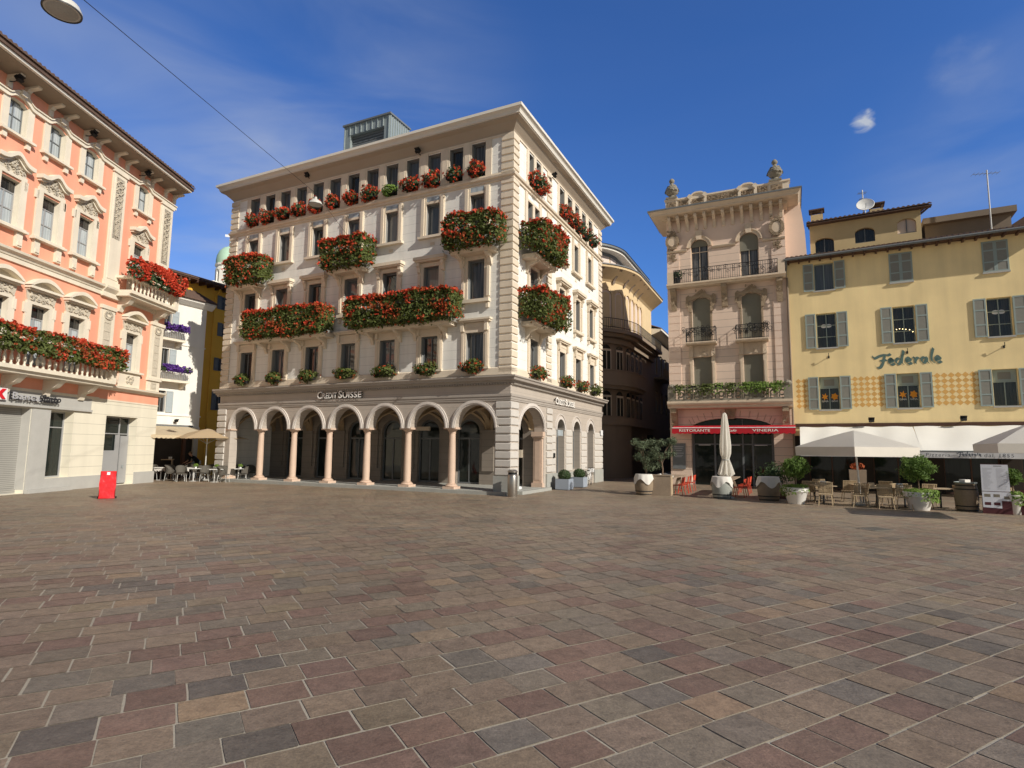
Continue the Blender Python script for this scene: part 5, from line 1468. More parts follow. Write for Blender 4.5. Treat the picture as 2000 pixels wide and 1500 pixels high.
def urn(x, y, z, lb):
    t = thing('stone_urn', lb, 'urn', FP.at(x, -y, z), FP.rz, 'weathered urns on the parapet')
    mb = MB(); mb.box(-.36, .36, -.36, .36, 0, .12); mb.lathe(0, 0, [(.3, .12), (.2, .2), (.18, .28), (.34, .42), (.42, .56), (.44, .68)], 14); mb.build('bowl', M['stone_dark'], t)
    mb = MB(); r = random.Random(4)
    for i in range(70):
        a = r.uniform(0, 6.28); h = r.uniform(.6, .95); rr = .46 - (h - .6) * .5
        leafquad(mb, (rr * math.cos(a), rr * math.sin(a), h), .12, Vector((math.cos(a), math.sin(a), .4)).normalized(), .8)
    mb.lathe(0, 0, [(.40, .6), (.42, .74), (.3, .92), (.16, 1.0)], 12); mb.build('fruit_garland', M['stone_dark'], t)
    mb = MB(); mb.lathe(0, 0, [(.16, .98), (.12, 1.06), (.1, 1.16), (.17, 1.24), (.18, 1.34), (.12, 1.44), (.04, 1.5), (0, 1.52)], 12); mb.build('finial', M['stone_dark'], t, True)
urn(.35, .27, 18.46, 'weathered stone urn on the left end of the parapet of the peach palazzo')
urn(6.55, .27, 18.46, 'weathered stone urn on the right end of the parapet of the peach palazzo')
# green trailing plants on the stone balcony
for i, (x, n, m_) in enumerate(((.75, 150, 'leaf'), (1.5, 70, 'leaf'), (2.3, 220, 'leaf'), (3.05, 110, 'leaf_light'), (3.75, 200, 'leaf'), (4.6, 260, 'leaf_light'), (5.4, 240, 'leaf_light'), (6.15, 220, 'leaf_light'))):
    t = thing('trailing_plant', 'green trailing plant on the stone balcony of the peach palazzo, %s from the left' % ORD[i], 'plant', FP.at(x, .77, 5.9), FP.rz, 'trailing plants on the stone balcony')
    mb = MB(); r = random.Random(90 + i)
    for k in range(n):
        xx = r.gauss(0, .22); zz = r.uniform(-.1, .22) - (r.random() ** 3) * .45; yy = r.uniform(-.2, .1) - (.12 if zz < -.05 else 0)
        leafquad(mb, (xx, yy, zz), .075 * r.uniform(.7, 1.3), (Vector((0, -.7, .6)) + rand_dir() * .6).normalized())
    mb.build('foliage', M[m_], t); mb = MB(); mb.box(-.25, .25, -.07, .07, -.02, .1); mb.build('planter', M['black'], t)
mb = MB(); mb.tube([(PW + .02, -.12, 12.3), (PW + .02, -.12, 5.0), (PW + .02, -.14, .1)], .055, 8); mb.build('downpipe', M['brown_stone'], pc)
# red awning of the restaurant
M['awning_red'] = mat('awning_red', (.52, .018, .03), .75, .06, 2., .04, 25, trans=.15)
M['awning_text'] = mat('awning_text', (.80, .72, .66), .8, .04)
ra_ = thing('red_awning', 'red restaurant awning with scalloped valance and white lettering', 'awning', FP.O, FP.rz)
AO = 1.0; ax0, ax1 = .28, 7.08
mb = MB()
for i in range(20):
    x0, x1 = ax0 + (ax1 - ax0) * i / 20, ax0 + (ax1 - ax0) * (i + 1) / 20
    mb.quad((x0, -.12, 3.62), (x0, -AO, 3.44), (x1, -AO, 3.44), (x1, -.12, 3.62))
mb.build('canopy', M['awning_red'], ra_)
mb = MB(); p = [(ax0, 3.42)]; k = 22
for i in range(k * 6 + 1):
    x = ax0 + (ax1 - ax0) * i / (k * 6); p.append((x, 3.13 - .05 * abs(math.sin(math.pi * i / 6))))
p.append((ax1, 3.42)); mb.prism(p, -AO - .008, -AO + .004, 'y'); mb.build('valance', M['awning_red'], ra_)
mb = MB(); mb.tube([(ax0, -AO, 3.44), (ax1, -AO, 3.44)], .028, 8); mb.build('front_bar', M['sign_white'], ra_)
for txt, a, b, h, sh in (('RISTORANTE', .72, 2.5, .15, 0), ("s Café", 3.2, 3.98, .13, .25), ('VINERIA', 4.82, 6.2, .15, 0)):
    link('letter', fittext(txt, a, b, 3.215, h, -AO - .016, M['awning_text'], shear=sh, bold=.008), ra_)

# ------------------------------------------------------------------ yellow house
FY = Face((16.19, 33.47), 119.2)
YW = 12.1
M['yellow'] = mat('yellow', (.93, .73, .385), .88, .16, .6, .06, 25, .12, 60, streak=.16)
M['yellow_attic'] = mat('yellow_attic', (.56, .43, .235), .88, .1, 1., .05, 25, streak=.08)
M['checker'] = mat('checker', (.76, .43, .13), .88, .2, 3., .05, 25)
M['shut_grey'] = mat('shut_grey', (.27, .262, .225), .65, .06, 3., .03, 30, course=.065, cw=.018, cdark=.72)
M['shut_grey_frame'] = mat('shut_grey_frame', (.31, .37, .345), .6, .06, 3.)
M['sign_green'] = mat('sign_green', (.11, .18, .16), .8, .08)
M['gina_orange'] = mat('gina_orange', (.75, .30, .03), .6, .05)
ye = thing('yellow_house', 'yellow plastered house with grey green shutters and an orange checker band', 'building', FY.O, FY.rz)
YC = [2.0, 5.7, 9.74]
ROWS = [(11.35, 1.62), (8.0, 2.0), (4.47, 1.86)]
holes = [rect(c - .5, c + .5, z, z + h) for c in YC for z, h in ROWS]
mb = MB()
mb.wall(rect(0.08, YW, 0 + 3.0, 13.3), holes, 0, .25)
mb.quad((YW, 0, 0), (YW, 10, 0), (YW, 10, 13.3), (YW, 0, 13.3)); mb.quad((.08, 10, 0), (.08, 0, 0), (.08, 0, 13.3), (.08, 10, 13.3)); mb.quad((YW, 10, 0), (.08, 10, 0), (.08, 10, 13.3), (YW, 10, 13.3))
mb.build('wall', M['yellow'], ye)
# painted checker band, a thin coat on the wall
def checks(x0, x1):
    z0, z1 = 4.55, 6.27
    nx, nz = max(1, round((x1 - x0) / .29)), 6
    sx, sz = (x1 - x0) / nx, (z1 - z0) / nz
    b = MB()
    for i in range(nx):
        for j in range(nz):
            cx, cz = x0 + (i + .5) * sx, z0 + (j + .5) * sz
            b.add([(cx - sx * .51, -.004, cz), (cx, -.004, cz - sz * .51), (cx + sx * .51, -.004, cz), (cx, -.004, cz + sz * .51)], [(0, 1, 2, 3)])
    b.build('checker_band', M['checker'], ye)
for a, b in ((.3, 1.46), (2.54, 5.16), (6.24, 9.2), (10.28, 12.0)): checks(a, b)
def ysill(w):
    b = MB(); b.box(-w / 2 - .06, w / 2 + .06, -.33, -.25 + .02, -.08, 0); return meshof(b, 'sill', M['grey_stone'])
SILL = ysill(1.)
gl = {0: 'glass_sky', 1: 'glass', 2: 'glass'}
for r_i, (z, h) in enumerate(ROWS):
    for c_i, c in enumerate(YC):
        closed = r_i == 0 and c_i > 0
        w = shuttered(ye, c, z, 1., h, 'shut_grey', sw=.53, y=.25 if not closed else .06, closed=closed, proud=.06, vb=(0,), hb=(h * .33, h * .66) if r_i == 1 else (), frame='shut_grey_frame', pane=gl[r_i])
        link('sill', SILL, w).location = (0, 0 if not closed else .19, 0)
        if r_i == 2:
            m2 = MB(); m2.box(-.48, .48, -.03, -.005, h - .62, h - .02); m2.box(-.46, .46, -.05, -.03, h - .66, h - .61); tp_ = m2.build('transom_panel', M['shut_grey_frame'], w)
            m2 = MB(); m2.box(-.26, .26, -.036, -.031, h - .5, h - .14); m2.build('air_grille', M['shut_grey'], tp_)
            if c_i < 2:
                for s in (-1, 1):
                    st = MB(); rr = random.Random(3)
                    pts = []
                    for k in range(12):
                        a = 2 * math.pi * k / 12; q_ = .19 if k % 2 == 0 else .085
                        if s > 0: q_ = .19 if k % 2 == 0 else .13
                        pts.append((s * .24 + q_ * math.cos(a + .3), .74 + q_ * 1.15 * math.sin(a + .3)))
                    st.prism(pts, .030, .036, 'y'); st.build('window_emblem', M['gina_orange'], w)
                    me = fittext('GINA', s * .24 - .16, s * .24 + .16, .44, .1, .03, M['sign_white']); link('window_letter', me, w)
        if r_i == 1 and c_i != 1:
            for s in (-1, 1):
                st = MB(); n = 14; st.prism([(s * .12 + .15 * math.cos(2 * math.pi * k / n), 1.3 + .11 * math.sin(2 * math.pi * k / n)) for k in range(n)], .030, .036, 'y'); st.build('window_emblem', M['sign_white'], w)
        if r_i == 1 and c_i == 1:
            st = MB()
            for k in range(6):
                x, zz = -.34 + .14 * k + (.03 if k > 3 else 0), .82 - .03 * abs(k - 1) - (.1 if k == 5 else 0)
                st.lathe(x, .03, [(0, zz - .025), (.025, zz), (0, zz + .025)], 8)
            M['bulb'] = mat('bulb', (1., .75, .35), .5, emit=6.)
            st.build('fairy_light', M['bulb'], w)
# eaves and roof
mb = MB(); mb.box(0.02, YW + .1, -.62, 0, 13.2, 13.26)
x = .15
while x < YW: mb.box(x, x + .09, -.6, 0, 13.09, 13.199); x += .55
mb.build('soffit', M['brown_wood'], ye)
mb = MB(); mb.tube([(0.0, -.66, 13.24), (YW + .1, -.66, 13.26)], .075, 8); mb.tube([(.08, -.66, 13.2), (.1, -.4, 12.9), (.02, -.12, 12.6)], .05, 6); mb.build('gutter', M['gun_metal'], ye)
mb = MB(); tiles(mb, 0.05, YW, -.68, 13.3, 3.3, 14.5, .24, .085); tiles(mb, 0.05, YW, 10.4, 13.3, 3.3, 14.5, .24, .085); mb.add([(YW + .2, -.6, 13.3), (YW + .2, 10.4, 13.3), (YW + .2, 3.3, 14.5)], [(0, 1, 2)]); mb.build('tiled_roof', M['roof_tile'], ye)
# attic storey set back
mb = MB(); AY = 1.6
ah = [arch(1.62, 2.62, 14.05, 14.75, 14.98, 8), arch(3.72, 4.72, 14.35, 14.98, 15.24, 8), arch(5.82, 6.72, 14.55, 15.15, 15.42, 8)]
mb.wall(rect(1.35, 6.95, 13.4, 16.0), ah, AY, .25); mb.quad((6.95, AY, 13.4), (6.95, AY + 4, 13.4), (6.95, AY + 4, 16.9), (6.95, AY, 16.0)); mb.quad((1.35, AY + 4, 13.4), (1.35, AY, 13.4), (1.35, AY, 16.0), (1.35, AY + 4, 16.9))
mb.quad((6.95, AY + 4, 13.4), (1.35, AY + 4, 13.4), (1.35, AY + 4, 16.9), (6.95, AY + 4, 16.9))
at = mb.build('attic', M['yellow_attic'], ye)
for i, h in enumerate(ah):
    b = MB(); b.add([(x, AY + .18, z) for x, z in h], [tuple(range(len(h)))]); b.build('attic_window', M['glass'] if i < 2 else M['blind_pink'], at)
    x0, x1 = h[0][0], h[1][0]; b = MB(); b.box(x0, x1, AY + .12, AY + .16, h[0][1], h[0][1] + .07); b.box((x0 + x1) / 2 - .025, (x0 + x1) / 2 + .025, AY + .12, AY + .16, h[0][1] + .07, h[5][1] + .1); b.build('attic_frame', M['gun_metal'], at)
mb = MB(); tiles(mb, 1.2, 7.2, AY - .45, 15.92, AY + 4.1, 17.1, .24, .085); mb.add([(7.45, AY - .4, 15.9), (7.45, AY + 4.1, 17.08), (7.45, AY + 4.1, 16.9), (7.45, AY - .4, 15.8)], [(0, 1, 2, 3)]); mb.box(1.2, 7.44, AY - .42, AY - .01, 15.82, 15.88); mb.build('attic_roof', M['roof_tile'], ye)
mb = MB(); mb.wall(rect(7.4, 11.4, 13.5, 15.6), [], 4.0); mb.box(7.3, 11.6, 3.6, 9., 15.6, 15.95); mb.quad((11.4, 4, 13.5), (11.4, 9, 13.5), (11.4, 9, 15.6), (11.4, 4, 15.6)); mb.build('roof_annex', M['brown_stone'], ye)
def chimney(x, y, z, lb):
    t = thing('chimney', lb, 'chimney', FY.at(x, -y, z), FY.rz)
    mb = MB(); mb.box(-.35, .35, -.3, .3, -.9, .45); mb.build('stack', M['yellow_attic'], t)
    mb = MB(); mb.box(-.45, .45, -.4, .4, .72, .8)
    for sx in (-.3, .3):
        for sy in (-.25, .25): mb.box(sx - .06, sx + .06, sy - .06, sy + .06, .45, .72)
    mb.build('cap', M['roof_tile'], t)
chimney(1.75, AY + 2.5, 16.9, 'squat chimney with tiled cap at the left end of the attic roof')
chimney(5.0, AY + 2.2, 16.55, 'low chimney beside the satellite dish on the attic roof')
M['dish'] = mat('dish', (.70, .69, .66), .5, .05)
t = thing('satellite_dish', 'round white satellite dish on the attic roof of the yellow house', 'dish', FY.at(4.4, -(AY + 1.6), 16.6), FY.rz)
mb = MB(); q = Matrix.Rotation(rad(65), 4, 'X'); mb.xf = Matrix.Translation((0, -.15, .5)) @ q; mb.lathe(0, 0, [(0, 0), (.25, .03), (.47, .12), (.49, .13), (.47, .15), (.25, .06), (0, .03)], 20); mb.build('reflector', M['dish'], t, True)
mb = MB(); mb.tube([(0, 0, -.3), (0, 0, .6), (0, -.12, .65)], .03, 6); mb.tube([(0, -.2, .2), (.02, -.62, .5)], .015, 4); mb.build('mast', M['zinc'], t)
def antenna(x, y, z, h, lb, bars):
    t = thing('antenna', lb, 'antenna', FY.at(x, -y, z), FY.rz + .3)
    mb = MB(); mb.tube([(0, 0, -.5), (0, 0, h)], .035, 6); mb.build('mast', M['dish'], t)
    mb = MB()
    for zz, l in bars:
        mb.tube([(-l, 0, zz), (l * .8, 0, zz)], .015, 4)
        for k in range(7): mb.tube([(-l + l * 1.8 * k / 6, -.22, zz), (-l + l * 1.8 * k / 6, .22, zz)], .01, 4)
    mb.build('aerial', M['zinc'], t)
antenna(4.35, AY + 2.6, 16.9, 1.7, 'thin aerial mast rising behind the satellite dish', ((1.5, .25), (1.1, .2)))
antenna(10.3, 3.0, 14.8, 3.2, 'tall white aerial mast near the right end of the yellow roof', ((3.0, .7),))
# neighbour's roof beyond
nb = thing('neighbour_house', 'dark gabled roof of a house rising behind the yellow one at the right edge', 'building', FY.at(11.6, -6.5, 0), FY.rz)
nw = [(x, z) for x in (2.0, 4.5, 7.0) for z in (2.2, 5.4, 8.6, 11.6)]
mb = MB(); mb.wall(rect(0, 9, 0, 15.0), [rect(x - .5, x + .5, z, z + 1.7) for x, z in nw], 0, .2); mb.quad((0, 8, 0), (0, 0, 0), (0, 0, 15), (0, 8, 15)); mb.quad((9, 0, 0), (9, 8, 0), (9, 8, 15), (9, 0, 15)); mb.quad((9, 8, 0), (0, 8, 0), (0, 8, 15), (9, 8, 15)); mb.build('wall', M['brown_stone'], nb)
for x, z in nw: shuttered(nb, x, z, 1., 1.7, 'shutter_slate', sw=.5)
mb = MB(); mb.prism([(-.6, 15.0), (9.6, 15.0), (4.5, 18.4)], -.6, 8.4, 'y'); mb.build('roof', M['roof_tile'], nb)
# ground floor of the yellow house, in the shade of the awning
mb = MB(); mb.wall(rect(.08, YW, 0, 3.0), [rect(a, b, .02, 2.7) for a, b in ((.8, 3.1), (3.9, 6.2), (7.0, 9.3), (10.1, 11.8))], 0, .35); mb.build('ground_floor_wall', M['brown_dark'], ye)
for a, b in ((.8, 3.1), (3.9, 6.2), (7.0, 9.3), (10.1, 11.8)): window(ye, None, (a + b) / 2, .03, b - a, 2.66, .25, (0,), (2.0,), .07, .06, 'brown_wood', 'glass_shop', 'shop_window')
mb = MB(); mb.box(.2, YW, -.05, 0, 3.5, 3.68); mb.build('dark_band', M['brown_wood'], ye)
flood(FY, 3.92, 3.78, 'black floodlight above the white awning, left of two on the yellow house', .8, .3); flood(FY, 7.9, 3.8, 'black floodlight above the white awning, right of two on the yellow house', .8, .3)
for i, c in enumerate(YC):
    t = thing('flag_bracket', 'small iron flag bracket on the yellow wall under the %s window of the middle row' % ORD[i], 'bracket', FY.at(c + .05, 0, 7.45), FY.rz, 'flag brackets on the yellow wall')
    mb = MB(); mb.tube([(0, 0, 0), (0, -.18, .02), (0, -.2, .2)], .022, 6); mb.build('arm', M['iron'], t)
    mb = MB(); mb.box(-.04, .04, -.02, .0, -.07, .07); mb.build('wall_plate', M['iron'], t)

# brush script lettering, drawn as strokes with a broad nib
def brush(strokes, y, m_, name, parent, nib=(.05, .085), ox=0, oz=0, s=1., sx=1.):
    b = MB()
    for li, st in enumerate(strokes):
        pts = []
        # smooth the stroke (Catmull-Rom)
        P = [Vector((p[0], p[1])) for p in st]
        Q = [P[0]] + P + [P[-1]]
        for i in range(1, len(Q) - 2):
            for k in range(5):
                t = k / 5
                a, b_, c, d = Q[i - 1], Q[i], Q[i + 1], Q[i + 2]
                pts.append(.5 * ((2 * b_) + (-a + c) * t + (2 * a - 5 * b_ + 4 * c - d) * t * t + (-a + 3 * b_ - 3 * c + d) * t ** 3))
        pts.append(P[-1])
        vs = []
        for p in pts:
            for sg_ in (-1, 1): vs.append((ox + (p.x + sg_ * nib[0] * .75) * s * sx, y - .0004 * li, oz + (p.y + sg_ * nib[1] * -.55) * s))
        b.add(vs, [(2 * i, 2 * i + 1, 2 * i + 3, 2 * i + 2) for i in range(len(pts) - 1)])
    return b.build(name, m_, parent)
def e_(x): return [(x + .05, .20), (x + .22, .27), (x + .25, .38), (x + .14, .42), (x + .04, .28), (x + .06, .10), (x + .18, .04), (x + .30, .12)]
F_ = [[(-.02, .62), (.0, .48), (.12, .50), (.3, .60), (.55, .66), (.74, .63), (.86, .70)], [(.56, .62), (.52, .40), (.44, .12), (.32, -.08), (.18, -.10), (.10, .0)], [(.34, .30), (.5, .33), (.64, .36)]]
def d_(x): return [[(x + .28, .34), (x + .14, .40), (x + .04, .26), (x + .08, .08), (x + .2, .08), (x + .3, .3), (x + .44, .86)], [(x + .42, .8), (x + .34, .4), (x + .32, .12), (x + .4, .06)]]
def r_(x): return [[(x + .02, .36), (x + .1, .4), (x + .1, .06)], [(x + .1, .2), (x + .2, .38), (x + .32, .36)]]
def a_(x): return [[(x + .28, .34), (x + .14, .40), (x + .04, .26), (x + .08, .08), (x + .2, .1), (x + .3, .4)], [(x + .3, .38), (x + .29, .12), (x + .38, .06)]]
def l_(x): return [[(x + .16, .9), (x + .06, .5), (x + .06, .14), (x + .16, .06)]]
WORD = F_ + [e_(.72)] + d_(1.06) + [e_(1.56)] + r_(1.92) + a_(2.28) + l_(2.74) + [e_(2.94)]
fs = thing('painted_sign', 'large green brush script restaurant name painted on the yellow wall', 'sign', FY.O, FY.rz)
brush(WORD, -.012, M['sign_green'], 'script_lettering', fs, (.07, .115), 4.2, 6.78, .62 / .68, 1.02)
# white awnings in two lengths with printed valance
M['awning_white'] = mat('awning_white', (.86, .84, .78), .9, .04, 1., .03, 25, trans=.12)
M['valance_white'] = mat('valance_white', (.74, .74, .74), .9, .04, 1., .03, 25, trans=.25)
def white_awning(x0, x1, lb, seed, sag):
    t = thing('white_awning', lb, 'awning', FY.O, FY.rz, 'white awnings along the yellow house')
    mb = MB(); nx, ny = 24, 8; r = random.Random(seed); ph = r.uniform(0, 6)
    vs = []
    for i in range(nx + 1):
        for j in range(ny + 1):
            fx, fy = i / nx, j / ny
            z = 3.48 - (3.48 - 2.2) * fy - .07 * math.sin(math.pi * fy) * (1 + .5 * math.sin(fx * 11 + ph)) + .02 * math.sin(fx * 23 + ph + fy * 3)
            if j == ny: z = 2.2
            vs.append((x0 + (x1 - x0) * fx + .12 * fy * sag, -.08 - 2.9 * fy, z))
    mb.add(vs, [(i * (ny + 1) + j, (i + 1) * (ny + 1) + j, (i + 1) * (ny + 1) + j + 1, i * (ny + 1) + j + 1) for i in range(nx) for j in range(ny)])
    mb.build('canopy', M['awning_white'], t, True)
    mb = MB(); vs = []
    for i in range(nx + 1):
        for j in range(3):
            fx = i / nx; vs.append((x0 + (x1 - x0) * fx + .12 * sag, -2.985 - .02 * math.sin(fx * 30 + ph) * j * .5, 2.195 - .165 * j))
    mb.add(vs, [(i * 3 + j, (i + 1) * 3 + j, (i + 1) * 3 + j + 1, i * 3 + j + 1) for i in range(nx) for j in range(2)])
    mb.build('valance', M['valance_white'], t, True)
    mb = MB(); mb.tube([(x0, -2.98, 2.19), (x1, -2.98, 2.19)], .03, 6); mb.build('front_bar', M['zinc'], t)
    return t
white_awning(.42, 5.76, 'left length of the white awning on the yellow house, plain part behind the square parasol', 1, 1)
aw2 = white_awning(5.8, YW, 'right length of the white awning on the yellow house with printed valance', 2, 0)
M['print_dark'] = mat('print_dark', (.10, .11, .13), .8, .05)
ww = thing('awning_lettering', 'dark restaurant lettering printed along the valance of the white awning', 'lettering', FY.O, FY.rz)
for txt, a, b, h in (('Ristorante', 4.25, 5.68, .16), ('Pizzeria', 5.93, 6.86, .16), ('dal', 8.14, 8.47, .17), ('1855', 8.68, 9.2, .16)):
    link('letter', fittext(txt, a, b, 1.93, h, -3.03, M['print_dark'], shear=.1, spacing=1.2), ww)
brush(WORD, -3.03, M['print_dark'], 'script_lettering', ww, (.08, .13), 7.12, 1.95, .28, 1.0)
# ------------------------------------------------------------------ paving: every stone a slab of its own colour in one sheet
def paving():
    r = random.Random(5)
    az = rad(59.6)
    u = Vector((math.sin(az), math.cos(az), 0)); v = Vector((-u.y, u.x, 0))
    vs, fs, cols = [], [], []
    pal = [((.172, .132, .096), 34), ((.188, .145, .104), 24), ((.150, .090, .072), 26), ((.125, .070, .056), 8), ((.148, .132, .104), 22), ((.118, .115, .100), 11), ((.066, .067, .064), 4), ((.240, .170, .105), 4), ((.172, .140, .09), 8)]
    bag = [c for c, n in pal for _ in range(n)]
    y = -42.
    row = 0
    while y < 62:
        h = r.choice((.375, .39, .40, .41, .385))
        x = -46. + r.uniform(0, .45)
        while x < 62:
            w = r.choice((.43, .45, .46, .47, .44, .50))
            c = u * (x + w / 2) + v * (y + h / 2)
            if -34 < c.x < 36 and 1.2 < c.y < 62:
                near = c.y < 20
                g = r.uniform(.005, .011)
                j = lambda: r.uniform(-.006, .006)
                base = r.choice(bag); k = r.uniform(.86, 1.14)
                base = tuple(b_ * .84 + m_ * .16 for b_, m_ in zip(base, (.155, .118, .09))); col = (base[0] * k * 1.12, base[1] * k * 1.04, base[2] * k * r.uniform(.92, 1.02))
                q = []
                if near:
                    # rounded, slightly irregular outline
                    cr = .007
                    X0, X1, Y0, Y1 = x + g + j(), x + w - g + j(), y + g + j(), y + h - g + j()
                    for px, py in ((X0 + cr, Y0), ((X0 + X1) / 2, Y0 + j() * .6), (X1 - cr, Y0 + j() * .5), (X1, Y0 + cr), (X1 + j() * .6, (Y0 + Y1) / 2), (X1, Y1 - cr), (X1 - cr, Y1), ((X0 + X1) / 2, Y1 + j() * .6), (X0 + cr, Y1 + j() * .5), (X0, Y1 - cr), (X0 + j() * .6, (Y0 + Y1) / 2), (X0, Y0 + cr)):
                        q.append(u * px + v * py)
                else:
                    for px, py in ((x + g + j(), y + g + j()), (x + w - g + j(), y + g + j()), (x + w - g + j(), y + h - g + j()), (x + g + j(), y + h - g + j())):
                        q.append(u * px + v * py)
                o = len(vs); t = r.uniform(.0045, .0075) if near else .006
                vs += [(p.x, p.y, t) for p in q]; fs.append(tuple(range(o, o + len(q)))); cols.append(col)
            x += w
        y += h; row += 1
    me = bpy.data.meshes.new('paving')
    me.from_pydata(vs, [], fs)
    at = me.color_attributes.new('stone', 'FLOAT_COLOR', 'CORNER')
    flat = []
    for f, c in zip(fs, cols):
        for _ in f: flat += [c[0], c[1], c[2], 1.]
    at.data.foreach_set('color', flat)
    m = bpy.data.materials.new('paving_stone'); m.use_nodes = True
    nt = m.node_tree; N, L = nt.nodes, nt.links; b = N['Principled BSDF']
    ca = N.new('ShaderNodeVertexColor'); ca.layer_name = 'stone'
    tc = N.new('ShaderNodeTexCoord')
    def noise(s, d=4, rough=.6):
        n = N.new('ShaderNodeTexNoise'); n.inputs['Scale'].default_value = s; n.inputs['Detail'].default_value = d; n.inputs['Roughness'].default_value = rough
        L.new(tc.outputs['Object'], n.inputs['Vector']); return n.outputs['Fac']
    def mth(op, a, bb):
        n = N.new('ShaderNodeMath'); n.operation = op
        for i, x in enumerate((a, bb)):
            if isinstance(x, (int, float)): n.inputs[i].default_value = x
            else: L.new(x, n.inputs[i])
        return n.outputs[0]
    f = mth('ADD', mth('MULTIPLY', noise(7., 6, .75), 1.3), .38)
    f = mth('MULTIPLY', f, mth('ADD', mth('MULTIPLY', noise(60., 4, .8), 1.5), .26))
    f = mth('MULTIPLY', f, mth('ADD', mth('MULTIPLY', noise(.25, 5, .65), 1.0), .56))
    # stains, gum and darker spots, then worn, dust filled patches
    f = mth('MULTIPLY', f, mth('SUBTRACT', 1., mth('MULTIPLY', mth('GREATER_THAN', noise(9., 1), .70), .18)))
    f = mth('MULTIPLY', f, mth('SUBTRACT', 1., mth('MULTIPLY', mth('GREATER_THAN', noise(1.1, 6, .6), .62), .12)))
    vmx = N.new('ShaderNodeMixRGB'); vmx.blend_type = 'MIX'
    vmx.inputs[2].default_value = (.19, .15, .11, 1)
    L.new(ca.outputs['Color'], vmx.inputs[1]); L.new(mth('MULTIPLY', noise(1.7, 5), .55), vmx.inputs[0])
    # far half of the square painted paler, standing in for its sunlit sheen
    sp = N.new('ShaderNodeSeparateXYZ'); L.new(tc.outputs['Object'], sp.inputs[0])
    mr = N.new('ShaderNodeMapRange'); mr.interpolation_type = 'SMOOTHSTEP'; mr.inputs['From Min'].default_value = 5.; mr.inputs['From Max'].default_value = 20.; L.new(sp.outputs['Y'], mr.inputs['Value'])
    far_sheen = N.new('ShaderNodeMixRGB'); far_sheen.inputs[2].default_value = (.275, .218, .152, 1)
    L.new(mth('MULTIPLY', mr.outputs['Result'], mth('ADD', mth('MULTIPLY', noise(.5, 4), .5), .22)), far_sheen.inputs[0]); L.new(vmx.outputs[0], far_sheen.inputs[1])
    sc_ = N.new('ShaderNodeVectorMath'); sc_.operation = 'SCALE'
    L.new(far_sheen.outputs[0], sc_.inputs[0]); L.new(f, sc_.inputs['Scale']); L.new(sc_.outputs[0], b.inputs['Base Color'])
    b.inputs['Specular IOR Level'].default_value = .35
    L.new(mth('ADD', mth('MULTIPLY', noise(5., 4), .35), .36), b.inputs['Roughness'])
    bp = N.new('ShaderNodeBump'); bp.inputs['Strength'].default_value = .55; bp.inputs['Distance'].default_value = .012
    L.new(mth('ADD', noise(28., 6, .7), mth('MULTIPLY', noise(6., 4), 1.2)), bp.inputs['Height']); L.new(bp.outputs[0], b.inputs['Normal'])
    me.materials.append(m)
    link('paving', me, None, 'structure')
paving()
mb = MB(); mb.quad((-400, -300, 0), (400, -300, 0), (400, 500, 0), (-400, 500, 0))
M['mortar'] = mat('mortar', (.37, .325, .255), .95, .2, .8, .2, 60, .3, 40)
mb.build('ground', M['mortar'], None, kind='structure')
t = thing('manhole_cover', 'dark iron drain cover set flush in the paving, right part of the square', 'drain cover', (9.9, 16.0, .009), .3)
mb = MB(); mb.box(-.38, .38, -.3, .3, 0, .006); mb.build('plate', M['stone_dark'], t)
mb = MB()
for i in range(6): mb.box(-.32, .32, -.26 + i * .1, -.22 + i * .1, .0065, .009)
mb.build('slot', M['black'], t)

# ------------------------------------------------------------------ tables and chairs
M['wicker_grey'] = mat('wicker_grey', (.10, .09, .075), .8, .15, 8., .25, 60)
M['wicker_beige'] = mat('wicker_beige', (.42, .32, .20), .8, .15, 8., .2, 60)
M['alu'] = mat('alu', (.62, .61, .58), .35, .06, 4., metal=.2, spec=.5)
M['red_plastic'] = mat('red_plastic', (.60, .07, .035), .35, .06, 3., spec=.5)
M['wood_top'] = mat('wood_top', (.42, .32, .21), .6, .18, 4., .2, 40)
M['wood_plank'] = mat('wood_plank', (.30, .23, .165), .75, .2, 3., .2, 40)
M['linen'] = mat('linen', (.76, .72, .66), .9, .05, 2., trans=.15)
M['leg_dark'] = mat('leg_dark', (.05, .05, .05), .5, .1, 4.)

def arm_chair(label, group):
    """grey woven café armchair, front towards -y"""
    t = thing('armchair', label, 'chair', (0, 0, 0), 0, group)
    mb = MB(); mb.prism([(-.24, -.24), (.24, -.24), (.26, .1), (.2, .24), (-.2, .24), (-.26, .1)], .42, .46, 'z'); mb.build('seat', M['wicker_grey'], t)
    mb = MB(); n = 16
    vs = []
    for i in range(n + 1):
        a = math.pi * (-.08 + 1.16 * i / n); k = math.sin(max(0, min(math.pi, a)))
        for z in (.50, .50 + .14 + .27 * k ** .7):
            r_ = .27 + (.05 if z > .55 else 0) * k
            vs.append((r_ * math.cos(a), r_ * math.sin(a) + .02, z))
    mb.add(vs, [(2 * i, 2 * i + 2, 2 * i + 3, 2 * i + 1) for i in range(n)])
    mb.tube([vs[2 * i + 1] for i in range(n + 1)], .014, 5)
    mb.build('backrest', M['wicker_grey'], t, True)
    for sx in (-1, 1):
        for sy in (-1, 1):
            mb = MB(); mb.tube([(sx * .21, sy * .2, .42), (sx * .24, sy * .25, 0)], .014, 6); mb.build('leg', M['alu'], t)
    return t
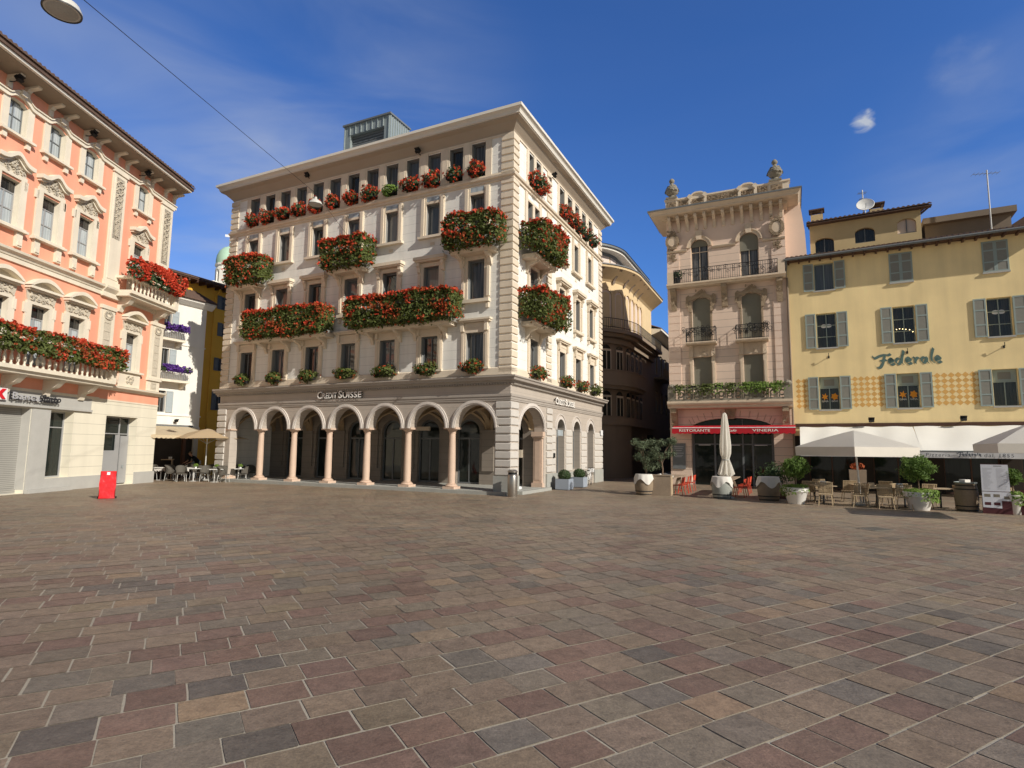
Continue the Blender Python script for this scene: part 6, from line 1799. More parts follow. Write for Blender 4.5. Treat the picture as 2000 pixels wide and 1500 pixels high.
def wicker_chair(label, group):
    t = thing('wicker_chair', label, 'chair', (0, 0, 0), 0, group)
    mb = MB(); mb.box(-.23, .23, -.23, .22, .42, .455); mb.build('seat', M['wicker_beige'], t)
    mb = MB()
    for i in range(7):
        z = .5 + i * .055; mb.box(-.23, .23, .20 + i * .014, .215 + i * .014, z, z + .032)
    for i in range(9):
        x = -.23 + i * .0575; mb.add([(x - .013, .199, .46), (x + .013, .199, .46), (x + .013, .300, .87), (x - .013, .300, .87)], [(0, 1, 2, 3)]); mb.add([(x - .013, .221, .46), (x + .013, .221, .46), (x + .013, .318, .87), (x - .013, .318, .87)], [(0, 1, 2, 3)])
    mb.tube([(-.24, .21, .44), (-.245, .31, .88), (.245, .31, .88), (.24, .21, .44)], .014, 5)
    mb.build('backrest', M['wicker_beige'], t)
    for sx in (-1, 1):
        for sy in (-1, 1):
            mb = MB(); mb.tube([(sx * .2, sy * .19, .42), (sx * .245, sy * .26, 0)], .016, 6); mb.build('leg', M['wicker_beige'], t)
    return t
def red_chair(label, group):
    t = thing('red_chair', label, 'chair', (0, 0, 0), 0, group)
    mb = MB(); mb.prism([(-.22, -.22), (.22, -.22), (.2, .21), (-.2, .21)], .43, .46, 'z'); mb.build('seat', M['red_plastic'], t)
    mb = MB()
    n = 8; vs = []
    for i in range(n + 1):
        x = -.22 + .44 * i / n; b_ = .05 * (1 - (x / .22) ** 2)
        vs += [(x, .20 + b_, .56), (x, .25 + b_, .84 - .03 * (x / .22) ** 2)]
    mb.add(vs, [(2 * i, 2 * i + 2, 2 * i + 3, 2 * i + 1) for i in range(n)])
    for s in (-1, 1): mb.tube([(s * .2, .2, .45), (s * .21, .22, .6), (s * .22, .25, .82)], .016, 6)
    mb.build('backrest', M['red_plastic'], t)
    for sx in (-1, 1):
        for sy in (-1, 1):
            mb = MB(); mb.tube([(sx * .19, sy * .18, .44), (sx * .22, sy * .25, 0)], .015, 6); mb.build('leg', M['red_plastic'], t)
    return t
def cafe_table(label, group):
    t = thing('cafe_table', label, 'table', (0, 0, 0), 0, group)
    mb = MB(); mb.box(-.36, .36, -.36, .36, .71, .74); mb.build('tabletop', M['alu'], t)
    mb = MB(); mb.lathe(0, 0, [(.035, .03), (.035, .71)], 8); mb.build('leg', M['alu'], t)
    mb = MB(); mb.lathe(0, 0, [(.24, 0), (.24, .02), (.05, .04)], 12); mb.build('base', M['alu'], t)
    return t
def wood_table(label, group):
    t = thing('wooden_table', label, 'table', (0, 0, 0), 0, group)
    mb = MB()
    for i in range(5): mb.box(-.4, .4, -.38 + i * .153, -.38 + i * .153 + .147, .72, .75)
    mb.build('tabletop', M['wood_top'], t)
    mb = MB(); mb.lathe(0, 0, [(.035, .03), (.035, .72)], 8); mb.build('leg', M['leg_dark'], t)
    mb = MB(); mb.box(-.25, .25, -.03, .03, 0, .03); mb.box(-.03, .03, -.25, -.031, 0, .03); mb.box(-.03, .03, .031, .25, 0, .03); mb.build('base', M['leg_dark'], t)
    return t
def cafe_plant(loc, label):
    t = thing('table_plant', label, 'plant', loc, rnd.uniform(0, 6), 'small plants on the café tables')
    mb = MB(); mb.lathe(0, 0, [(.05, 0), (.07, .1), (.06, .1)], 8); mb.build('pot', M['sign_white'], t)
    mb = MB()
    for i in range(70):
        d = rand_dir(); leafquad(mb, (d.x * .13, d.y * .13, .18 + d.z * .09), .05, (d + Vector((0, 0, .4))).normalized())
    mb.build('foliage', M['leaf_light'], t)

# left café terrace
g1, g2 = 'grey woven armchairs of the left café', 'white metal tables of the left café'
C_ = [(-20.35, 34.95, 200), (-19.0, 35.3, 150), (-18.15, 34.4, 170), (-17.55, 33.6, 20), (-16.75, 34.1, 200), (-16.2, 33.0, 95), (-15.75, 35.25, 120), (-17.25, 35.6, 180), (-19.6, 36.1, 160), (-18.7, 33.2, 40), (-16.35, 35.3, 60), (-20.9, 34.0, 10), (-15.5, 33.9, -80), (-19.7, 33.9, 100), (-19.9, 35.9, 20), (-18.4, 36.1, 200), (-17.0, 36.4, 10), (-16.0, 36.0, 190), (-19.2, 34.0, -60)]
CL = ['grey armchair nearest the corner of the salmon palazzo, set back', 'grey armchair left of the parasol pole, deeper in the café terrace', 'grey armchair just left in front of the beige parasol pole', 'grey armchair at the front edge of the café terrace below the parasol pole',
      'grey armchair between the two front tables of the café terrace', 'grey armchair at the front right table of the café terrace, seen from the side', 'grey armchair right in front of the second pink column', 'grey armchair behind the front tables, right of the parasol pole',
      'grey armchair deepest in the café, under the cream awning', 'grey armchair at the front left table of the café terrace', 'grey armchair beside the pillar at the left end of the arcade', 'grey armchair half hidden by the corner of the salmon palazzo', 'grey armchair at the far right end of the café terrace', 'grey armchair left of the front left café table, turned sideways', 'grey armchair under the awning edge, second from the palazzo corner', 'grey armchair in the back row, left of the parasol pole', 'grey armchair in the back row, right of the parasol pole', 'grey armchair in the back row next to the arcade pillar', 'grey armchair in the front row between corner table and front left table']
ch = arm_chair(CL[0], g1)
for i, (x, y, a) in enumerate(C_):
    if i == 0: ch.location = (x, y, 0); ch.rotation_euler = (0, 0, rad(a))
    else: dup(ch, (x, y, 0), rad(a), CL[i])
T_ = [(-20.55, 34.35), (-18.3, 33.75), (-16.75, 33.1), (-15.95, 34.25), (-19.3, 34.6), (-17.3, 34.9)]
TL = ['white café table next to the corner of the salmon palazzo', 'white café table at the front left of the parasol pole', 'white café table at the front, right of the parasol pole', 'white café table beside the second pink column', 'white café table between the palazzo corner and the parasol pole, second row', 'white café table behind the parasol pole, second row']
tb = cafe_table(TL[0], g2)
for i, (x, y) in enumerate(T_):
    if i == 0: tb.location = (x, y, 0); tb.rotation_euler = (0, 0, .45)
    else: dup(tb, (x, y, 0), .45 + .1 * i, TL[i])
for i in (1, 2, 3, 5): cafe_plant((T_[i][0] + .1, T_[i][1], .74), 'leafy plant on the %s' % TL[i][6:])
for i in (0, 4):
    t = thing('table_cloth', 'white folded cloth lying on the %s' % ('table next to the salmon palazzo corner', '', '', '', 'second row café table near the palazzo corner')[i], 'cloth', (T_[i][0], T_[i][1], .743), .3)
    mb = MB(); mb.box(-.3, .3, -.3, .3, 0, .01)
    for k in range(12): mb.box(-.3 + .05 * k, -.26 + .05 * k, -.31, -.3, -.16 - .03 * (k % 3), .01)
    mb.build('linen', M['linen'], t)
t = thing('serving_stand', 'wooden serving stand with white crockery beside the salmon palazzo corner', 'stand', (-21.2, 35.6, 0), .4)
mb = MB()
for x in (-.5, .46): mb.box(x, x + .05, -.3, .3, 0, 1.15)
mb.box(-.55, .55, -.32, .32, 1.15, 1.2); mb.box(-.44, .44, -.28, .28, .6, .64); mb.build('frame', M['wood_top'], t)
mb = MB()
for k in range(9):
    x = -.4 + .1 * k; mb.lathe(x, 0, [(.04, 1.2), (.05, 1.3), (.045, 1.34)], 7)
mb.build('crockery', M['sign_white'], t)

def parasol(label, loc, hd, ztip, zedge, mt, rz, val=.0, pole_m='alu', lean=(0, 0), sides=4, polez=None, sagk=.0):
    t = thing('parasol', label, 'parasol', loc, rz)
    mb = MB(); vs = [(0, 0, ztip)]; n = 6
    R_ = 6
    per = []
    for s in range(sides):
        a0, a1 = 2 * math.pi * s / sides, 2 * math.pi * (s + 1) / sides
        p0, p1 = Vector((math.cos(a0), math.sin(a0))) * hd, Vector((math.cos(a1), math.sin(a1))) * hd
        for i in range(n): per.append((p0.lerp(p1, i / n), i / n))
    m = len(per)
    for j in range(1, R_ + 1):
        f = j / R_
        for p, q in per:
            z = ztip + (zedge - ztip) * (f ** 1.12) - sagk * math.sin(math.pi * q) * f
            vs.append((p.x * f, p.y * f, z))
    fs = [(0, 1 + i, 1 + (i + 1) % m) for i in range(m)]
    for j in range(R_ - 1):
        for i in range(m): fs.append((1 + j * m + i, 1 + (j + 1) * m + i, 1 + (j + 1) * m + (i + 1) % m, 1 + j * m + (i + 1) % m))
    mb.add(vs, fs); cn = mb.build('canopy', M[mt], t, False)
    if val:
        mb = MB(); k = len(vs) - m
        e = vs[k:]; v2 = e + [(x * .99, y * .99, z - val) for x, y, z in e]
        mb.add(v2, [(i, (i + 1) % m, m + (i + 1) % m, m + i) for i in range(m)]); mb.build('valance', M['parasol_valance'], t)
    mb = MB(); mb.tube([(lean[0], lean[1], 0), (0, 0, ztip - .02)], .035, 8); mb.build('pole', M[pole_m], t)
    for s in range(sides):
        a = 2 * math.pi * s / sides
        mb = MB(); mb.tube([(0, 0, ztip - .06), (math.cos(a) * hd * .98, math.sin(a) * hd * .98, zedge - .02)], .014, 4); mb.tube([(0, 0, zedge - .3), (math.cos(a) * hd * .42, math.sin(a) * hd * .42, ztip + (zedge - ztip) * .42 - .04)], .012, 4); mb.build('rib', M[pole_m], t)
    mb = MB(); mb.box(-.3, .3, -.3, .3, 0, .07); b_ = mb.build('base', M['grey_stone'], t); b_.location = (lean[0], lean[1], 0)
    return t
M['parasol_beige'] = mat('parasol_beige', (.60, .46, .29), .9, .05, 2., trans=.35)
M['parasol_valance'] = mat('parasol_valance', (.70, .65, .57), .9, .05, 2., trans=.1)  # greyer than the canopy cloth: shade on the valance put into its colour
M['parasol_white'] = mat('parasol_white', (.86, .83, .76), .9, .04, 2., trans=.55)
parasol('open beige square parasol over the left café terrace', (-18.2, 34.8, 0), 2.5, 3.06, 2.44, 'parasol_beige', 0.02, .0, sagk=-.05)
parasol('big open white square parasol with shade-toned valance in front of the white awning', (13.75, 23.3, 0), 2.15, 2.95, 2.28, 'parasol_white', math.atan2(-23.3, -13.75), .36, lean=(-.05, .12))
parasol('open white square parasol cut off by the right edge of the photo', (16.05, 17.8, 0), 1.77, 3.05, 2.38, 'parasol_white', rad(20), .28)

# waiter bending over a table, grown from a skinned skeleton
def person(label, loc, rz):
    t = thing('person', label, 'person', loc, rz)
    J = dict(pel=(0, 0, .95, .15), wst=(.0, -.10, 1.12, .14), che=(0, -.30, 1.3, .165), nek=(0, -.43, 1.40, .06), hd0=(0, -.50, 1.45, .075), hd1=(0, -.56, 1.52, .1), hd2=(0, -.585, 1.60, .07),
             hl=(-.1, 0, .90, .1), kl=(-.12, -.06, .5, .07), al=(-.12, .04, .1, .045), tl=(-.13, -.12, .04, .035), hr=(.1, 0, .90, .1), kr=(.12, .02, .5, .07), ar=(.12, .12, .1, .045), tr=(.13, -.02, .04, .035),
             sl=(-.19, -.36, 1.33, .065), el=(-.27, -.52, 1.1, .045), wl=(-.18, -.75, .98, .032), pl=(-.16, -.82, .94, .035), sr=(.19, -.36, 1.33, .065), er=(.28, -.50, 1.08, .045), wr=(.2, -.74, .95, .032), pr_=(.18, -.81, .91, .035))
    E_ = [('pel', 'wst'), ('wst', 'che'), ('che', 'nek'), ('nek', 'hd0'), ('hd0', 'hd1'), ('hd1', 'hd2'), ('pel', 'hl'), ('hl', 'kl'), ('kl', 'al'), ('al', 'tl'), ('pel', 'hr'), ('hr', 'kr'), ('kr', 'ar'), ('ar', 'tr'), ('che', 'sl'), ('sl', 'el'), ('el', 'wl'), ('wl', 'pl'), ('che', 'sr'), ('sr', 'er'), ('er', 'wr'), ('wr', 'pr_')]
    for hand, wr_, s in (('pl', 'wl', -1), ('pr_', 'wr', 1)):      # five fingers on each hand
        p = Vector(J[hand][:3])
        for k in range(4):
            a = f'{hand}f{k}'; d = Vector((s * (-.03 + .02 * k), -.03, -.004))
            J[a + 'a'] = (*(p + d + Vector((0, -.03, -.01))), .009); J[a + 'b'] = (*(p + d + Vector((0, -.06 - .008 * (1 - abs(k - 1.5) / 1.5), -.035))), .008)
            E_ += [(hand, a + 'a'), (a + 'a', a + 'b')]
        J[hand + 'th'] = (*(p + Vector((-s * .045, -.025, -.01))), .010); E_.append((hand, hand + 'th'))
    ids = {k: i for i, k in enumerate(J)}
    me = bpy.data.meshes.new('body'); me.from_pydata([v[:3] for v in J.values()], [(ids[a], ids[b]) for a, b in E_], [])
    o = bpy.data.objects.new('body', me); COL.objects.link(o)
    md = o.modifiers.new('s', 'SKIN'); md.use_smooth_shade = True
    sk = me.skin_vertices[0].data
    for k, v in J.items():
        sk[ids[k]].radius = (v[3], v[3])
    sk[ids['pel']].use_root = True
    o.modifiers.new('ss', 'SUBSURF').levels = 1; o.modifiers['ss'].render_levels = 1
    bpy.context.view_layer.update()
    dg = bpy.context.evaluated_depsgraph_get()
    m2 = bpy.data.meshes.new_from_object(o.evaluated_get(dg)); bpy.data.objects.remove(o)
    M['skin'] = mat('skin', (.55, .30, .20), .6, .06, 5.)
    m2.materials.clear()
    for m_ in (M['skin'], M['black'], M['sign_white']): m2.materials.append(m_)
    for f in m2.polygons:
        c = f.center
        hand_arm = abs(c.x) > .13 and c.y < -.52
        f.material_index = 0 if (c.y < -.44 and c.z > 1.36) or hand_arm else 1
        f.use_smooth = True
    link('body', m2, t)
    mb = MB(); mb.lathe(0, 0, [(.06, .02), (.105, -.03), (.108, .03), (.08, .09), (0, .105)], 12); h = mb.build('hair', M['bark'], t, True); h.location = (0, -.53, 1.56); h.rotation_euler = (rad(-28), 0, 0)
    mb = MB(); mb.lathe(0, 0, [(0, .0), (.02, .012), (.012, .03)], 6); n_ = mb.build('nose', M['skin'], t); n_.location = (0, -.67, 1.53)
    mb = MB(); mb.prism([(-.16, -.02), (.16, -.02), (.19, -.55), (-.19, -.55)], -.005, .005, 'y'); a_ = mb.build('apron', M['black'], t); a_.location = (0, -.15, 1.0)
    mb = MB(); mb.box(.17, .2, -.03, .06, .9, 1.1); a_ = mb.build('napkin', M['sign_white'], t)
person('waiter in dark clothes bending forward over a table under the cream awning', (-19.75, 36.9, 0), rad(-35))

# ------------------------------------------------------------------ red A-board, litter bin, planters, bicycle
M['red_vinyl'] = mat('red_vinyl', (.62, .018, .022), .22, .1, 3., .05, 20, .9, 5., spec=.6)
t = thing('advertising_board', 'glossy red covered A-board standing alone on the paving by the salmon palazzo', 'board', (-15.35, 22.35, 0), rad(30))
mb = MB(); w = .255
vs = []; n = 8
r = random.Random(3)
for i in range(n + 1):
    for j in range(5):
        f = i / n; x = -w + 2 * w * j / 4
        vs.append((x * (1 - .06 * math.sin(f * 9)), -.16 + .13 * f + .02 * math.sin(i * 2.1 + j * 1.7), .02 + 1.02 * f))
mb.add(vs, [(i * 5 + j, i * 5 + j + 1, (i + 1) * 5 + j + 1, (i + 1) * 5 + j) for i in range(n) for j in range(4)])
mb.build('front_cover', M['red_vinyl'], t, True)
mb = MB(); T_z = 1.04
mb.add([(-w, .14, .02), (w, .14, .02), (w, .0, T_z), (-w, .0, T_z)], [(0, 1, 2, 3)]); mb.add([(-w, -.16, .02), (-w, .14, .02), (-w, .0, T_z), (-w, -.03, T_z)], [(0, 1, 2, 3)]); mb.add([(w, -.16, .02), (w, .14, .02), (w, .0, T_z), (w, -.03, T_z)], [(0, 1, 2, 3)]); mb.add([(-w, -.03, T_z), (w, -.03, T_z), (w, 0, T_z), (-w, 0, T_z)], [(0, 1, 2, 3)])
mb.build('back_cover', M['red_vinyl'], t)
mb = MB(); mb.add([(-.05, -.075, .9), (.05, -.075, .9), (.05, -.06, 1.0), (-.05, -.06, 1.0)], [(0, 1, 2, 3)]); mb.build('emblem', M['sign_white'], t)
mb = MB(); mb.box(-.3, .3, .05, .2, .0, .07); mb.build('foot', M['black'], t)

M['steel'] = mat('steel', (.42, .39, .35), .32, .08, 3., .06, 40, spec=.5, metal=.85)
t = thing('litter_bin', 'round brushed steel litter bin in front of the bank corner', 'litter bin', (.07, 25.35, 0), 0)
mb = MB(); mb.lathe(0, 0, [(.2, .0), (.2, .04), (.215, .06), (.215, .90), (.2, .93)], 24); mb.build('body', M['steel'], t, True)
mb = MB(); mb.lathe(0, 0, [(.195, .93), (.195, 1.04), (.16, 1.05)], 20); mb.build('opening', M['black'], t)
mb = MB(); mb.lathe(0, 0, [(.218, 1.05), (.222, 1.10), (.15, 1.16), (0, 1.18)], 20); mb.lathe(0, 0, [(.21, .92), (.222, .94), (.21, .96)], 20); mb.build('lid', M['steel'], t, True)
M['planter_blue'] = mat('planter_blue', (.30, .34, .40), .5, .06, 2.)
def boxplant(loc, rz, label):
    t = thing('box_planter', label, 'planter', loc, rz, 'boxwood planters along the bank')
    mb = MB(); h = .56; a = .36
    for sx, sy, x0, x1, y0, y1 in ((0, -1, -a, a, -a, -a + .04), (0, 1, -a, a, a - .04, a), (-1, 0, -a, -a + .04, -a + .041, a - .041), (1, 0, a - .04, a, -a + .041, a - .041)): mb.box(x0, x1, y0, y1, .04, h)
    mb.box(-a + .05, a - .05, -a + .05, a - .05, 0, .04); mb.build('box', M['planter_blue'], t)
    mb = MB(); mb.box(-a + .045, a - .045, -a + .045, a - .045, h - .1, h - .06); mb.build('soil', M['bark'], t)
    mb = MB()
    for i in range(1100):
        d = rand_dir(); k = rnd.uniform(.75, 1.); leafquad(mb, (d.x * .34 * k, d.y * .34 * k, h + .18 + d.z * .3 * k), .045, (d + rand_dir() * .5).normalized())
    mb.build('shrub', M['leaf_dark'], t)
q1 = FR.at(3.95 * K, .75); q2 = FR.at(5.85 * K, .72)
boxplant(q1, FR.rz, 'blue grey square planter with round boxwood, nearer of two by the bank side door')
boxplant(q2, FR.rz, 'blue grey square boxwood planter, farther of two by the bank, beside the bicycle')
t = thing('floor_lamp', 'low white floor lamp cover lying inside the big side arch of the bank', 'lamp', FR.at(1.5 * K, -.5, .13 * K), FR.rz)
mb = MB(); mb.lathe(0, 0, [(.36, 0), (.38, .06), (.3, .12), (0, .14)], 14, sy=.5); mb.build('cover', M['sign_white'], t, True)

def bicycle(loc, rz, label):
    t = thing('bicycle', label, 'bicycle', loc, rz)
    def wheel(x):
        mb = MB(); n = 24
        mb.tube([(x + .33 * math.cos(2 * math.pi * i / n), 0, .34 + .33 * math.sin(2 * math.pi * i / n)) for i in range(n + 1)], .018, 6); w = mb.build('wheel', M['black'], t)
        mb = MB()
        for i in range(12): mb.tube([(x, 0, .34), (x + .31 * math.cos(2 * math.pi * i / 12), 0, .34 + .31 * math.sin(2 * math.pi * i / 12))], .003, 3)
        mb.build('spokes', M['alu'], w)
    wheel(-.5); wheel(.52)
    mb = MB()
    for a, b, r_ in (((-.5, 0, .34), (-.05, 0, .3), .016), ((-.05, 0, .3), (-.17, 0, .78), .018), ((-.17, 0, .72), (.36, 0, .78), .018), ((-.05, 0, .3), (.38, 0, .66), .02), ((.33, 0, .92), (.42, 0, .6), .02), ((.42, 0, .6), (.52, 0, .34), .016), ((-.5, 0, .34), (-.16, 0, .72), .012)): mb.tube([a, b], r_, 6)
    mb.build('frame', M['sign_white'], t)
    mb = MB(); mb.prism([(-.3, .03), (-.32, -.08), (-.3, .08), (-.05, .02), (-.05, -.02)][0:0] or [(-.32, -.08), (-.05, -.025), (-.03, 0), (-.05, .025), (-.32, .08)], .82, .87, 'z'); mb.build('saddle', M['black'], t)
    mb = MB(); mb.tube([(.24, -.28, 1.02), (.33, -.2, 1.04), (.34, 0, 1.0), (.33, .2, 1.04), (.24, .28, 1.02)], .014, 6); mb.tube([(.33, 0, .9), (.34, 0, 1.0)], .016, 6); mb.build('handlebar', M['black'], t)
    mb = MB(); mb.box(.5, .76, -.16, .16, .72, .94) if 0 else mb.prism([(.5, .74), (.78, .74), (.82, .95), (.48, .95)], -.15, .15, 'y'); mb.build('basket', M['sign_white'], t)
    mb = MB(); mb.lathe(0, 0, [(.09, -.01), (.09, .01)], 12); c = mb.build('chainring', M['zinc'], t); c.location = (-.05, .03, .3); c.rotation_euler = (rad(90), 0, 0)
bicycle(FR.at(7.7 * K, .55), FR.rz + rad(8), 'white bicycle leaning at the bank wall past the second planter')

# ------------------------------------------------------------------ restaurant terrace in front of the peach palazzo
M['barrel_wood'] = mat('barrel_wood', (.25, .19, .13), .8, .2, 3., .2, 30, .3, 30)
M['barrel_grey'] = mat('barrel_grey', (.30, .31, .28), .8, .2, 3., .2, 30, .3, 30)
def barrel(loc, label, m_, cloth=True, h=.95, r_=.33):
    t = thing('barrel', label, 'barrel', loc, rnd.uniform(0, 3), 'wine barrels on the terraces')
    mb = MB(); mb.lathe(0, 0, [(r_ * .84, 0), (r_ * .95, h * .2), (r_ * 1.02, h * .5), (r_ * .95, h * .8), (r_ * .85, h), (r_ * .82, h), (r_ * .82, h - .03), (0, h - .03)], 22); mb.build('staves', M[m_], t, True)
    mb = MB()
    for z, k in ((.06, .875), (.2, .955), (.8, .955), (.93, .885)): mb.lathe(0, 0, [(r_ * k + .004, z * h - .02), (r_ * k + .007, z * h + .02)], 22)
    mb.build('hoop', M['iron'], t)
    if cloth:
        c = thing('table_cloth', 'scalloped pale cloth draped over the ' + label.split(',')[0].replace(' at the left end of the restaurant terrace', ' under the olive trees').replace(' in the shade left of the first white pot', ' in the shade'), 'cloth', (loc[0], loc[1], h), rnd.uniform(0, 3))
        mb = MB(); n = 48; vs = [(0, 0, .012)]
        for f, z in ((.5, .012), (1., .01), (1.06, -.06), (1.14, -.2), (1.2, -.34)):
            for i in range(n):
                a = 2 * math.pi * i / n; wv = (.5 + .5 * math.cos(a * 4)); fold = math.sin(a * 11) * .06 * max(0, f - 1) * 5
                zz = z if z > 0 else z * (.6 + .75 * wv)
                R1 = r_ * .92 * (f + fold * .8)
                vs.append((R1 * math.cos(a), R1 * math.sin(a), zz))
        fs = [(0, 1 + i, 1 + (i + 1) % n) for i in range(n)]
        for j in range(4):
            for i in range(n): fs.append((1 + j * n + i, 1 + (j + 1) * n + i, 1 + (j + 1) * n + (i + 1) % n, 1 + j * n + (i + 1) % n))
        mb.add(vs, fs); mb.build('linen', M['linen'], c, True)
    return t
barrel((6.2, 27.3, 0), 'brown barrel at the left end of the restaurant terrace, under the olive trees', 'barrel_wood', r_=.42)
barrel((9.25, 25.7, 0), 'grey barrel below the folded white parasol', 'barrel_grey', r_=.42)
barrel((10.95, 24.9, 0), 'dark barrel in the shade left of the first white pot', 'barrel_wood', h=1., r_=.45)
def long_table(x0, y0, L, az, label):
    t = thing('long_table', label, 'table', (x0, y0, 0), math.pi / 2 - rad(az), 'long wooden tables of the restaurant')
    mb = MB()
    for i in range(4): mb.box(0, L, -.36 + i * .18, -.36 + i * .18 + .17, .74, .78)
    mb.build('tabletop', M['wood_plank'], t)
    for x in (.4, L - .4):
        mb = MB(); mb.prism([(-.3, 0), (-.22, 0), (.0, .5), (.22, 0), (.3, 0), (.06, .74), (-.06, .74)], x - .04, x + .04, 'x'); mb.build('leg', M['wood_plank'], t)
    return t
LTA = 25.87
long_table(7.15, 27.5, 4.6, LTA, 'long plank table stretching back from the wooden planter box')
long_table(9.6, 26.4, 4.4, LTA, 'long plank table behind the barrel with the folded parasol')
rc = red_chair('red chair at the left long table, nearest the square', 'red chairs at the restaurant tables')
du = Vector((math.sin(rad(LTA)), math.cos(rad(LTA)))); dn = Vector((du.y, -du.x))
k = 0
RL = ['nearest the square', 'second from the square', 'third from the square', 'farthest back by the wall']
for ti, (bx_, by_) in enumerate(((7.15, 27.5), (9.6, 26.4))):
    for i in range(4):
        p = Vector((bx_, by_)) + du * (.5 + 1.0 * i) + dn * (.62 + .05 * (i % 2))
        rz_ = math.atan2(dn.y, dn.x) - math.pi / 2 + rad((-8, 5, 12, -4)[i])
        lb = 'red chair on the right side of the %s long table, %s' % (('left', 'right')[ti], RL[i])
        if k == 0: rc.location = (p.x, p.y, 0); rc.rotation_euler = (0, 0, rz_); rc['label'] = lb
        else: dup(rc, (p.x, p.y, 0), rz_, lb)
        k += 1
t = thing('planter_box', 'grey brown wooden box planter at the end of the left long table', 'planter', (7.0, 27.2, 0), FP.rz)
mb = MB(); mb.box(-.45, .45, -.24, .24, 0, .9); mb.box(-.47, .47, -.26, .26, .9, .94); mb.build('box', M['wood_plank'], t)
mb = MB(); mb.box(.451, .47, -.22, .22, .05, .88); mb.build('end_board', M['wood_top'], t)
t = thing('table_cloth', 'crumpled white napkins and cloth on the left long table behind the planter box', 'cloth', (7.3, 27.9, .785), .4)
mb = MB(); r = random.Random(8)
for i in range(9): mb.obox((r.uniform(-.3, .5), r.uniform(-.25, .25), .06 + r.uniform(0, .08)), r.uniform(.08, .16), r.uniform(.06, .12), r.uniform(.02, .06), Matrix.Rotation(r.uniform(0, 3), 3, 'Z') @ Matrix.Rotation(r.uniform(-.4, .4), 3, 'X'))
mb.build('linen', M['linen'], t)
def olive(loc, h, rx, label, seed, cz=.55):
    t = thing('olive_tree', label, 'tree', loc, 0, 'olive trees on the restaurant terrace')
    r = random.Random(seed)
    mb = MB(); mb.tube([(0, 0, 0), (.03, .02, .5), (-.02, 0, .9), (.02, 0, h * cz)], .045, 7, r1=.02)
    br = []
    for i in range(9):
        a = r.uniform(0, 6.28); e = Vector((math.cos(a) * rx * .7, math.sin(a) * rx * .7, h * r.uniform(.38, .98)))
        mb.tube([(0, 0, h * r.uniform(.35, .55)), e * .5 + Vector((0, 0, h * .28)), e], .018, 5, r1=.006); br.append(e)
    mb.build('trunk', M['bark'], t)
    mb = MB()
    for e in br + [Vector((0, 0, h * .9)), Vector((rx * .3, 0, h * .62)), Vector((-rx * .4, .1, h * .6))]:
        for k in range(150):
            d = rand_dir(); p = e + Vector((d.x * rx * .42, d.y * rx * .42, d.z * h * .12)) * r.uniform(.3, 1)
            leafquad(mb, p, .06 * r.uniform(.7, 1.3), (d + rand_dir() * .8).normalized(), .3)
    mb.build('crown', M['leaf_olive'], t)
olive((6.35, 27.55, .55), 2.0, .72, 'left olive tree, growing behind the brown barrel with the cloth', 1)
olive((7.05, 27.25, .7), 1.9, .66, 'right olive tree, growing from the wooden planter box', 2, .5)
# folded parasol
t = thing('folded_parasol', 'tall folded pale parasol tied round the middle, standing at the grey barrel', 'parasol', (9.55, 25.95, 0), 0)
mb = MB(); n = 40
prof = [(.03, 3.78), (.09, 3.7), (.13, 3.4), (.18, 2.8), (.215, 2.3), (.20, 1.95), (.14, 1.74), (.135, 1.66), (.19, 1.45), (.25, 1.2), (.285, 1.0)]
vs = []
for j, (r_, z) in enumerate(prof):
    for i in range(n):
        a = 2 * math.pi * i / n; am = .12 + (.2 if j > 6 else .06)
        rr = r_ * (1 + am * math.cos(a * 8 + .3 * j)); zz = z + (.07 * math.cos(a * 8 + .3 * j) if j == len(prof) - 1 else 0)
        vs.append((rr * math.cos(a), rr * math.sin(a), zz))
mb.add(vs, [(j * n + i, (j + 1) * n + i, (j + 1) * n + (i + 1) % n, j * n + (i + 1) % n) for j in range(len(prof) - 1) for i in range(n)])
mb.build('canopy', M['parasol_white'], t, True)
mb = MB(); mb.lathe(0, 0, [(.165, 1.66), (.165, 1.72)], 16); mb.build('strap', M['grey_stone'], t)
mb = MB(); mb.tube([(0, 0, 0), (0, 0, 1.9)], .035, 8); mb.build('pole', M['alu'], t)
mb = MB(); mb.lathe(0, 0, [(.3, 0), (.3, .06), (.06, .1)], 14); mb.build('base', M['grey_stone'], t)
# shaded shrub behind the dark barrel
t = thing('terrace_shrub', 'dark bushy shrub in the shade behind the dark barrel', 'plant', (11.75, 26.1, 0), 0)
mb = MB()
for i in range(700):
    d = rand_dir(); k = rnd.uniform(.4, 1.1); leafquad(mb, (d.x * .8 * k, d.y * .5 * k, 1.05 + d.z * .55 * k), .08, (d + rand_dir() * .6).normalized(), .4)
mb.build('foliage', M['leaf_dark'], t); mb = MB(); mb.box(-.6, .6, -.2, .2, 0, .6); mb.build('planter', M['brown_wood'], t)

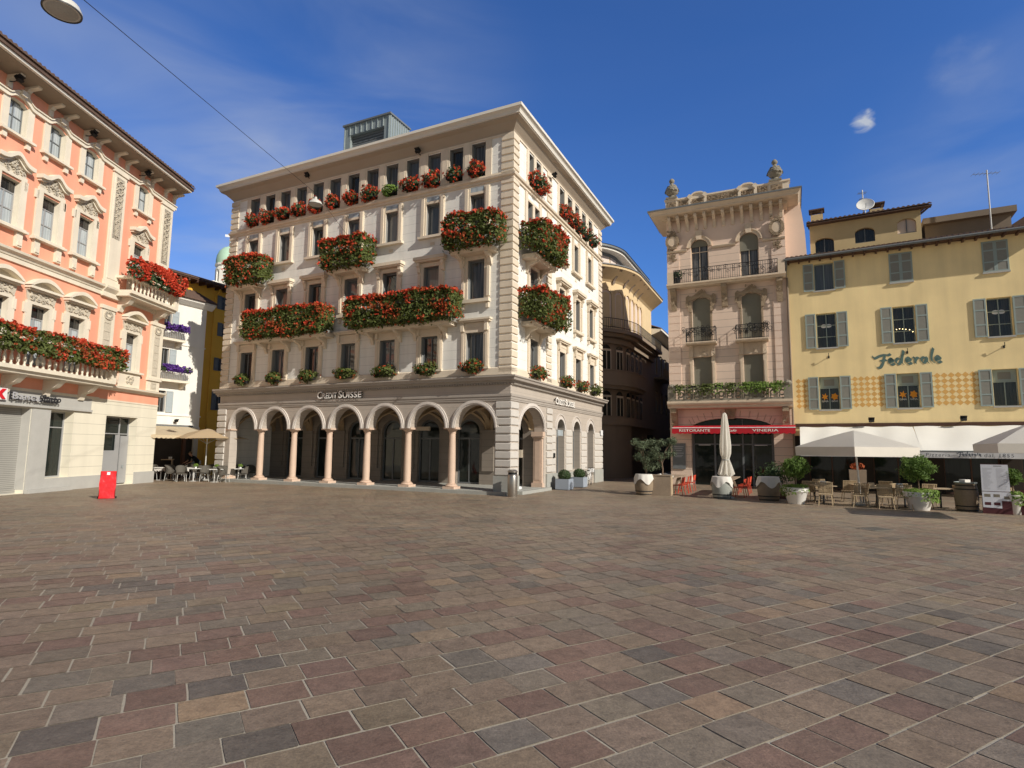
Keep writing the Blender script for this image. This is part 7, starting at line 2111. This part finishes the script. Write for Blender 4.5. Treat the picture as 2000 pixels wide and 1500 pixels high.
# ------------------------------------------------------------------ terrace of the yellow house
M['pot_white'] = mat('pot_white', (.78, .76, .72), .45, .04, 2.)
def topiary(loc, label, r_=.46, h=.62, ball_r=.45, bz=1.35, spill=.25):
    t = thing('potted_tree', label, 'potted tree', loc, rnd.uniform(0, 6), 'ball shaped trees in white pots')
    mb = MB(); mb.lathe(0, 0, [(r_ * .62, 0), (r_ * .66, .02), (r_ * .92, h * .72), (r_ * .95, h * .74), (r_ * 1.02, h * .75), (r_ * 1.06, h), (r_ * .96, h), (r_ * .94, h - .05), (0, h - .05)], 28); mb.build('pot', M['pot_white'], t, True)
    mb = MB(); mb.tube([(0, 0, h - .05), (.02, .01, h + .2), (0, 0, bz)], .022, 7); mb.build('trunk', M['bark'], t)
    mb = MB(); r = random.Random(int(loc[0] * 10))
    for i in range(2400):
        d = rand_dir(); k = ball_r * (r.random() ** .33) * (1 + .16 * math.sin(d.x * 6 + d.z * 5 + loc[0]) + .1 * math.sin(d.y * 9 + d.z * 3)) * (1.16 if r.random() < .08 else 1)
        p = Vector((d.x * k, d.y * k, bz + d.z * k * .85)); 
        leafquad(mb, p, .048 * r.uniform(.5, 1.9), (d + rand_dir() * 1.).normalized(), r.uniform(.18, .4))
    mb.build('crown', M['leaf_tree'], t)
    mb = MB()
    for i in range(420):
        a = r.uniform(0, 6.28); rr = r_ * r.uniform(.5, 1.12); z = h + r.uniform(-.02, .1) - (max(0, rr - r_ * .98) * 3)
        leafquad(mb, (rr * math.cos(a), rr * math.sin(a), z), .05, (Vector((math.cos(a), math.sin(a), 1.)) + rand_dir() * .5).normalized(), .6)
    for i in range(int(260 * spill)):
        a = r.gauss(-.2, .5); rr = r_ * r.uniform(1.02, 1.3); z = h - r.uniform(-.08, .35)
        leafquad(mb, (rr * math.cos(a), rr * math.sin(a), z), .055, (Vector((math.cos(a), math.sin(a), .5)) + rand_dir() * .5).normalized(), .6)
    mb.build('underplanting', M['leaf_light'], t)
    return t
topiary((11.42, 23.5, 0), 'ball shaped tree in a white pot at the corner between the two terraces', r_=.46, h=.66, ball_r=.5, bz=1.42)
b_ = topiary((14.95, 21.5, 0), 'ball shaped tree in a white pot between the wicker chairs and the pale barrel', r_=.47, h=.66, ball_r=.52, bz=1.52, spill=1.)
b_.rotation_euler = (0, 0, rad(-30))
topiary((17.45, 20.4, 0), 'white pot with light green plant half hidden behind the menu board', r_=.34, h=.68, ball_r=.3, bz=1.3)
barrel((16.5, 21.25, 0), 'pale worn barrel beside the menu board', 'barrel_wood', False, 1.0, .36)
bt = thing('barrel_tray', 'grey metal tray with papers on top of the pale barrel by the menu board', 'tray', (16.5, 21.25, 1.0), .4)
mb = MB(); mb.lathe(0, 0, [(.0, .005), (.33, .005), (.34, .05), (.35, .05), (.34, .0)], 20); mb.build('tray', M['zinc'], bt); mb = MB(); mb.box(-.2, .12, -.1, .1, .04, .14); mb.build('papers', M['linen'], bt)
# menu board
t = thing('menu_board', 'tall white menu board with dish photos on a dark red stand', 'menu board', (16.9, 20.42, 0), math.atan2(-20.4, -16.8) + math.pi / 2 + .08)
M['maroon'] = mat('maroon', (.10, .03, .035), .6, .1, 3.); M['menu_white'] = mat('menu_white', (.72, .74, .80), .5, .03)
mb = MB(); mb.add([(-.4, -.06, .0), (.4, -.06, .0), (.37, .04, 1.72), (-.37, .04, 1.72)], [(0, 1, 2, 3)]); mb.add([(-.4, .1, .0), (.4, .1, .0), (.37, .08, 1.72), (-.37, .08, 1.72)], [(0, 1, 2, 3)]); mb.add([(.4, -.06, .0), (.4, .1, .0), (.37, .08, 1.72), (.37, .04, 1.72)], [(0, 1, 2, 3)]); mb.add([(-.4, -.06, .0), (-.4, .1, .0), (-.37, .08, 1.72), (-.37, .04, 1.72)], [(0, 1, 2, 3)])
mb.build('stand', M['maroon'], t)
def mpt(x, z, o=.004): return (x, -.06 + .1 * z / 1.72 - o, z)
mb = MB(); mb.add([mpt(-.385, .78), mpt(.385, .78), mpt(.37, 1.7), mpt(-.37, 1.7)], [(0, 1, 2, 3)]); mb.add([mpt(-.385, .22), mpt(.13, .2), mpt(.13, .76), mpt(-.385, .76)], [(0, 1, 2, 3)]); mb.add([mpt(.13, .46), mpt(.385, .46), mpt(.385, .76), mpt(.13, .76)], [(0, 1, 2, 3)]); mb.build('menu_sheet', M['menu_white'], t)
mb = MB(); r = random.Random(2)
mb.add([mpt(-.02, 1.63, .006), mpt(.2, 1.63, .006), mpt(.2, 1.67, .006), mpt(-.02, 1.67, .006)], [(0, 1, 2, 3)])
for cxx in (-.33, .04):
    for i in range(24):
        z = 1.56 - i * .031; l = r.uniform(.12, .28); mb.add([mpt(cxx, z, .006), mpt(cxx + l, z, .006), mpt(cxx + l, z + .006, .006), mpt(cxx, z + .006, .006)], [(0, 1, 2, 3)])
mb.build('menu_lines', M['letter_grey'], t)
for x, z in ((-.33, .58), (-.08, .58), (-.33, .3), (-.08, .3), (.2, .52)):
    mb = MB(); mb.add([mpt(x, z, .006), mpt(x + .17, z, .006), mpt(x + .17, z + .1, .006), mpt(x, z + .1, .006)], [(0, 1, 2, 3)]); mb.build('dish_photo', M['stone_dark'] if z > .45 else M['maroon'], t)
cb = thing('chalk_board', 'low dark chalk board at the right edge beside the small white pot', 'blackboard', (17.75, 20.0, 0), math.atan2(-20, -17.7) + math.pi / 2)
mb = MB(); mb.add([(-.3, -.12, 0), (.3, -.12, 0), (.28, 0, .85), (-.28, 0, .85)], [(0, 1, 2, 3)]); mb.add([(-.3, .14, 0), (.3, .14, 0), (.28, 0, .85), (-.28, 0, .85)], [(0, 1, 2, 3)]); mb.build('panel', M['maroon'], cb)
mb = MB()
for i, z in enumerate((.62, .45, .3)): mb.add([(-.2, -.122 + .12 * z / .85 - .004, z), (.2, -.122 + .12 * z / .85 - .004, z), (.2, -.122 + .12 * (z + .04) / .85 - .004, z + .04), (-.2, -.122 + .12 * (z + .04) / .85 - .004, z + .04)], [(0, 1, 2, 3)])
mb.build('chalk_lines', M['letter_grey'], cb)
# wooden tables and wicker chairs
WT = [((12.55, 23.55), .3, 'wooden table right of the corner pot, behind the first wicker chair'), ((14.0, 22.45), .3, 'wooden table behind the middle wicker chairs, under the white parasol'), ((15.0, 22.35), .3, 'wooden table right behind the second ball shaped tree'), ((12.9, 24.9), .3, 'wooden table deep in the shade at the left end under the awning'), ((14.6, 24.3), .3, 'wooden table deep in the shade under the middle of the awning'), ((17.9, 20.9), .3, 'wooden table at the right edge behind the menu board'), ((16.4, 22.4), .3, 'wooden table in the shade between pale barrel and host stand'), ((13.9, 26.3), .3, 'wooden table against the wall in the left part of the terrace')]
wt = None
for (x, y), a, lb in WT:
    if wt is None: wt = wood_table(lb, 'wooden tables under the white awning'); wt.location = (x, y, 0); wt.rotation_euler = (0, 0, FY.rz + a)
    else: dup(wt, (x, y, 0), FY.rz + a, lb)
WCH = [((12.25, 22.85), 178, 'beige wicker chair seen from behind, first right of the corner pot'), ((13.35, 22.45), 95, 'beige wicker chair turned sideways, left of the middle pair'), ((13.95, 21.85), 182, 'beige wicker chair seen from behind, middle of the front row'), ((14.55, 21.7), 176, 'beige wicker chair seen from behind, next to the second ball shaped tree'), ((13.75, 23.1), 10, 'beige wicker chair facing the square across the middle table'), ((12.95, 24.1), -95, 'beige wicker chair in the shade, turned to the left table'), ((12.3, 24.4), 20, 'beige wicker chair deep in the shade behind the first table'), ((15.3, 23.1), 5, 'beige wicker chair in the shade behind the second ball shaped tree'), ((14.4, 25.0), 10, 'beige wicker chair at the back wall under the awning'), ((17.6, 20.6), 200, 'beige wicker chair at the right edge, partly behind the white pot'), ((15.65, 22.3), 100, 'beige wicker chair right of the second ball shaped tree, turned sideways'), ((16.3, 23.0), 15, 'beige wicker chair in the shade behind the pale barrel'), ((17.0, 21.9), -60, 'beige wicker chair in the shade behind the menu board'), ((13.5, 25.6), 190, 'beige wicker chair in the darkest corner under the left awning'), ((15.9, 24.7), -20, 'beige wicker chair in the back row beside the host stand'), ((14.6, 22.9), 60, 'beige wicker chair between the two front tables, facing left')]
wc = None
for (x, y), a, lb in WCH:
    rz_ = FY.rz + rad(a + 180)
    if wc is None: wc = wicker_chair(lb, 'beige wicker chairs of the yellow house terrace'); wc.location = (x, y, 0); wc.rotation_euler = (0, 0, rz_)
    else: dup(wc, (x, y, 0), rz_, lb)
def napkin_box(loc, m_, lb):
    t = thing('menu_holder', lb, 'menu holder', loc, FY.rz + .3)
    mb = MB(); mb.prism([(-.09, 0), (.09, 0), (.03, .17), (-.03, .17)], -.1, .1, 'x'); mb.build('card', M[m_], t); mb = MB(); mb.box(-.11, .11, -.1, .1, -.0, .006); mb.build('foot', M['zinc'], t)
napkin_box((14.75, 22.25, .752), 'planter_blue', 'pale blue menu holder on the table behind the second ball shaped tree')
napkin_box((13.9, 22.6, .752), 'wood_top', 'small wooden menu holder on the middle table')
napkin_box((12.6, 23.65, .752), 'linen', 'white menu holder on the table behind the first wicker chair')
t = thing('host_stand', 'wooden host stand with an orange plant on top under the awning', 'stand', (15.6, 26.3, 0), FY.rz)
mb = MB(); mb.prism([(-.3, 0), (.3, 0), (.34, 1.3), (-.34, 1.3)], -.25, .25, 'y'); mb.build('body', M['wood_plank'], t); mb = MB()
for i in range(120):
    d = rand_dir(); leafquad(mb, (d.x * .28, d.y * .2, 1.45 + d.z * .16), .06, d)
mb.build('flowers', M['orange_petal'], t)

# ------------------------------------------------------------------ street lamps slung on a cable
M['lamp_shell'] = mat('lamp_shell', (.55, .53, .48), .4, .08, 3.)
def pendant(loc, label, k=1., rz=0.):
    t = thing('street_lamp', label, 'street lamp', loc, rz, 'street lamps slung on the cable')
    mb = MB(); mb.lathe(0, 0, [(.28 * k, 0), (.285 * k, .03 * k), (.24 * k, .13 * k), (.12 * k, .22 * k), (.06 * k, .26 * k), (.05 * k, .34 * k), (0, .35 * k)], 28); mb.build('shade', M['lamp_shell'], t, True)
    mb = MB(); mb.lathe(0, 0, [(.245 * k, .006), (.283 * k, -.012), (.285 * k, .012)], 28); mb.build('rim', M['leg_dark'], t, True)
    mb = MB(); mb.lathe(0, 0, [(0, -.035 * k), (.12 * k, -.025 * k), (.244 * k, .004)], 28); mb.build('lens', M['glass_white'] if 0 else M['grey_stone'], t, True)
    mb = MB(); mb.tube([(0, 0, .33 * k), (0, 0, .48 * k)], .02 * k, 6); mb.box(-.05 * k, .05 * k, -.02 * k, .02 * k, .45 * k, .52 * k); mb.build('hanger', M['black'], t)
    return t
LP1, LP2 = Vector((-7.647, 8.987, 9.287)), Vector((-8.422, 23.539, 12.246))
pendant(LP1, 'round street lamp hanging at the top left, nearest the camera', 1., 0)
pendant(LP2, 'round street lamp hanging in front of the top floor windows of the bank', 1., 0)
cb_ = thing('lamp_cable', 'thin dark cable carrying the two street lamps across the square', 'cable', (0, 0, 0))
mb = MB()
A0 = Vector((-19.8, 6.5, 9.6)); A1_, A2_ = LP1 + Vector((0, 0, .5)), LP2 + Vector((0, 0, .5)); A3 = FL.at(-7.2 * K, .02, 9.95 * K)
def sagline(a, b, s, n=14): return [a.lerp(b, i / n) - Vector((0, 0, s * 4 * (i / n) * (1 - i / n))) for i in range(n + 1)]
mb.tube(sagline(A0, A1_, .15), .008, 5); mb.tube(sagline(A1_, A2_, .0), .0075, 5); mb.tube(sagline(A2_, A3, .02), .007, 5)
mb.build('wire', M['black'], cb_)

# ------------------------------------------------------------------ sky, sun, camera
SUN_AZ, SUN_EL = 132.5, 31.
w = bpy.data.worlds.new('World'); sc.world = w; w.use_nodes = True
nt = w.node_tree; N, L = nt.nodes, nt.links
bg = N['Background']
sky = N.new('ShaderNodeTexSky'); sky.sky_type = 'NISHITA'; sky.sun_disc = False
sky.sun_elevation = rad(SUN_EL); sky.sun_rotation = rad(SUN_AZ); sky.air_density = 1.; sky.dust_density = .5; sky.ozone_density = 3.
tc = N.new('ShaderNodeTexCoord')
def mth(op, a, b=None):
    n = N.new('ShaderNodeMath'); n.operation = op
    for i, x in enumerate((a, b)):
        if x is None: continue
        if isinstance(x, (int, float)): n.inputs[i].default_value = x
        else: L.new(x, n.inputs[i])
    return n.outputs[0]
def vnoise(scale, mapscale, rot=(0, 0, 0), det=5, dist=0.):
    mp = N.new('ShaderNodeMapping'); mp.inputs['Scale'].default_value = mapscale; mp.inputs['Rotation'].default_value = rot
    n = N.new('ShaderNodeTexNoise'); n.inputs['Scale'].default_value = scale; n.inputs['Detail'].default_value = det; n.inputs['Distortion'].default_value = dist
    L.new(tc.outputs['Generated'], mp.inputs['Vector']); L.new(mp.outputs[0], n.inputs['Vector']); return n.outputs['Fac']
def sstep(x, a, b):
    n = N.new('ShaderNodeMapRange'); n.interpolation_type = 'SMOOTHSTEP'
    n.inputs['From Min'].default_value = a; n.inputs['From Max'].default_value = b; L.new(x, n.inputs['Value']); return n.outputs['Result']
def dotdir(d):
    n = N.new('ShaderNodeVectorMath'); n.operation = 'DOT_PRODUCT'; n.inputs[1].default_value = Vector(d).normalized(); L.new(tc.outputs['Generated'], n.inputs[0]); return n.outputs['Value']
# thin veils of cirrus, denser to the left and low down
cir = mth('MULTIPLY', sstep(vnoise(2.0, (.8, 1.5, 4.2), (.25, .55, .3), 7, .8), .26, .92), sstep(vnoise(1.3, (1, 1, 1.6), (0, .4, 0), 4), .22, .70))
left = sstep(dotdir((-.62, .70, .36)), .74, .985)
rightlow = mth('MULTIPLY', sstep(dotdir((.72, .62, .25)), .93, .998), .6)
veil = mth('MULTIPLY', cir, mth('ADD', mth('ADD', mth('MULTIPLY', left, .95), rightlow), .02))
def puff(d, r, k, ns, edge=.55):
    m_ = sstep(dotdir(d), math.cos(rad(r)), math.cos(rad(r * .12)))
    nz = vnoise(ns, (1, 1.3, 2.4), (0, .3, .2), 7, .5)
    v = sstep(mth('ADD', mth('MULTIPLY', nz, .85), mth('MULTIPLY', m_, .62)), edge + .12, edge + .62)
    return mth('MULTIPLY', mth('MULTIPLY', v, m_), k)
cl = mth('ADD', veil, puff((.479, .7509, .4548), 1.5, 1.2, 34., .68))
cl = mth('ADD', cl, puff((.5585, .6732, .4846), 3.4, .13, 16., .66))
cl = mth('MINIMUM', cl, .85)
# sky seen over the square is a clear deep blue; behind the viewer it is dimmed and greyed to cut blue ambient light
sxyz = N.new('ShaderNodeSeparateXYZ'); L.new(tc.outputs['Generated'], sxyz.inputs[0])
tmix = N.new('ShaderNodeMixRGB'); tmix.inputs[1].default_value = (.67, .635, .575, 1); tmix.inputs[2].default_value = (.58, 1.03, 1.74, 1)
L.new(sstep(sxyz.outputs['Y'], -.3, .3), tmix.inputs[0])
tint = N.new('ShaderNodeMixRGB'); tint.blend_type = 'MULTIPLY'; tint.inputs[0].default_value = 1.
L.new(tmix.outputs[0], tint.inputs[2]); L.new(sky.outputs[0], tint.inputs[1])
mx = N.new('ShaderNodeMixRGB'); mx.inputs[2].default_value = (6.2, 6.6, 7.2, 1)
L.new(cl, mx.inputs[0]); L.new(tint.outputs[0], mx.inputs[1]); L.new(mx.outputs[0], bg.inputs['Color'])
bg.inputs['Strength'].default_value = .088

sl = bpy.data.lights.new('sun', 'SUN'); sl.energy = 5.0; sl.angle = rad(.5); sl.color = (1., .94, .84)
so = bpy.data.objects.new('sun', sl); COL.objects.link(so)
sd = Vector((math.sin(rad(SUN_AZ)) * math.cos(rad(SUN_EL)), math.cos(rad(SUN_AZ)) * math.cos(rad(SUN_EL)), math.sin(rad(SUN_EL))))
so.rotation_euler = sd.to_track_quat('Z', 'Y').to_euler()

cam = bpy.data.cameras.new('camera'); co = bpy.data.objects.new('camera', cam); COL.objects.link(co)
p_, r_l = rad(6.416), rad(.655)
f_v = Vector((0, math.cos(p_), math.sin(p_))); r_v = Vector((1, 0, 0)); u_v = Vector((0, -math.sin(p_), math.cos(p_)))
r2 = r_v * math.cos(r_l) + u_v * math.sin(r_l); u2 = -r_v * math.sin(r_l) + u_v * math.cos(r_l)
mm = Matrix((r2, u2, -f_v)).transposed().to_4x4(); mm.translation = Vector((0, 0, 2.05))
co.matrix_world = mm
cam.sensor_width = 36.; cam.lens = 1130 / 2000 * 36.; cam.clip_start = .1; cam.clip_end = 3000
sc.camera = co
sc.view_settings.view_transform = 'Standard'; sc.view_settings.look = 'None'; sc.view_settings.exposure = 0; sc.view_settings.gamma = 1
sc.render.engine = 'CYCLES'
